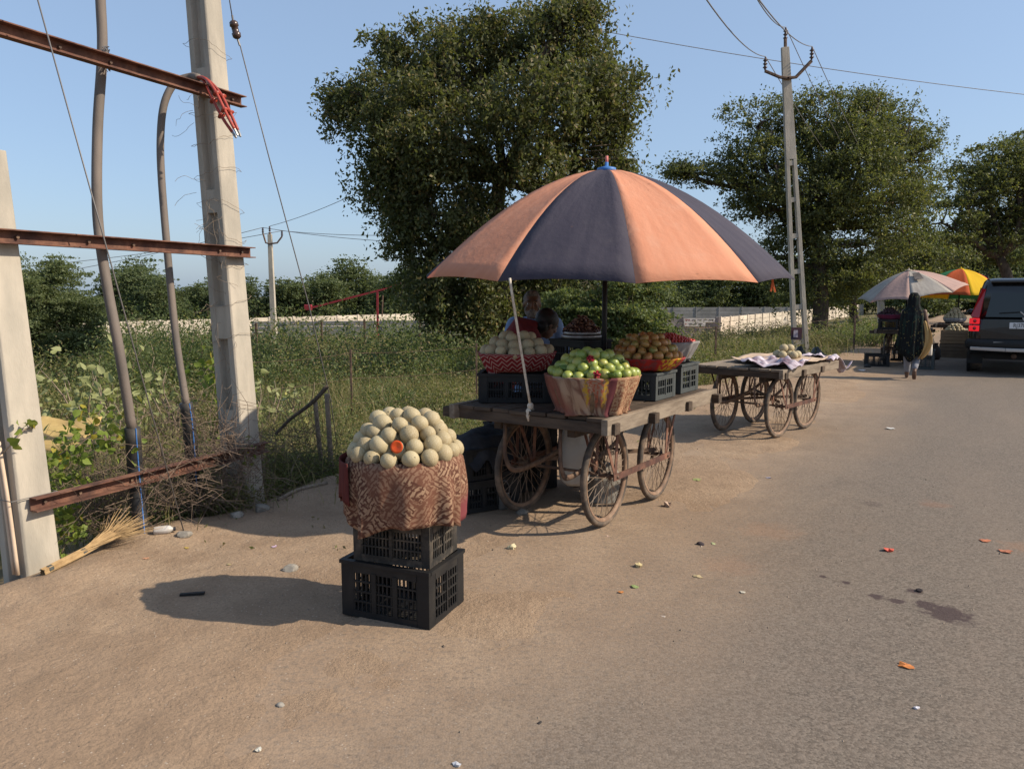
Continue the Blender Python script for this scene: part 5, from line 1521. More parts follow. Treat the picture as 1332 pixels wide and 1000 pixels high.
    basket((e.x - .01, e.y, zb), [(.13, 0), (.17, .05), (.20, .11), (.215, .15)], 'basket covered with grey cloth holding small red berries', MAT['c_grey'], bf, 96, 0.0, cloth_prof=[(.155, .004), (.16, .02), (.185, .06), (.21, .105), (.228, .145), (.236, .16), (.222, .164), (.205, .15)])
    bm = MB()
    bo = fruit_mesh('red_berry', .011, MAT['berry'], 1.2, 8, 6)
    cnt = 0
    for q, s in pile((e.x - .01, e.y, zb + .165), .19, .0125, 5, .036, .012, .25):
        o = obj('red_berry', bo, None, q, (random.uniform(-1, 1), random.uniform(-1, 1), 0), s); tag(o, 'small red berry in the grey cloth basket', 'berry', 'berries in the grey cloth basket'); cnt += 1
load_cart()

# rope from the canopy to the cart corner, with its knot
def rope():
    a, b = P(663, 362, 4.78), onc(-.08, -.955, CZ + .012)
    b = P(690, 528, 5.02)
    pts = sag_line(a, b, .015, 8)
    t = thing('rope', 'pale twisted rope tying the umbrella rim to the cart edge', 'rope', b)
    MB().tube(pts, .0085, 7).shift(b).build('strand', MAT['blackrope'], t, True)
    k = MB(); k.ball((0, 0, 0), (.022, .02, .026), 10, 8); k.ball((-.012, -.005, -.04), (.02, .018, .03), 8, 6); k.tube([(0, 0, 0), (-.02, -.01, -.06), (-.012, -.01, -.10)], [.012, .012, .006], 6); k.build('knot', MAT['blackrope'], t, True)
    MB().tube(smooth_pts([(0, 0, 0), (.02, .03, -.03), (.02, .06, -.10), (-.01, .05, -.12)], 5), .007, 6).build('loop', MAT['blackrope'], t, True)
rope()

# ================================================================== UMBRELLAS
def umbrella(label, foot, apex, R, drop, ang0, mats, nrib=8, power=1.75, sag=.02, tilt=(0, 0), pole_r=.018, cap=None, group=None, ribs=True, missing=None, cloth_thick=.0025, edge=None):
    foot, apex = Vector(foot), Vector(apex)
    t = thing('market_umbrella', label, 'umbrella', foot, 0, group)
    T = Matrix.Rotation(tilt[0], 3, 'X') @ Matrix.Rotation(tilt[1], 3, 'Y')
    def rib_pt(k, s):
        q = ang0 + 2 * PI * k / nrib
        p = Vector((math.cos(q) * R * s, math.sin(q) * R * s, -drop * s ** power))
        return apex + T @ p
    seg, ac = 12, 8
    for k in range(nrib):
        V, F, U = [], [], []
        for i in range(seg + 1):
            s = .03 + .97 * i / seg
            a, b = rib_pt(k, s), rib_pt(k + 1, s)
            for j in range(ac + 1):
                f = j / ac
                p = a.lerp(b, f)
                inw = (apex - p); inw.z = 0
                bulge = 4 * f * (1 - f)
                p = p + Vector((0, 0, 1)) * (-.035 * bulge * R * s * (1 - s) * 2.0) + Vector((0, 0, sag * bulge * s ** 6)) - inw * (.02 * bulge * s)
                V.append(p - foot); U.append((f, s, k))
        for i in range(seg):
            for j in range(ac): F.append((i * (ac + 1) + j, (i + 1) * (ac + 1) + j, (i + 1) * (ac + 1) + j + 1, i * (ac + 1) + j + 1))
        if missing and missing[0] == k: F = [f for n_, f in enumerate(F) if (n_ // ac, n_ % ac) not in missing[1]]
        MB().add(V, F, U).build('canopy_panel', mats[k % len(mats)], t, True, thick=cloth_thick)
        if ribs:
            rp = [rib_pt(k, s) - foot + Vector((0, 0, -.012)) for s in (.03, .2, .4, .6, .8, .99)]
            MB().tube(rp, .006, 5).build('rib', MAT['steel'], t, True)
            m0 = rib_pt(k, .5) - foot + Vector((0, 0, -.015)); hubp = apex - foot + (foot - apex).normalized() * (drop * .72)
            MB().tube([hubp, m0], .005, 5).build('strut', MAT['steel'], t, True)
    d = (apex - foot)
    MB().tube([(0, 0, 0), d + d.normalized() * .02], pole_r, 10).build('pole', MAT['black'], t, True)
    cm = cap or MAT['bluestripe']
    f = MB(); f.lathe([(.055, -.025), (.075, -.012), (.07, .012), (.03, .022), (.014, .026), (.014, .055), (.001, .06)], 14, tuple(d)); f.build('cap', cm, t, True)
    return t, rib_pt
def canopy_mat(name, c1, c2, faded, trans=.22):
    m, nt, b = new_mat(name); n = N(nt)
    uv = n.attr('uvw'); s = n.sep(uv)
    col = n.mix(n.ramp(n.noise(n.comb(n.math('MULTIPLY', s[0], 9), n.math('MULTIPLY', s[1], 2), s[2]), 1.0, 4), .35, .7), c1, c2)
    col = n.mix(n.math('MULTIPLY', n.ramp(n.noise(n.objpos(), 5, 6, .65), .5, .75), .35), col, faded)
    spots = n.math('MULTIPLY', n.ramp(n.noise(n.objpos(), 11, 3, .5), .70, .76), .35); col = n.mix(spots, col, (0.16, 0.08, 0.05))
    n.put(b.inputs['Base Color'], col); b.inputs['Roughness'].default_value = .8; b.inputs['Specular IOR Level'].default_value = .15
    wr = n.noise(n.comb(n.math('MULTIPLY', s[0], 5), n.math('MULTIPLY', s[1], 11), s[2]), 1.6, 5, .6)
    n.put(b.inputs['Normal'], n.bump(wr, .35, .02))
    return cloth_mat(m, trans)
MAT['salmon'] = canopy_mat('faded_orange_canvas', (0.60, 0.265, 0.160), (0.65, 0.305, 0.19), (0.66, 0.38, 0.27))
MAT['navy'] = canopy_mat('faded_navy_canvas', (0.050, 0.045, 0.062), (0.062, 0.055, 0.072), (0.085, 0.075, 0.085), .05)
U1 = Vector((.735, 5.92, CZ - .05))
APEX = P(789, 221, 5.92)
um, rp = umbrella('large umbrella of faded orange and navy panels over the fruit cart', (APEX.x + .0, 5.93, .30), APEX, 1.385, .80, math.radians(-89), [MAT['salmon'], MAT['navy']], nrib=10, tilt=(math.radians(2.7), math.radians(.3)), pole_r=.02)
MB().tube([(0, 0, .04), (0, 0, .10)], .012, 8).build('cap_tip', M('pink_tip', (0.5, 0.16, 0.14), None), um, True, loc=APEX - Vector(um.location))
# dark foot of the pole stands in a stone block below the cart; orange tie hangs from the rim
MB().lathe([(.001, 0), (.15, 0), (.15, .18), (.10, .27), (.03, .30), (.001, .30)], 18).build('pole_base', MAT['stone'], um, loc=(0, 0, -.30))
def tassel():
    p = rp(1.03, .985) ; p = P(1005, 358, 5.3)
    t = thing('ribbon_tie', 'short orange ribbon tie hanging from the umbrella rim', 'ribbon', p)
    m = M('orange_ribbon', (0.62, 0.14, 0.05), None, rough=.8)
    MB().bar((0, 0, 0), (.003, 0, -.085), .014, .004, (0, 1, 0)).build('strip', m, t); MB().bar((.004, .002, -.05), (.022, 0, -.115), .012, .004, (0, 1, 0)).build('strip', m, t); MB().bar((.0, -.002, -.05), (-.008, 0, -.11), .012, .004, (0, 1, 0)).build('strip', m, t)
tassel()

# ================================================================== UNDER AND BESIDE THE CART
def under_cart():
    a = G(622, 672); z0 = gz(a.x, a.y) + .002
    c = Vector((-.245, 5.72, 0)); yw = .55
    z0 = gz(c.x, c.y) + .004
    crate((c.x, c.y, z0), yw, .50, .34, .235, 'black crate on the ground left of the cart, lowest of its stack', MAT['crate'], .024)
    crate((c.x + .02, c.y + .03, z0 + .238), yw + .04, .50, .34, .235, 'upper black crate with dark rags left of the cart', MAT['crate'], .024)
    c2 = Vector((.07, 6.22, 0)); z2 = gz(c2.x, c2.y) + .004
    crate((c2.x, c2.y, z2), yw, .50, .34, .28, 'lower black crate standing far behind the near cart wheel', MAT['crate'], .024)
    crate((c2.x, c2.y, z2 + .283), yw, .50, .34, .26, 'upper black crate standing far behind the near cart wheel', MAT['crate'], .024)
    # rags
    rm = M('dark_rag', (0.022, 0.025, 0.032), (0.045, 0.045, 0.05), 8, .95)
    def rag(label, c, rx, ry, h, drop, seed, mat, name='rag'):
        V, F = [], []; n = 26
        for i in range(n):
            for j in range(n):
                u, v = i / (n - 1) * 2 - 1, j / (n - 1) * 2 - 1
                x, y = u * rx * (1 + .12 * math.sin(v * 5 + seed)), v * ry * (1 + .12 * math.sin(u * 4 + seed))
                e = max(abs(u), abs(v)); z = h * (.35 + .65 * float(vnoise(u * 2.2 + seed, v * 2.2 + seed, 3))) * (1 - e ** 3) + .02 * float(vnoise(u * 7, v * 7, seed)) - drop * max(0, e - .72) / .28 * float(.4 + vnoise(u * 3 + seed, v * 3, 8))
                V.append((x, y, z + .004))
        for i in range(n - 1):
            for j in range(n - 1): F.append((i * n + j, (i + 1) * n + j, (i + 1) * n + j + 1, i * n + j + 1))
        o = MB().add(V, F).build(name, mat, None, True, loc=c, rot=(0, 0, yw), thick=.005); tag(o, label, 'cloth')
    rag('crumpled dark rags spilling over the crates beside the cart', (c.x + .02, c.y + .03, z0 + .476), .27, .19, .12, .14, 3, rm)
    rag('crumpled dark cloth on the crates behind the near wheel', (c2.x, c2.y, z2 + .546), .25, .17, .10, .10, 7, rm)
    # pail
    p = GG(654, 661); z = p.z
    t = thing('steel_pail', 'small dull steel pail with a wire handle beside the crates', 'pail', (p.x, p.y, z + .001))
    MB().lathe([(.001, 0), (.045, 0), (.05, .01), (.054, .12), (.058, .125), (.058, .13), (.05, .128), (.046, .02), (.001, .015)], 20).build('body', MAT['steel'], t, True)
    MB().tube(smooth_pts([(.055, 0, .118), (.05, -.02, .17), (.02, -.03, .22), (-.02, -.02, .20), (-.05, 0, .15), (-.055, 0, .118)], 4), .0028, 5).build('handle', MAT['wire'], t, True)
    # pale sack hanging under the table
    s = onc(-.10, -.10, 0)
    t = thing('hanging_sack', 'pale grey cloth sack hanging under the cart table', 'sack', (s.x, s.y, .16))
    sm = M('pale_sack', (0.46, 0.44, 0.40), (0.36, 0.34, 0.31), 5, .9)
    MB().lathe([(.001, 0), (.07, .005), (.11, .04), (.12, .12), (.115, .25), (.10, .38), (.075, .50), (.05, .56)], 28, fold=lambda q, f, r, z: (r * (1 + .05 * math.sin(5 * q + 2 * f) + .04 * f * math.sin(9 * q)), z)).build('bag', sm, t, True)
    MB().tube([(0, 0, .55), (0, 0, CZ - .16 - .02)], .01, 6).build('cord', MAT['blackrope'], t, True)
    # stone chocking the wheel
    for px, py, r, lb in ((678, 668, .05, 'grey stone wedged at the near left cart wheel'),):
        rock(GG(px, py), r, lb)
def rock(p, r, label, mat=None, cat='stone', name='stone', sq=.65, group=None, seed=None):
    m = MB(); m.ball((0, 0, 0), r, 12, 8)
    rg2 = np.random.default_rng(int(abs(p.x * 977 + p.y * 331) * 10) + 1)
    k = rg2.normal(size=(6, 3)); k /= np.linalg.norm(k, axis=1)[:, None]; kk = rg2.uniform(.55, .95, 6) * r
    out = []
    for v in m.v:
        v = Vector(v)
        for a, b in zip(k, kk):
            a = Vector(a); dd = v.dot(a)
            if dd > b: v = v - a * (dd - b)
        out.append((v.x * 1.15, v.y, v.z * sq))
    m.v = out
    o = m.build(name, mat or MAT['stone'], None, False, loc=(p.x, p.y, p.z + r * sq * .42), rot=(0, 0, rg2.uniform(0, 6)))
    tag(o, label, cat, group); return o
under_cart()

# ================================================================== EMPTY CART BEHIND
C2A = math.radians(42); C2 = Vector((3.02, 9.05, 0))
c2t = cart('nearly empty wooden handcart with a few melons on cloth', C2, -C2A, .80, .50, .80, .33, .40, MAT['wood'])
c2a = Vector((math.sin(C2A), math.cos(C2A), 0)); c2r = Vector((math.cos(C2A), -math.sin(C2A), 0))
def cart2():
    def on2(r, a, z): return C2 + c2r * r + c2a * a + Vector((0, 0, z))
    def sheet(label, r0, a0, hr, ha, mat, seed, amp, over):
        V, F, U = [], [], []; n = 34
        for i in range(n):
            for j in range(n):
                u, v = i / (n - 1) * 2 - 1, j / (n - 1) * 2 - 1
                r, a = r0 + u * hr * (1 + .1 * math.sin(3 * v + seed)), a0 + v * ha * (1 + .1 * math.sin(3 * u + seed))
                z = .806 + amp * float(vnoise(u * 3 + seed, v * 3 + seed, 2)) + amp * .4 * float(vnoise(u * 8 + seed, v * 8, 5))
                ov = max(0, abs(r) - .53, abs(a) - .83) 
                z -= over * ov * (1 + .5 * math.sin(6 * u + 5 * v))
                p = on2(r, a, z); V.append(p - C2); U.append((u * .5 + .5, v * .5 + .5, 0))
        for i in range(n - 1):
            for j in range(n - 1): F.append((i * n + j, (i + 1) * n + j, (i + 1) * n + j + 1, i * n + j + 1))
        o = MB().add(V, F, U).build('cloth_sheet', mat, None, True, loc=C2, thick=.004); tag(o, label, 'cloth')
    sheet('sand coloured cloth spread over the far half of the empty cart', .05, .36, .44, .66, M('sand_cloth', (0.46, 0.34, 0.24), (0.36, 0.27, 0.2), 6, .9), 2.0, .055, .55)
    sheet('crumpled pale lavender cloth hanging over the end of the empty cart', .34, .84, .22, .30, M('lavender_cloth', (0.54, 0.48, 0.52), (0.30, 0.24, 0.30), 9, .9), 5.0, .07, .5)
    sheet('crumpled white and purple cloth on the near edge of the empty cart', .28, -.42, .30, .30, M('purple_white_cloth', (0.50, 0.45, 0.50), (0.13, 0.07, 0.10), 8, .9), 9.0, .085, .55)
    for k, (r, a, h) in enumerate(((.10, .02, 0), (.19, -.03, 0), (.14, .12, 0), (.24, .06, 0), (.29, .15, 0), (.17, .04, 1), (.22, .10, 1), (.08, .13, 0), (.30, .02, 0), (.2, .2, 0))):
        o = obj('melon', MELON[k % 2], None, on2(r, a, .806 + .095 + .075 * h), (random.uniform(-1, 1), random.uniform(-1, 1), k), 1.15); tag(o, 'pale melon lying on the cloth of the empty cart', 'melon', 'melons on the empty cart')
cart2()

# ================================================================== PEOPLE
def fuse(name, mb, mat, voxel=.012, it=4):
    """overlapping limbs melted into one continuous skin"""
    me = mb.mesh(name)
    o = bpy.data.objects.new(name, me); link(o)
    r = o.modifiers.new('r', 'REMESH'); r.mode = 'VOXEL'; r.voxel_size = voxel
    s = o.modifiers.new('s', 'SMOOTH'); s.iterations = it; s.factor = .5
    dg = bpy.context.evaluated_depsgraph_get(); dg.update()
    out = bpy.data.meshes.new_from_object(o.evaluated_get(dg))
    out.name = name
    bpy.data.objects.remove(o); 
    out.materials.clear(); out.materials.append(mat)
    out.polygons.foreach_set('use_smooth', [True] * len(out.polygons))
    return out
def limb(mb, pts, rad, n=12, side=None):
    pts = [Vector(p) for p in pts]
    mb.tube(pts, rad, n, True, side)
    for p, r in zip(pts, rad):
        rr = r if not hasattr(r, '__len__') else min(r)
        mb.ball(p, rr * .99, 10, 8)
def hand(mb, wrist, d, side, curl=.5):
    """palm, four unequal bent fingers and a thumb leaving the side of the palm"""
    wrist, d, side = Vector(wrist), Vector(d).normalized(), Vector(side).normalized()
    nrm = d.cross(side).normalized()
    palm = wrist + d * .055
    mb.tube([wrist, wrist + d * .03, wrist + d * .09], [(.026, .018), (.038, .016), (.042, .014)], 10, True, side)
    for k, (o, L) in enumerate(((-.034, .058), (-.012, .072), (.011, .078), (.033, .070))):
        a = wrist + d * .085 + side * o * 1.05; b = a + (d + nrm * curl * .4).normalized() * L * .5; c = b + (d * (1 - curl * .6) + nrm * curl).normalized() * L * .5
        mb.tube([a, b, c], [.0095, .0088, .007], 7)
    a = wrist + d * .025 + side * .030; b = a + (d * .6 + side * .7).normalized() * .04; c = b + (d * .9 + side * .2 + nrm * curl * .4).normalized() * .03
    mb.tube([a, b, c], [.012, .011, .008], 7)
SKIN = M('brown_skin', (0.145, 0.082, 0.054), (0.11, 0.062, 0.042), 10, .5)
def head_parts(mb, c, look, k=1.0, tilt=0.0):
    """skull, jaw, nose, ears, brow; look = horizontal facing angle (radians, 0 = -Y)"""
    Rm = Matrix.Rotation(look, 3, 'Z') @ Matrix.Rotation(tilt, 3, 'X'); c = Vector(c)
    def q(x, y, z): return c + Rm @ Vector((x * k, y * k, z * k))
    mb.ball(q(0, .012, .028), (.074 * k, .093 * k, .09 * k), 16, 12, Rm)
    mb.ball(q(0, -.012, -.04), (.058 * k, .072 * k, .072 * k), 14, 10, Rm)
    mb.ball(q(0, -.045, -.082), (.030 * k, .030 * k, .026 * k), 10, 8, Rm)
    mb.tube([q(0, -.082, .022), q(0, -.100, -.018)], [.010 * k, .016 * k], 8); mb.ball(q(0, -.094, -.022), (.018 * k, .014 * k, .011 * k), 8, 6, Rm)
    mb.ball(q(0, -.078, .030), (.055 * k, .016 * k, .012 * k), 10, 6, Rm)
    for s in (-1, 1):
        mb.ball(q(s * .076, .012, -.006), (.010 * k, .020 * k, .032 * k), 8, 6, Rm); mb.ball(q(s * .036, -.066, -.022), (.020 * k, .018 * k, .018 * k), 8, 6, Rm)
    mb.ball(q(0, -.078, -.055), (.024 * k, .012 * k, .008 * k), 8, 6, Rm); mb.ball(q(0, -.077, -.066), (.022 * k, .012 * k, .008 * k), 8, 6, Rm)
    return q, Rm
def face_bits(t, q, Rm, k=1.0):
    ew = M('eye_white', (0.6, 0.56, 0.5), None, rough=.3); ed = M('eye_iris', (0.02, 0.012, 0.01), None, rough=.2)
    for s in (-1, 1):
        MB().ball(q(s * .031, -.071, .008), (.013 * k, .010 * k, .008 * k), 10, 8, Rm).build('eye', ew, t, True); MB().ball(q(s * .031, -.0795, .008), (.006 * k, .004 * k, .006 * k), 8, 6, Rm).build('iris', ed, t, True)

def vendor():
    base = Vector((.205, 6.95, 0)); base.z = gz(base.x, base.y)
    t = thing('person', 'grey bearded man in a light blue shirt standing behind the cart', 'person', base)
    hz = 1.66 - base.z * 0 
    H = 1.60 - base.z + .035 - .12   # head centre height above his feet
    H = P(692, 396, 6.95).z - base.z
    hx = P(692, 396, 6.95).x - base.x
    b = MB()
    q, Rm = head_parts(b, (hx, -.02, H), 0.0, 1.0)
    limb(b, [(hx, .01, H - .06), (0, .02, H - .17)], [.058, .062])
    b.tube([(0, .02, H - .15), (0, .03, H - .26), (0, .03, H - .45), (0, .03, H - .66), (0, .03, H - .80)], [(.12, .07), (.21, .10), (.18, .105), (.165, .11), (.16, .11)], 16, True, (1, 0, 0))
    for s in (-1, 1):
        limb(b, [(s * .19, .03, H - .22), (s * .235, .03, H - .50), (s * .16, -.16, H - .66)], [.052, .042, .028])
        hand(b, (s * .155, -.17, H - .665), (-s * .35, -.9, -.1), (s, -.3, .2), .6)
        limb(b, [(s * .085, .03, H - .78), (s * .095, .02, H - 1.13), (s * .095, .03, .08)], [.085, .056, .04])
        b.tube([(s * .095, .06, .045), (s * .10, -.04, .035), (s * .11, -.16, .025)], [(.036, .036), (.042, .03), (.034, .018)], 10)
    obj('body', fuse('body', b, SKIN, .009, 3), t)
    face_bits(t, q, Rm)
    sh = MB(); blue = M('light_blue_shirt', (0.17, 0.27, 0.46), (0.14, 0.23, 0.41), 5, .85, bump=.4, bscale=14, bdist=.02)
    sh.tube([(0, .02, H - .115), (0, .03, H - .175), (0, .03, H - .42), (0, .03, H - .70), (0, .03, H - .90)], [(.11, .075), (.215, .115), (.205, .125), (.19, .13), (.20, .135)], 20, True, (1, 0, 0))
    for s in (-1, 1): limb(sh, [(s * .18, .03, H - .185), (s * .255, .03, H - .42), (s * .26, .01, H - .48)], [.08, .070, .072])
    shm = obj('shirt', fuse('shirt', sh, blue, .013, 4), t)
    cl = MB()
    for s in (-1, 1): cl.add([(s * .012, -.085, H - .20), (s * .075, -.055, H - .135), (s * .095, -.03, H - .165), (s * .055, -.10, H - .225)], [(0, 1, 2, 3)])
    cl.build('collar', blue, shm, thick=.006)
    tr = MB()
    tr.tube([(0, .03, H - .76), (0, .03, H - .92)], [(.18, .125), (.17, .12)], 16, True, (1, 0, 0))
    for s in (-1, 1): limb(tr, [(s * .088, .03, H - .85), (s * .098, .02, H - 1.15), (s * .098, .03, .11)], [.105, .082, .07])
    obj('trousers', fuse('trousers', tr, M('dark_trousers', (0.035, 0.035, 0.042), None, rough=.9), .016, 4), t)
    hr = MB(); hr.ball(q(0, .026, .044), (.079, .094, .086), 18, 14, Rm); hr.ball(q(0, -.045, .102), (.055, .040, .026), 12, 8, Rm)
    hm = fuse('hair', hr, M('grey_hair', (0.20, 0.19, 0.18), (0.06, 0.06, 0.06), 40, .8, bump=.6, bscale=120), .008, 1); obj('hair', hm, t)
    br = MB(); br.ball(q(0, -.050, -.080), (.050, .046, .040), 14, 10, Rm); br.ball(q(0, -.086, -.046), (.030, .012, .007), 8, 6, Rm)
    for s in (-1, 1): br.ball(q(s * .056, -.018, -.052), (.013, .032, .042), 8, 6, Rm)
    obj('beard', fuse('beard', br, M('grey_beard', (0.24, 0.23, 0.215), (0.11, 0.10, 0.095), 50, .9, bump=.6, bscale=140), .007, 1), t)
    for s in (-1, 1): MB().ball(q(s * .032, -.089, .033), (.020, .006, .005), 8, 6, Rm).build('eyebrow', M('grey_brow', (.06, .058, .055), None), t, True)
vendor()

def stooping():
    Y = 6.52
    hd = P(712, 423, Y); pel = P(656, 505, Y)
    base = Vector((pel.x, Y + .05, gz(pel.x, Y)))
    t = thing('person', 'black haired person in a maroon top stooping with back turned behind the melon basket', 'person', base)
    def L(p): return Vector(p) - base
    b = MB()
    h = L(hd)
    q, Rm = head_parts(b, h, math.radians(120), .98, math.radians(28))
    neck = h + Vector((-.06, .0, -.05)); s1 = h + Vector((-.13, -.02, -.06)); 
    limb(b, [h + Vector((-.02, 0, -.03)), neck, s1], [.055, .056, .07])
    hip = Vector((0, 0, 1.0 - .02)); hip = L(P(650, 498, Y)) 
    b.tube([s1, s1.lerp(hip, .35) + Vector((-.02, 0, .04)), s1.lerp(hip, .7) + Vector((-.03, 0, .03)), hip], [(.12, .17), (.13, .18), (.12, .165), (.11, .16)], 14, True, (0, 0, 1))
    for s in (-1, 1):
        a = s1 + Vector((-.01, s * .15, -.02)); e = a + Vector((.08, s * .03, -.24)); w = e + Vector((.20, -s * .02, -.08))
        limb(b, [a, e, w], [.05, .04, .027]); hand(b, w, (.9, 0, -.3), (0, -s, .2), .6)
        k = hip + Vector((.10, s * .10, -.44)); f = Vector((k.x - .12, k.y, .08))
        limb(b, [hip + Vector((0, s * .09, -.02)), k, f], [.09, .06, .042]); b.tube([f + Vector((-.04, 0, -.03)), f + Vector((.06, 0, -.045)), f + Vector((.17, 0, -.055))], [(.035, .035), (.04, .03), (.03, .018)], 10)
    obj('body', fuse('body', b, SKIN, .0095, 3), t); face_bits(t, q, Rm, .98)
    sh = MB(); c = s1
    sh.tube([c + Vector((.03, 0, .0)), c + Vector((-.05, 0, .02)), c.lerp(hip, .35) + Vector((-.02, 0, .05)), c.lerp(hip, .7) + Vector((-.03, 0, .03)), hip + Vector((-.02, 0, -.02)), hip + Vector((-.03, 0, -.12))], [(.10, .13), (.145, .20), (.155, .21), (.15, .20), (.145, .19), (.13, .18)], 18, True, (0, 0, 1))
    for s in (-1, 1):
        a = s1 + Vector((-.01, s * .15, -.02)); e = a + Vector((.06, s * .03, -.18)); limb(sh, [a, e], [.078, .066])
    obj('shirt', fuse('shirt', sh, M('maroon_top', (0.16, 0.022, 0.026), (0.12, 0.018, 0.02), 5, .9, bump=.4, bscale=16, bdist=.02), .013, 4), t)
    tr = MB()
    for s in (-1, 1):
        k = hip + Vector((.10, s * .10, -.44)); f = Vector((k.x - .12, k.y, .10)); limb(tr, [hip + Vector((0, s * .09, -.02)), k, f], [.11, .085, .07])
    obj('trousers', fuse('trousers', tr, M('black_trousers', (0.02, 0.02, 0.022), None, rough=.9), .016, 4), t)
    hr = MB(); hr.ball(q(0, .026, .042), (.090, .108, .098), 18, 14, Rm); hr.ball(q(0, .055, -.035), (.082, .065, .070), 12, 8, Rm)
    obj('hair', fuse('hair', hr, M('black_hair', (0.012, 0.010, 0.010), (0.02, 0.017, 0.016), 40, .5, bump=.5, bscale=120), .008, 1), t)
stooping()

def walker():
    g = G(1184, 493); base = Vector((g.x, g.y, 0.0))
    yaw = -ROAD_A            # walks away along the road
    t = thing('person', 'woman in a dark patterned shawl walking away with a bottle', 'person', base, yaw)
    b = MB(); H = 1.50       # local +Y is forward
    q, Rm = head_parts(b, (-.03, .05, H), PI, .95)
    limb(b, [(-.03, .03, H - .06), (0, .0, H - .17)], [.052, .058])
    b.tube([(0, 0, H - .16), (0, 0, H - .27), (0, 0, H - .45), (0, 0, H - .62), (0, 0, H - .74)], [(.09, .065), (.175, .09), (.15, .10), (.165, .115), (.165, .12)], 16, True, (1, 0, 0))
    # planted front foot, rear foot lifted at the heel with the sole showing
    limb(b, [(-.08, .02, H - .72), (-.08, .13, H - 1.05), (-.08, .18, .09)], [.09, .06, .042])
    b.tube([(-.08, .15, .045), (-.08, .24, .035), (-.08, .34, .022)], [(.036, .036), (.04, .028), (.032, .016)], 10)
    limb(b, [(.08, 0, H - .72), (.085, .03, H - 1.06), (.08, -.24, .20)], [.09, .06, .040])
    b.tube([(.08, -.275, .195), (.08, -.265, .11), (.08, -.22, .022)], [(.034, .034), (.042, .026), (.036, .014)], 10, True, (1, 0, 0))
    limb(b, [(-.17, 0, H - .22), (-.21, -.02, H - .47), (-.22, .08, H - .68)], [.046, .038, .026]); hand(b, (-.22, .085, H - .69), (0, .2, -1), (0, 1, .2), .3)
    limb(b, [(.17, 0, H - .22), (.23, -.04, H - .47), (.28, -.06, H - .70)], [.046, .038, .026]); hand(b, (.282, -.062, H - .71), (.1, -.1, -1), (-.2, 1, 0), .7)
    obj('body', fuse('body', b, SKIN, .010, 3), t); face_bits(t, q, Rm, .95)
    def shawl_pat(n, u, v, uv):
        o = n.objpos()
        k = n.math('MULTIPLY', n.math('LESS_THAN', n.voro(o, 26), .22), n.ramp(n.noise(o, 9, 2), .48, .55))
        col = n.mix(k, (0.010, 0.011, 0.012), (0.22, 0.17, 0.06))
        return n.mix(n.math('MULTIPLY', n.ramp(n.noise(n.vmath('MULTIPLY', o, (30, 30, 1.5)), 1.0, 3), .52, .6), .5), col, (0.02, 0.045, 0.035))
    sm = cloth_base('dark_patterned_shawl', shawl_pat, .8, .05)
    dr = MB()
    def df(qa, f, r, z):
        wv = (.02 * math.sin(6 * qa + 1) + .012 * math.sin(11 * qa)) * f
        return r * (1 + wv * 2) , z - .05 * math.sin(qa + .6) * f
    dr.lathe([(.16, H - .36), (.175, H - .50), (.19, H - .66), (.215, H - .85), (.235, H - 1.05)], 48, (0, 0, 0), fold=df)
    dr.build('dress', sm, t, True, thick=.005)
    s = MB()
    def sf(qa, f, r, z):
        back = .5 - .5 * math.sin(qa)      # 1 at the back (-Y)
        wv = .03 * math.sin(9 * qa + 2 * f) * f + .018 * math.sin(17 * qa) * f
        return r * (1 + wv * 3), z - .26 * back * f ** 2 - .07 * math.sin(3 * qa) * f - .03 * math.sin(7 * qa) * f ** 3
    s.lathe([(.001, H + .135), (.055, H + .125), (.088, H + .08), (.100, H + .01), (.098, H - .06), (.115, H - .12), (.175, H - .19), (.205, H - .28), (.21, H - .40), (.22, H - .55), (.245, H - .68), (.275, H - .80)], 56, (-.015, .0, 0), fold=sf)
    s.build('shawl', sm, t, True, thick=.005)
    # tan scarf falling over the right arm
    V, F, U = [], [], []; n = 16
    for i in range(n):
        f = i / (n - 1)
        for j in range(9):
            g2 = j / 8 - .5
            V.append((.20 + .10 * math.sin(f * 2.6) - .10 * f ** 3 + g2 * (.05 + .08 * math.sin(PI * min(1, f * .9))), -.19 - .05 * math.sin(PI * f) - .02 * math.cos(g2 * 9 + f * 4), H - .38 - f * .70 - .05 * abs(g2))); U.append((j / 8, f, 0))
    for i in range(n - 1):
        for j in range(8): F.append((i * 9 + j, i * 9 + j + 1, (i + 1) * 9 + j + 1, (i + 1) * 9 + j))
    MB().add(V, F, U).build('scarf', cloth_base('tan_scarf', pat_plain((0.55, 0.37, 0.16), (0.45, 0.30, 0.13)), .8, .25), t, True, thick=.005)
    tr = MB()
    limb(tr, [(-.08, .02, H - .74), (-.08, .13, H - 1.05), (-.08, .18, .14)], [.105, .078, .055]); limb(tr, [(.08, 0, H - .74), (.085, .03, H - 1.06), (.08, -.215, .24)], [.105, .078, .055])
    obj('trousers', fuse('trousers', tr, M('pale_grey_trousers', (0.22, 0.22, 0.24), (0.17, 0.17, 0.19), 5, .9), .014, 3), t)
    # bottle in her right hand
    Rz = Matrix.Rotation(yaw, 3, 'Z'); bp = base + Rz @ Vector((.305, -.075, H - 1.03))
    bt = thing('water_bottle', 'pale plastic bottle carried in the walking woman\'s right hand', 'bottle', bp)
    MB().lathe([(.001, 0), (.036, 0), (.04, .01), (.04, .15), (.036, .17), (.038, .19), (.03, .215), (.014, .235), (.014, .25)], 18).build('body', MAT['white_paint'], bt, True)
    MB().lathe([(.017, .248), (.017, .268), (.001, .27)], 12).build('cap', MAT['bluestripe'], bt)
walker()

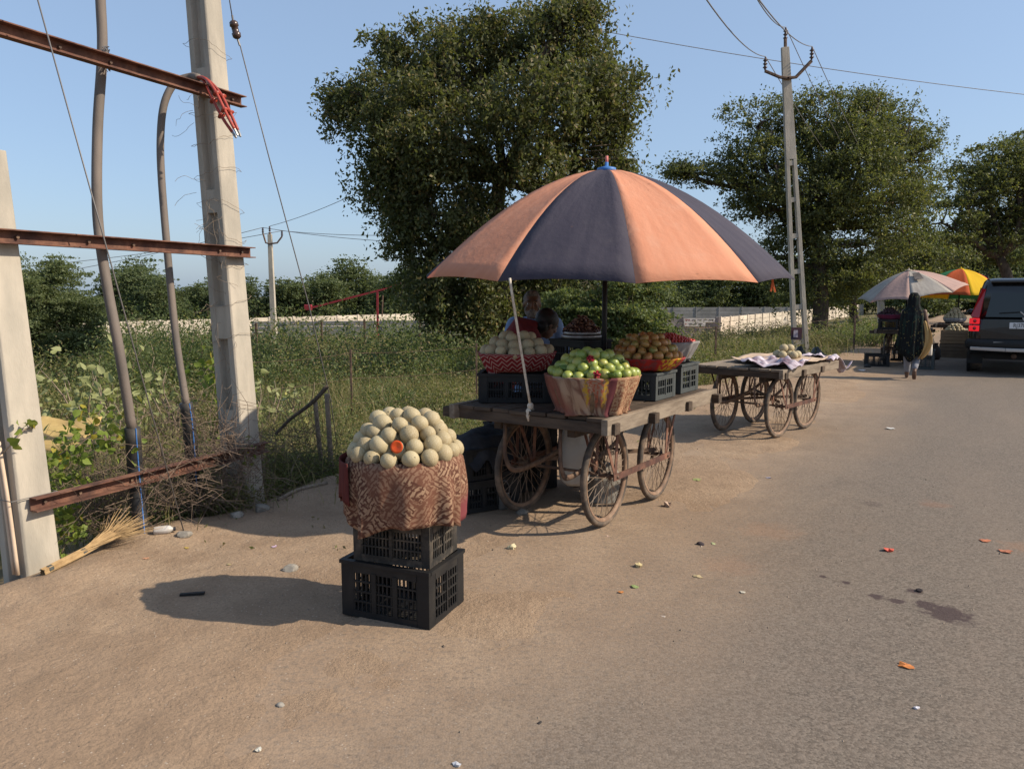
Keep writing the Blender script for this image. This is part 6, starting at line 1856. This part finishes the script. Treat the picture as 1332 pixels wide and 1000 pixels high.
# ================================================================== PARKED CAR
def car():
    rear = Vector((10.06, 15.09, 0)); yaw = -ROAD_A
    t = thing('parked_car', 'black off road car parked with its rear to us', 'car', (rear.x, rear.y, -.002), yaw); t.scale = (1.03, 1.03, 1.05)
    m, nt, b = new_mat('black_car_paint'); n = N(nt)
    n.put(b.inputs['Base Color'], n.mix(n.math('MULTIPLY', n.ramp(n.noise(n.objpos(), 3, 5), .4, .7), .15), (0.008, 0.008, 0.009), (0.05, 0.042, 0.034)))
    b.inputs['Roughness'].default_value = .22; b.inputs['Coat Weight'].default_value = .25; b.inputs['Coat Roughness'].default_value = .08
    paint = m
    glass = M('dark_tinted_glass', (0.006, 0.007, 0.008), None, rough=.06, spec=.6)
    trim = M('black_trim', (0.015, 0.015, 0.015), None, rough=.6)
    silver = M('silver_trim', (0.42, 0.41, 0.40), None, rough=.35, metal=.6)
    red = M('tail_lens', (0.35, 0.008, 0.012), None, rough=.15, spec=.6)
    bm, bnt, bb = new_mat('tail_lamp_lit'); bb.inputs['Base Color'].default_value = (.5, .01, .015, 1); bb.inputs['Emission Color'].default_value = (1, .02, .03, 1); bb.inputs['Emission Strength'].default_value = .35
    W = .935
    # lower body: loft of half outlines (x, z), y = station
    def ring(w, z0, z1, r=.10, top=None):
        pts = [(w - .06, z0), (w - .01, z0 + .08), (w, z0 + .25), (w - .005, z1 - .12), (w - .03, z1 - .02), (w - .09, z1)]
        return pts
    sts = [(.00, W - .10, .52, 1.04), (.05, W - .03, .42, 1.07), (.25, W, .38, 1.08), (1.0, W, .34, 1.09), (2.4, W, .33, 1.08), (3.5, W, .34, 1.06), (4.15, W - .03, .36, 1.02), (4.5, W - .10, .42, .96), (4.62, W - .22, .50, .86)]
    V, F = [], []
    for y, w, z0, z1 in sts:
        h = ring(w, z0, z1); full = h + [(-x, z) for x, z in h[::-1]]
        V += [(x, y, z) for x, z in full]
    k = 12
    for i in range(len(sts) - 1):
        for j in range(k): F.append((i * k + j, i * k + (j + 1) % k, (i + 1) * k + (j + 1) % k, (i + 1) * k + j))
    F.append(tuple(range(k))[::-1]); F.append(tuple((len(sts) - 1) * k + j for j in range(k)))
    MB().add([(x, y, z) for x, y, z in V], [f[::-1] for f in F]).build('body', paint, t, True, bevel=.0)
    # greenhouse
    gs = [(.02, .80, .66, 1.05, 1.66), (.10, .85, .70, 1.06, 1.79), (.6, .88, .73, 1.07, 1.84), (1.6, .88, .74, 1.07, 1.85), (2.4, .87, .72, 1.06, 1.80), (3.05, .85, .62, 1.05, 1.34), (3.35, .83, .7, 1.04, 1.08)]
    V, F = [], []
    for y, w0, w1, z0, z1 in gs:
        h = [(w0, z0), (w0 - (w0 - w1) * .35, z0 + (z1 - z0) * .5), (w1, z1 - .07), (w1 - .05, z1 - .015), (w1 - .2, z1)]
        V += [(x, y, z) for x, z in h + [(-x, z) for x, z in h[::-1]]]
    k = 10
    for i in range(len(gs) - 1):
        for j in range(k): F.append((i * k + j, (i + 1) * k + j, (i + 1) * k + (j + 1) % k, i * k + (j + 1) % k))
    F.append(tuple(range(k))); F.append(tuple((len(gs) - 1) * k + j for j in range(k))[::-1])
    MB().add(V, F).build('roof_cabin', paint, t, True)
    # rear window, tailgate seam, spoiler
    MB().add([(-.66, -.012, 1.10), (.66, -.012, 1.10), (.56, .035, 1.66), (-.56, .035, 1.66)], [(0, 1, 2, 3)]).build('rear_window', glass, t, thick=.012)
    MB().box((0, .06, 1.765), (1.22, .22, .045)).build('spoiler', paint, t, bevel=.015)
    tg = MB(); tg.add([(-.72, -.022, .62), (.72, -.022, .62), (.74, -.028, .86), (.70, -.018, 1.06), (-.70, -.018, 1.06), (-.74, -.028, .86)], [(0, 1, 2, 3, 4, 5)]); tg.build('tailgate', paint, t, thick=.03, bevel=.008)
    for s in (-1, 1):
        l = MB(); l.add([(s * .905, .05, 1.10), (s * .76, -.01, 1.08), (s * .68, .045, 1.62), (s * .74, .10, 1.64)], [(0, 1, 2, 3) if s < 0 else (3, 2, 1, 0)]); lo = l.build('tail_light', red, t, thick=.03)
        for z in (1.02, .88):
            MB().add([(s * .925, .035, z - .055), (s * .755, -.040, z - .055), (s * .755, -.040, z + .055), (s * .925, .035, z + .055)], [(0, 1, 2, 3) if s < 0 else (3, 2, 1, 0)]).build('lamp_cluster', bm, lo, thick=.04, bevel=.012)
            MB().ball((s * .83, -.02, z), (.035, .035, .035), 10, 8).build('lamp_ring', red, lo, True)
        MB().box((s * .70, -.055, .56), (.22, .02, .035)).build('reflector', red, t)
        MB().box((s * .82, .98 if s else 0, 1.0), (.02, .22, .03)).build('door_handle', trim, t)
        # side glass and wheel arches
        sg = MB(); sg.add([(s * .885, .55, 1.12), (s * .885, 2.75, 1.12), (s * .80, 2.30, 1.58), (s * .775, .50, 1.66)], [(0, 1, 2, 3) if s > 0 else (3, 2, 1, 0)]); sg.build('side_window', glass, t, thick=.012)
        MB().tube([(s * .68, .3, 1.88), (s * .70, 1.2, 1.90), (s * .68, 2.1, 1.87)], .018, 6).build('roof_rail', trim, t, True)
        mi = MB(); mi.ball((s * .97, 2.75, 1.14), (.08, .05, .07), 12, 8); mi.tube([(s * .86, 2.78, 1.1), (s * .98, 2.76, 1.14)], .03, 6); mi.build('side_mirror', paint, t, True)
        for y in (.86, 3.62):
            ar = MB(); ar.lathe([(.44, -.03), (.47, -.02), (.47, .03), (.44, .04)], 24, (s * (W - .03), y, .40), 'x'); ar.build('wheel_arch', trim, t, True)
            w = bpy.data.objects.new('wheel', None); link(w); w.parent = t; w.location = (s * .80, y, .385)
            ty = MB(); ty.lathe([(.20, -.12), (.36, -.125), (.385, -.10), (.385, .10), (.36, .125), (.20, .12)], 32, axis='x'); ty.build('tyre', MAT['tyre'], w, True)
            rm = MB(); rm.lathe([(.21, .10 * s), (.20, .05 * s), (.06, .06 * s), (.001, .08 * s)], 24, axis='x')
            for a in range(5): q = 2 * PI * a / 5; rm.bar((s * .09, .04 * math.cos(q), .04 * math.sin(q)), (s * .10, .20 * math.cos(q), .20 * math.sin(q)), .05, .02, (1, 0, 0))
            rm.build('rim', silver, w)
    bp = MB(); bp.tube([(-.93, .16, .58), (-.90, .02, .58), (-.70, -.065, .585), (0, -.085, .585), (.70, -.065, .585), (.90, .02, .58), (.93, .16, .58)], [(.10, .06)] * 7, 10, True, (0, 0, 1)); bp.build('bumper', trim, t, True)
    MB().bar((-.88, -.06, .50), (-.30, -.145, .49), .05, .065).build('skid_plate', silver, t, bevel=.01); MB().bar((-.30, -.145, .49), (.30, -.145, .49), .05, .065).build('skid_plate', silver, t, bevel=.01); MB().bar((.30, -.145, .49), (.88, -.06, .50), .05, .065).build('skid_plate', silver, t, bevel=.01)
    MB().box((0, -.115, .625), (1.0, .02, .018)).build('chrome_strip', silver, t)
    MB().tube([(-.15, .0, .36), (-.15, .5, .36)], .045, 10).build('exhaust', MAT['rust_dark'], t, True)
    MB().bar((-.9, .9, .33), (.9, .9, .33), .10, .12).build('rear_axle', trim, t); MB().box((0, 2.2, .34), (1.3, 3.6, .14)).build('chassis', trim, t)
    for s in (-1, 1): MB().box((s * .80, .42, .30), (.28, .015, .24)).build('mud_flap', trim, t)
    # wiper, emblem, plate
    MB().tube([(-.02, -.04, 1.13), (-.08, -.035, 1.20), (-.44, -.01, 1.17)], .012, 6).build('wiper', trim, t, True); MB().tube([(-.02, -.05, 1.13), (-.10, -.045, 1.205)], .014, 6).build('wiper_arm', silver, t)
    em = MB()
    for s in (-1, 1): em.add([(s * .008, -.05, 1.055), (s * .055, -.05, 1.105), (s * .06, -.05, 1.075), (s * .03, -.05, 1.035), (s * .008, -.05, 1.03)], [(0, 1, 2, 3, 4) if s > 0 else (4, 3, 2, 1, 0)])
    em.build('emblem', silver, t, thick=.012)
    pl = MB().box((0, -.055, .945), (.52, .012, .115)).build('number_plate', M('white_plate', (0.62, 0.62, 0.62), None, rough=.4), t, bevel=.004)
    cu = bpy.data.curves.new('plate_text', 'FONT'); cu.body = 'RJ37UA5'; cu.size = .105; cu.extrude = .001; cu.align_x = 'LEFT'; cu.align_y = 'CENTER'
    to = bpy.data.objects.new('tmp', cu); link(to); dg = bpy.context.evaluated_depsgraph_get(); dg.update()
    me = bpy.data.meshes.new_from_object(to.evaluated_get(dg)); bpy.data.objects.remove(to)
    me.materials.clear(); me.materials.append(M('plate_black', (0.015, 0.015, 0.015), None))
    o = obj('plate_lettering', me, pl, (-.20, -.0635, .945), (PI / 2, 0, 0), (.80, 1, 1))
car()

# ================================================================== STALLS BEYOND
def stalls():
    pale = [canopy_mat('pale_grey_canvas', (0.46, 0.42, 0.37), (0.38, 0.34, 0.30), (0.30, 0.25, 0.2), .25), canopy_mat('dirty_pink_canvas', (0.52, 0.35, 0.30), (0.44, 0.30, 0.26), (0.36, 0.27, 0.22), .25), canopy_mat('stained_cream_canvas', (0.55, 0.48, 0.40), (0.46, 0.38, 0.32), (0.36, 0.27, 0.2), .25)]
    c = P(1182, 352, 17.9); 
    ft = Vector((c.x + .02, 17.95, gz(c.x, 17.95)))
    um2, rp2 = umbrella('worn pale pink and grey patched umbrella over the farther stall', ft, c, 1.16, .52, math.radians(-118), pale, nrib=8, power=1.6, sag=.05, tilt=(math.radians(3), math.radians(-11)), cap=pale[2])
    # black patch sewn on the pink panel
    pm = MB(); a = P(1160, 364, 17.35); 
    n0 = 1.0
    e0, e1 = rp2(0, .30), rp2(1, .30); f0, f1 = rp2(0, .55), rp2(1, .55)
    pp = [e0.lerp(e1, .25), e0.lerp(e1, .8), f0.lerp(f1, .62), f0.lerp(f1, .25)]
    pm.add([p - ft + Vector((-.01, -.03, .035)) for p in pp], [(0, 1, 2, 3)]).build('patch', M('dark_patch', (0.07, 0.06, 0.055), (0.13, 0.11, 0.1), 9, .9), um2, thick=.004)
    ycol = (0.72, 0.46, 0.02)
    yel = canopy_mat('yellow_canvas', ycol, (0.68, 0.42, 0.02), ycol, .25); org = canopy_mat('orange_red_canvas', (0.50, 0.10, 0.03), (0.46, 0.09, 0.03), (0.5, 0.14, 0.05), .25); red = canopy_mat('bright_red_canvas', (0.60, 0.09, 0.06), (0.55, 0.08, 0.05), (0.6, 0.13, 0.1), .25); grn = canopy_mat('green_canvas', (0.05, 0.22, 0.09), (0.05, 0.2, 0.08), (0.06, 0.22, 0.1), .25); blu = canopy_mat('blue_canvas', (0.12, 0.14, 0.4), (0.12, 0.14, 0.4), (0.15, 0.15, 0.4), .25)
    c = P(1250, 350, 21.5); ft = Vector((c.x, 21.5, gz(c.x, 21.5)))
    umbrella('rainbow umbrella with yellow and orange panels beyond the black car', ft, c, 1.28, .78, math.radians(-108), [yel, red, blu, grn, yel, red, grn, org], power=1.8, tilt=(math.radians(-2), math.radians(2)), cap=yel)
    # cart under the pale umbrella
    base = Vector((c.x, 0, 0))
    k = Vector((9.05, 17.75, 0)); ang = math.radians(32)
    cart('farther wooden handcart under the worn pale umbrella', k, -ang, .80, .50, .82, .33, .42, MAT['wood_dark'], curved=False)
    kr = Vector((math.cos(ang), -math.sin(ang), 0)); ka = Vector((math.sin(ang), math.cos(ang), 0))
    def ok(r, a, z): return k + kr * r + ka * a + Vector((0, 0, z))
    purple = M('purple_plastic', (0.16, 0.03, 0.075), (0.12, 0.025, 0.06), 5, .45)
    p = ok(-.28, -.50, .825)
    crate((p.x, p.y, p.z), -ang, .40, .42, .22, 'black crate under the purple tray on the farther cart', MAT['crate'], .03)
    tr = thing('plastic_tray', 'purple plastic tray heaped with dark fruit on the farther cart', 'tray', (p.x, p.y, p.z + .222))
    MB().lathe([(.001, 0), (.20, 0), (.24, .03), (.27, .09), (.285, .10), (.275, .104), (.25, .08), (.001, .05)], 28).build('dish', purple, tr, True)
    dm = fruit_mesh('dark_fruit', .03, M('dark_purple_fruit', (0.03, 0.012, 0.02), (0.06, 0.03, 0.03), 9, .4), .9, 10, 8)
    put_fruit([dm], 'dark_fruit', pile((p.x, p.y, p.z + .222 + .115), .215, .03, 4, .052, .04, .2), 'dark purple fruit in the purple tray', 'fruit', 'dark fruit in the purple tray')
    p = ok(-.30, .15, .825)
    o = thing('yellow_bag', 'yellow plastic bag standing on the farther cart', 'bag', (p.x, p.y, p.z)); MB().lathe([(.001, 0), (.10, 0), (.13, .06), (.12, .24), (.06, .36), (.03, .40), (.06, .46)], 20, fold=lambda q, f, r, z: (r * (1 + .12 * math.sin(5 * q + 3 * f)), z)).build('bag', M('yellow_plastic', (0.62, 0.34, 0.02), None, rough=.5), o, True)
    p = ok(.22, -.05, .825)
    crate((p.x, p.y, p.z), -ang, .40, .32, .22, 'dark crate under the guava basket on the farther cart', MAT['crate_grey'], .03)
    basket((p.x, p.y, p.z + .225), [(.16, 0), (.22, .05), (.25, .10)], 'flat basket of light green guavas on the farther cart', MAT['c_grey'], None, 40, 0, cloth_prof=[(.18, .004), (.24, .05), (.27, .105), (.26, .115), (.24, .10)])
    put_fruit(GUAVA, 'guava', pile((p.x, p.y, p.z + .34), .225, .040, 4, .052, .046, .2), 'light green guava heaped on the farther cart', 'guava', 'guavas on the farther cart')
    p = ok(-.02, .45, .825)
    crate((p.x, p.y, p.z), -ang, .50, .34, .26, 'large dark crate at the far end of the farther cart', MAT['crate'], .03)
    # crates on the ground by the stall
    for px, py, L, W, H, lb in ((1144, 477, .50, .36, .28, 'black crate on the ground left of the farther cart'), (1163, 470, .46, .34, .30, 'black crate on the ground beneath the farther cart edge')):
        g = GG(px, py); crate((g.x, g.y + .15, gz(g.x, g.y + .15) + .003), -ang + .2, L, W, H, lb, MAT['crate'], .028)
    g = GG(1207, 481); crate((g.x, g.y + .12, .004), -ang, .34, .30, .42, 'tall grey blue box crate beside the walking woman', MAT['crate_grey'], .05)
    rock(GG(1128, 478), .09, 'dark lump of cloth on the ground left of the black crates', MAT['black'], 'cloth', 'dark_rag')
    # second far stall: wooden boxes of pale melons, hanging goods
    wood = M('pale_box_wood', (0.36, 0.25, 0.15), (0.28, 0.19, 0.115), 5, .9, stretch=(1, 1, 6)); kraft = M('old_carton', (0.20, 0.15, 0.105), (0.16, 0.12, 0.085), 4, .9)
    def wood_box(loc, rot, L, W, H, label, mat, boards=4):
        t = thing('wooden_box', label, 'box', loc, rot)
        for b in range(boards):
            h = H / boards
            for s in (-1, 1):
                MB().box((0, s * W / 2, h * (b + .5)), (L, .018, h - .012)).build('board', mat, t); MB().box((s * L / 2, 0, h * (b + .5)), (.018, W - .02, h - .012)).build('board', mat, t)
        for sx in (-1, 1):
            for sy in (-1, 1): MB().box((sx * (L / 2 - .03), sy * (W / 2 - .025), H / 2), (.04, .03, H - .004)).build('corner_batten', mat, t)
        MB().box((0, 0, H - .05), (L - .04, W - .04, .02)).build('filling', kraft, t)
        return t
    g = GG(1247, 466); a = Vector((g.x, g.y + .25, gz(g.x, g.y) + .003))
    wood_box(a, -ang, .62, .42, .36, 'lower slatted wooden box beyond the black car', kraft); wood_box(a + Vector((0, 0, .363)), -ang + .03, .60, .42, .34, 'upper slatted wooden box holding pale melons', wood)
    put_fruit(MELON, 'melon', pile((a.x, a.y, a.z + .363 + .35), .19, .044, 4, .056, .056, .15), 'pale melon heaped on the stacked wooden boxes', 'melon', 'melons on the wooden boxes')
    k2 = Vector((a.x + .75, a.y + 1.1, 0)); cart('farthest wooden handcart under the rainbow umbrella', k2, -ang, .80, .50, .82, .33, .42, MAT['wood_dark'], curved=False)
    b2 = k2 + Vector((-.2, -.1, .825)); basket(tuple(b2), [(.16, 0), (.24, .06), (.27, .14)], 'basket of assorted pale fruit on the farthest cart', MAT['c_grey'], None, 40, 0, cloth_prof=[(.18, .004), (.25, .06), (.285, .145), (.275, .15), (.255, .14)])
    put_fruit(MELON, 'melon', pile((b2.x, b2.y, b2.z + .17), .235, .044, 5, .05, .055, .15), 'pale melon heaped on the farthest cart', 'melon', 'melons on the farthest cart')
    # a seated dark-clad vendor is lost in the shade: only cloth sacks show
    for px, py, lb in ((1222, 452, 'dark sack standing between the two far stalls'), (1229, 462, 'smaller dark sack between the two far stalls')):
        g = GG(px, 470); o = thing('sack', lb, 'sack', (g.x, g.y + .6, gz(g.x, g.y + .6) - .01)); hh = .62 if 'smaller' not in lb else .42
        MB().lathe([(.001, 0), (.17, 0), (.22, hh * .2), (.20, hh * .6), (.12, hh * .9), (.14, hh)], 22, fold=lambda q, f, r, z: (r * (1 + .07 * math.sin(4 * q + 2 * f)), z)).build('bag', M('dark_sackcloth', (0.05, 0.045, 0.042), (0.08, 0.065, 0.055), 7, .95), o, True)
    # white cloth scrap and black tarpaulin near the slotted pole
    tm = M('black_tarpaulin', (0.012, 0.012, 0.014), (0.02, 0.02, 0.022), 5, .45)
    c = GG(1068, 472); V, F = [], []; n = 20
    for i in range(n):
        for j in range(n):
            u, v = i / (n - 1) * 2 - 1, j / (n - 1) * 2 - 1; x, y = c.x + u * .75, c.y + 1.2 + v * .5
            pk = .34 * math.exp(-((u + .1) / .16) ** 2 - (v / .5) ** 2) + .32 * math.exp(-((u - .42) / .16) ** 2 - (v / .5) ** 2)
            V.append((x - c.x, y - c.y, gz(x, y) - c.z + .02 + (pk + .16 * float(vnoise(u * 3, v * 3, 77))) * (1 - max(abs(u), abs(v)) ** 4)))
    for i in range(n - 1):
        for j in range(n - 1): F.append((i * n + j, (i + 1) * n + j, (i + 1) * n + j + 1, i * n + j + 1))
    o = MB().add(V, F).build('tarpaulin', tm, None, False, loc=c, thick=.006); tag(o, 'crumpled black tarpaulin on the verge beyond the empty cart', 'tarpaulin')
    for sc_, lb in ((0, 'white plastic scrap on the verge by the black crates'),):
        litter(1120, 482, .10, (0.6, 0.55, 0.52), lb, 'scrap', 'plastic_scrap')

# ================================================================== LITTER
def litter(px, py, r, col, label, cat, name, h=.25, group=None):
    p = GG(px, py); rg2 = np.random.default_rng(int(px * 7 + py))
    n = 9; V = [(0, 0, h * r * .8)]; F = []
    for i in range(n):
        q = 2 * PI * i / n; k = r * rg2.uniform(.55, 1.1); V.append((k * math.cos(q), k * math.sin(q) * .75, h * r * rg2.uniform(.05, 1.0)))
    for i in range(n):
        q = 2 * PI * i / n; k = r * rg2.uniform(.5, .8); V.append((k * math.cos(q), k * math.sin(q) * .75, 0))
    for i in range(n): F += [(0, 1 + i, 1 + (i + 1) % n), (1 + i, 1 + n + i, 1 + n + (i + 1) % n, 1 + (i + 1) % n)]
    F.append(tuple(range(2 * n, n, -1)))
    o = MB().add(V, F).build(name, M(name, col, tuple(c * .7 for c in col), 40, .7), None, False, loc=(p.x, p.y, p.z + .004), rot=(0, 0, rg2.uniform(0, 6))); tag(o, label, cat, group)
stalls()
def all_litter():
    for k in [
        (665, 714, .038, (0.55, 0.48, 0.30), 'pale melon chunk on the dirt before the cart wheels', 'melon piece', 'melon_piece', .9),
        (831, 737, .034, (0.52, 0.42, 0.22), 'pale melon rind piece on the road edge', 'melon rind', 'melon_rind', .6),
        (907, 751, .035, (0.46, 0.36, 0.20), 'flattened yellowish rind piece on the asphalt', 'melon rind', 'melon_rind', .4),
        (1156, 717, .042, (0.62, 0.10, 0.06), 'bright red fruit slice lying on the asphalt', 'fruit slice', 'fruit_slice', .5),
        (1178, 868, .040, (0.55, 0.19, 0.05), 'crushed orange fruit pulp on the asphalt near the dark stain', 'fruit pulp', 'fruit_pulp', .35),
        (1281, 704, .045, (0.50, 0.17, 0.08), 'thin orange peel scrap on the far asphalt', 'peel', 'orange_peel', .2),
        (1308, 718, .045, (0.46, 0.17, 0.09), 'flat orange peel scrap beside another on the far asphalt', 'peel', 'orange_peel', .2),
        (1192, 922, .018, (0.62, 0.60, 0.66), 'tiny white paper scrap on the near asphalt', 'paper', 'paper_scrap', .6),
        (826, 764, .030, (0.26, 0.32, 0.12), 'pale green leaf scrap on the road edge', 'leaf', 'leaf_scrap', .3),
        (807, 771, .018, (0.50, 0.20, 0.06), 'small orange peel crumb beside the green leaf scrap', 'peel', 'orange_peel', .4),
        (928, 708, .024, (0.36, 0.38, 0.20), 'small green leaf scrap beside the dark lump', 'leaf', 'leaf_scrap', .3),
        (868, 659, .045, (0.42, 0.30, 0.22), 'crumpled pinkish paper beside the right cart wheel', 'paper', 'paper_scrap', 1.0),
        (907, 625, .050, (0.30, 0.32, 0.12), 'long yellow green leaf on the dirt right of the cart', 'leaf', 'leaf_scrap', .2),
        (594, 996, .022, (0.55, 0.55, 0.57), 'crumpled silver foil at the edge of the road', 'foil', 'foil_scrap', .6),
        (336, 976, .018, (0.55, 0.52, 0.44), 'pale paper scrap on the sandy shoulder', 'paper', 'paper_scrap', .3),
        (1000, 622, .028, (0.34, 0.33, 0.42), 'small bluish wrapper on the asphalt', 'wrapper', 'wrapper', .3),
        (1158, 558, .06, (0.60, 0.58, 0.55), 'white paper scrap far along the road', 'paper', 'paper_scrap', .3),
        (863, 803, .022, (0.5, 0.42, 0.36), 'small pale peel scrap on the dusty asphalt', 'peel', 'orange_peel', .3),
        (966, 771, .022, (0.50, 0.45, 0.36), 'thin pale straw scrap on the asphalt', 'straw', 'straw_scrap', .15),
        (357, 712, .02, (0.50, 0.36, 0.46), 'small pinkish wrapper on the shoulder behind the melon shadow', 'wrapper', 'wrapper', .5),
        (190, 727, .022, (0.52, 0.27, 0.16), 'orange brown scrap on the dirt beside the broom', 'scrap', 'paper_scrap', .3),
        (243, 713, .022, (0.52, 0.36, 0.08), 'fallen yellow leaf on the dirt below the bottle', 'leaf', 'leaf_scrap', .2),
        (298, 735, .022, (0.38, 0.30, 0.16), 'curled brown leaf on the dirt by the melon shadow', 'leaf', 'leaf_scrap', .3),
        (790, 698, .022, (0.5, 0.36, 0.28), 'pale scrap on the dirt just below the front wheel', 'paper', 'paper_scrap', .3)]: litter(*k)
    rock(GG(378, 742), .042, 'rough grey stone at the edge of the melon stack shadow', None, 'stone', 'stone')
    rock(GG(911, 709), .026, 'dark lump of dung on the road edge', M('dark_lump', (0.04, 0.028, 0.03), None), 'lump', 'dark_lump')
    rock(GG(1196, 769), .018, 'small dark lump beside the wet stain', M('dark_lump', (0.03, 0.022, 0.022), None), 'lump', 'dark_lump')
    rock(GG(365, 918), .016, 'small dark pebble on the near sandy shoulder'); rock(GG(702, 942), .014, 'small dark pebble on the near asphalt', M('dark_lump', (0.03, 0.026, 0.024), None))
    rock(GG(240, 697), .045, 'flat grey rock by the foot of the stay wire'); rock(GG(308, 672), .05, 'earthy clod on the raised dirt edge', MAT['stone']); rock(GG(340, 664), .06, 'larger brown clod on the raised dirt edge')
    # strip of dark rubber in the shadow
    p = GG(249, 775); o = MB().bar((-.06, 0, .008), (.065, .015, .012), .022, .012).build('rubber_strip', MAT['black'], None, loc=p); tag(o, 'short dark rubber strip lying in the melon stack shadow', 'rubber strip')
    # pebbles and crumbs nobody could count
    rg2 = np.random.default_rng(77); mb = MB()
    for k in range(1500):
        u = rg2.uniform(1.2, 22) if k % 3 else rg2.uniform(1.2, 8); v = rg2.uniform(-4.6, 2.6) if k % 4 else rg2.uniform(-4.6, -2.5)
        x, y = UU.x * u + VV.x * v, UU.y * u + VV.y * v; r = rg2.uniform(.002, .007) * (1.6 if rg2.uniform() < .06 else 1)
        z = max(gz(x, y), -.002 if v > -2.6 else -1) + r * .3
        pts = [(x + r * math.cos(a) * rg2.uniform(.7, 1.2), y + r * math.sin(a) * rg2.uniform(.7, 1.2), z - r * .3) for a in (0, 1.6, 3.1, 4.7)] + [(x, y, z + r * .7)]
        mb.add(pts, [(0, 1, 4), (1, 2, 4), (2, 3, 4), (3, 0, 4)])
    m, nt, b = new_mat('pebbles'); n = N(nt); n.put(b.inputs['Base Color'], n.mix(n.island(), (0.10, 0.075, 0.055), (0.36, 0.28, 0.21))); b.inputs['Roughness'].default_value = .95
    tag(mb.build('pebbles', m), 'scattered pebbles and crumbs on the shoulder and road', 'pebbles', kind='stuff')
    # fallen dry leaves along the verge
    V, F = leaf_arrays(np.array([(lambda u, v: (UU.x * u + VV.x * v, UU.y * u + VV.y * v, gz(UU.x * u + VV.x * v, UU.y * u + VV.y * v) + .012))(rg2.uniform(3, 26), rg2.uniform(-5.0, -3.2)) for k in range(900)]), rg2.uniform(.015, .04, 900), 0, .5, .9)
    tag(obj('fallen_leaves', np_mesh('fallen_leaves', V, F, LM['dry'])), 'dry fallen leaves strewn along the verge', 'leaves', kind='stuff')
all_litter()

def broom():
    a, b = GG(50, 752), GG(178, 696)
    a.z += .012; b.z += .05
    t = thing('broom', 'straw broom lying on the dirt beside the nearest pole', 'broom', a)
    d = (b - a); L = d.length; d.normalize(); s = d.cross(Vector((0, 0, 1))).normalized(); up = s.cross(d)
    h = MB(); straw = M('dry_straw', (0.37, 0.25, 0.125), (0.27, 0.175, 0.085), 30, .9, var=.3)
    rg2 = np.random.default_rng(4)
    for k in range(240):
        o = rg2.normal(size=2) * .007; f = rg2.normal(size=2); l = L * rg2.uniform(.72, 1.02)
        p0 = d * .03 + s * o[0] + up * (o[1] + .012); p1 = d * (L * .42) + s * o[0] * 1.2 + up * (o[1] + .015)
        p2 = d * (L * .7) + s * f[0] * .025 + up * (abs(f[1]) * .022 + .012); p3 = d * l + s * f[0] * .095 + up * (abs(f[1]) * .055 + .004)
        h.tube([p0, p1, p2, p3], [.0026, .0026, .0022, .001], 3, False)
    h.build('bristles', straw, t)['kind'] = 'stuff'
    for f, r in ((.08, .021), (.40, .021)):
        MB().tube([d * L * f + up * .012, d * (L * f + .03) + up * .012], r, 12).build('binding', M('dark_binding', (.07, .075, .07), None), t, True)
broom()
def bottle():
    p = GG(214, 694); t = thing('plastic_bottle', 'dirty white plastic bottle lying at the foot of the sleeves', 'bottle', (p.x, p.y, p.z + .027))
    t.rotation_euler = (0, 0, math.radians(200)); t.scale = (.72, .72, .72)
    MB().lathe([(.001, .09), (.03, .09), (.038, .08), (.038, -.03), (.034, -.05), (.016, -.072), (.016, -.08)], 20, axis='x').build('body', M('cloudy_plastic', (0.50, 0.47, 0.44), (0.4, 0.37, 0.33), 12, .4), t, True)
    MB().lathe([(.019, -.078), (.019, -.095), (.001, -.096)], 14, axis='x').build('cap', M('dark_cap', (.03, .03, .035), None), t)
bottle()
def trash_sheet():
    p = P(72, 568, 5.8); n = 14; V, F = [], []
    for i in range(n):
        for j in range(n):
            u, v = i / (n - 1) - .5, j / (n - 1) - .5; V.append((u * .55, v * .35, .16 * v + .06 * float(vnoise(u * 6, v * 6, 3))))
    for i in range(n - 1):
        for j in range(n - 1): F.append((i * n + j, (i + 1) * n + j, (i + 1) * n + j + 1, i * n + j + 1))
    o = MB().add(V, F).build('cardboard_sheet', M('yellowed_card', (0.46, 0.33, 0.13), (0.36, 0.25, 0.1), 5, .8), None, True, loc=p, thick=.006); tag(o, 'yellowed cardboard sheet caught in the brush behind the creeper', 'cardboard')
trash_sheet()
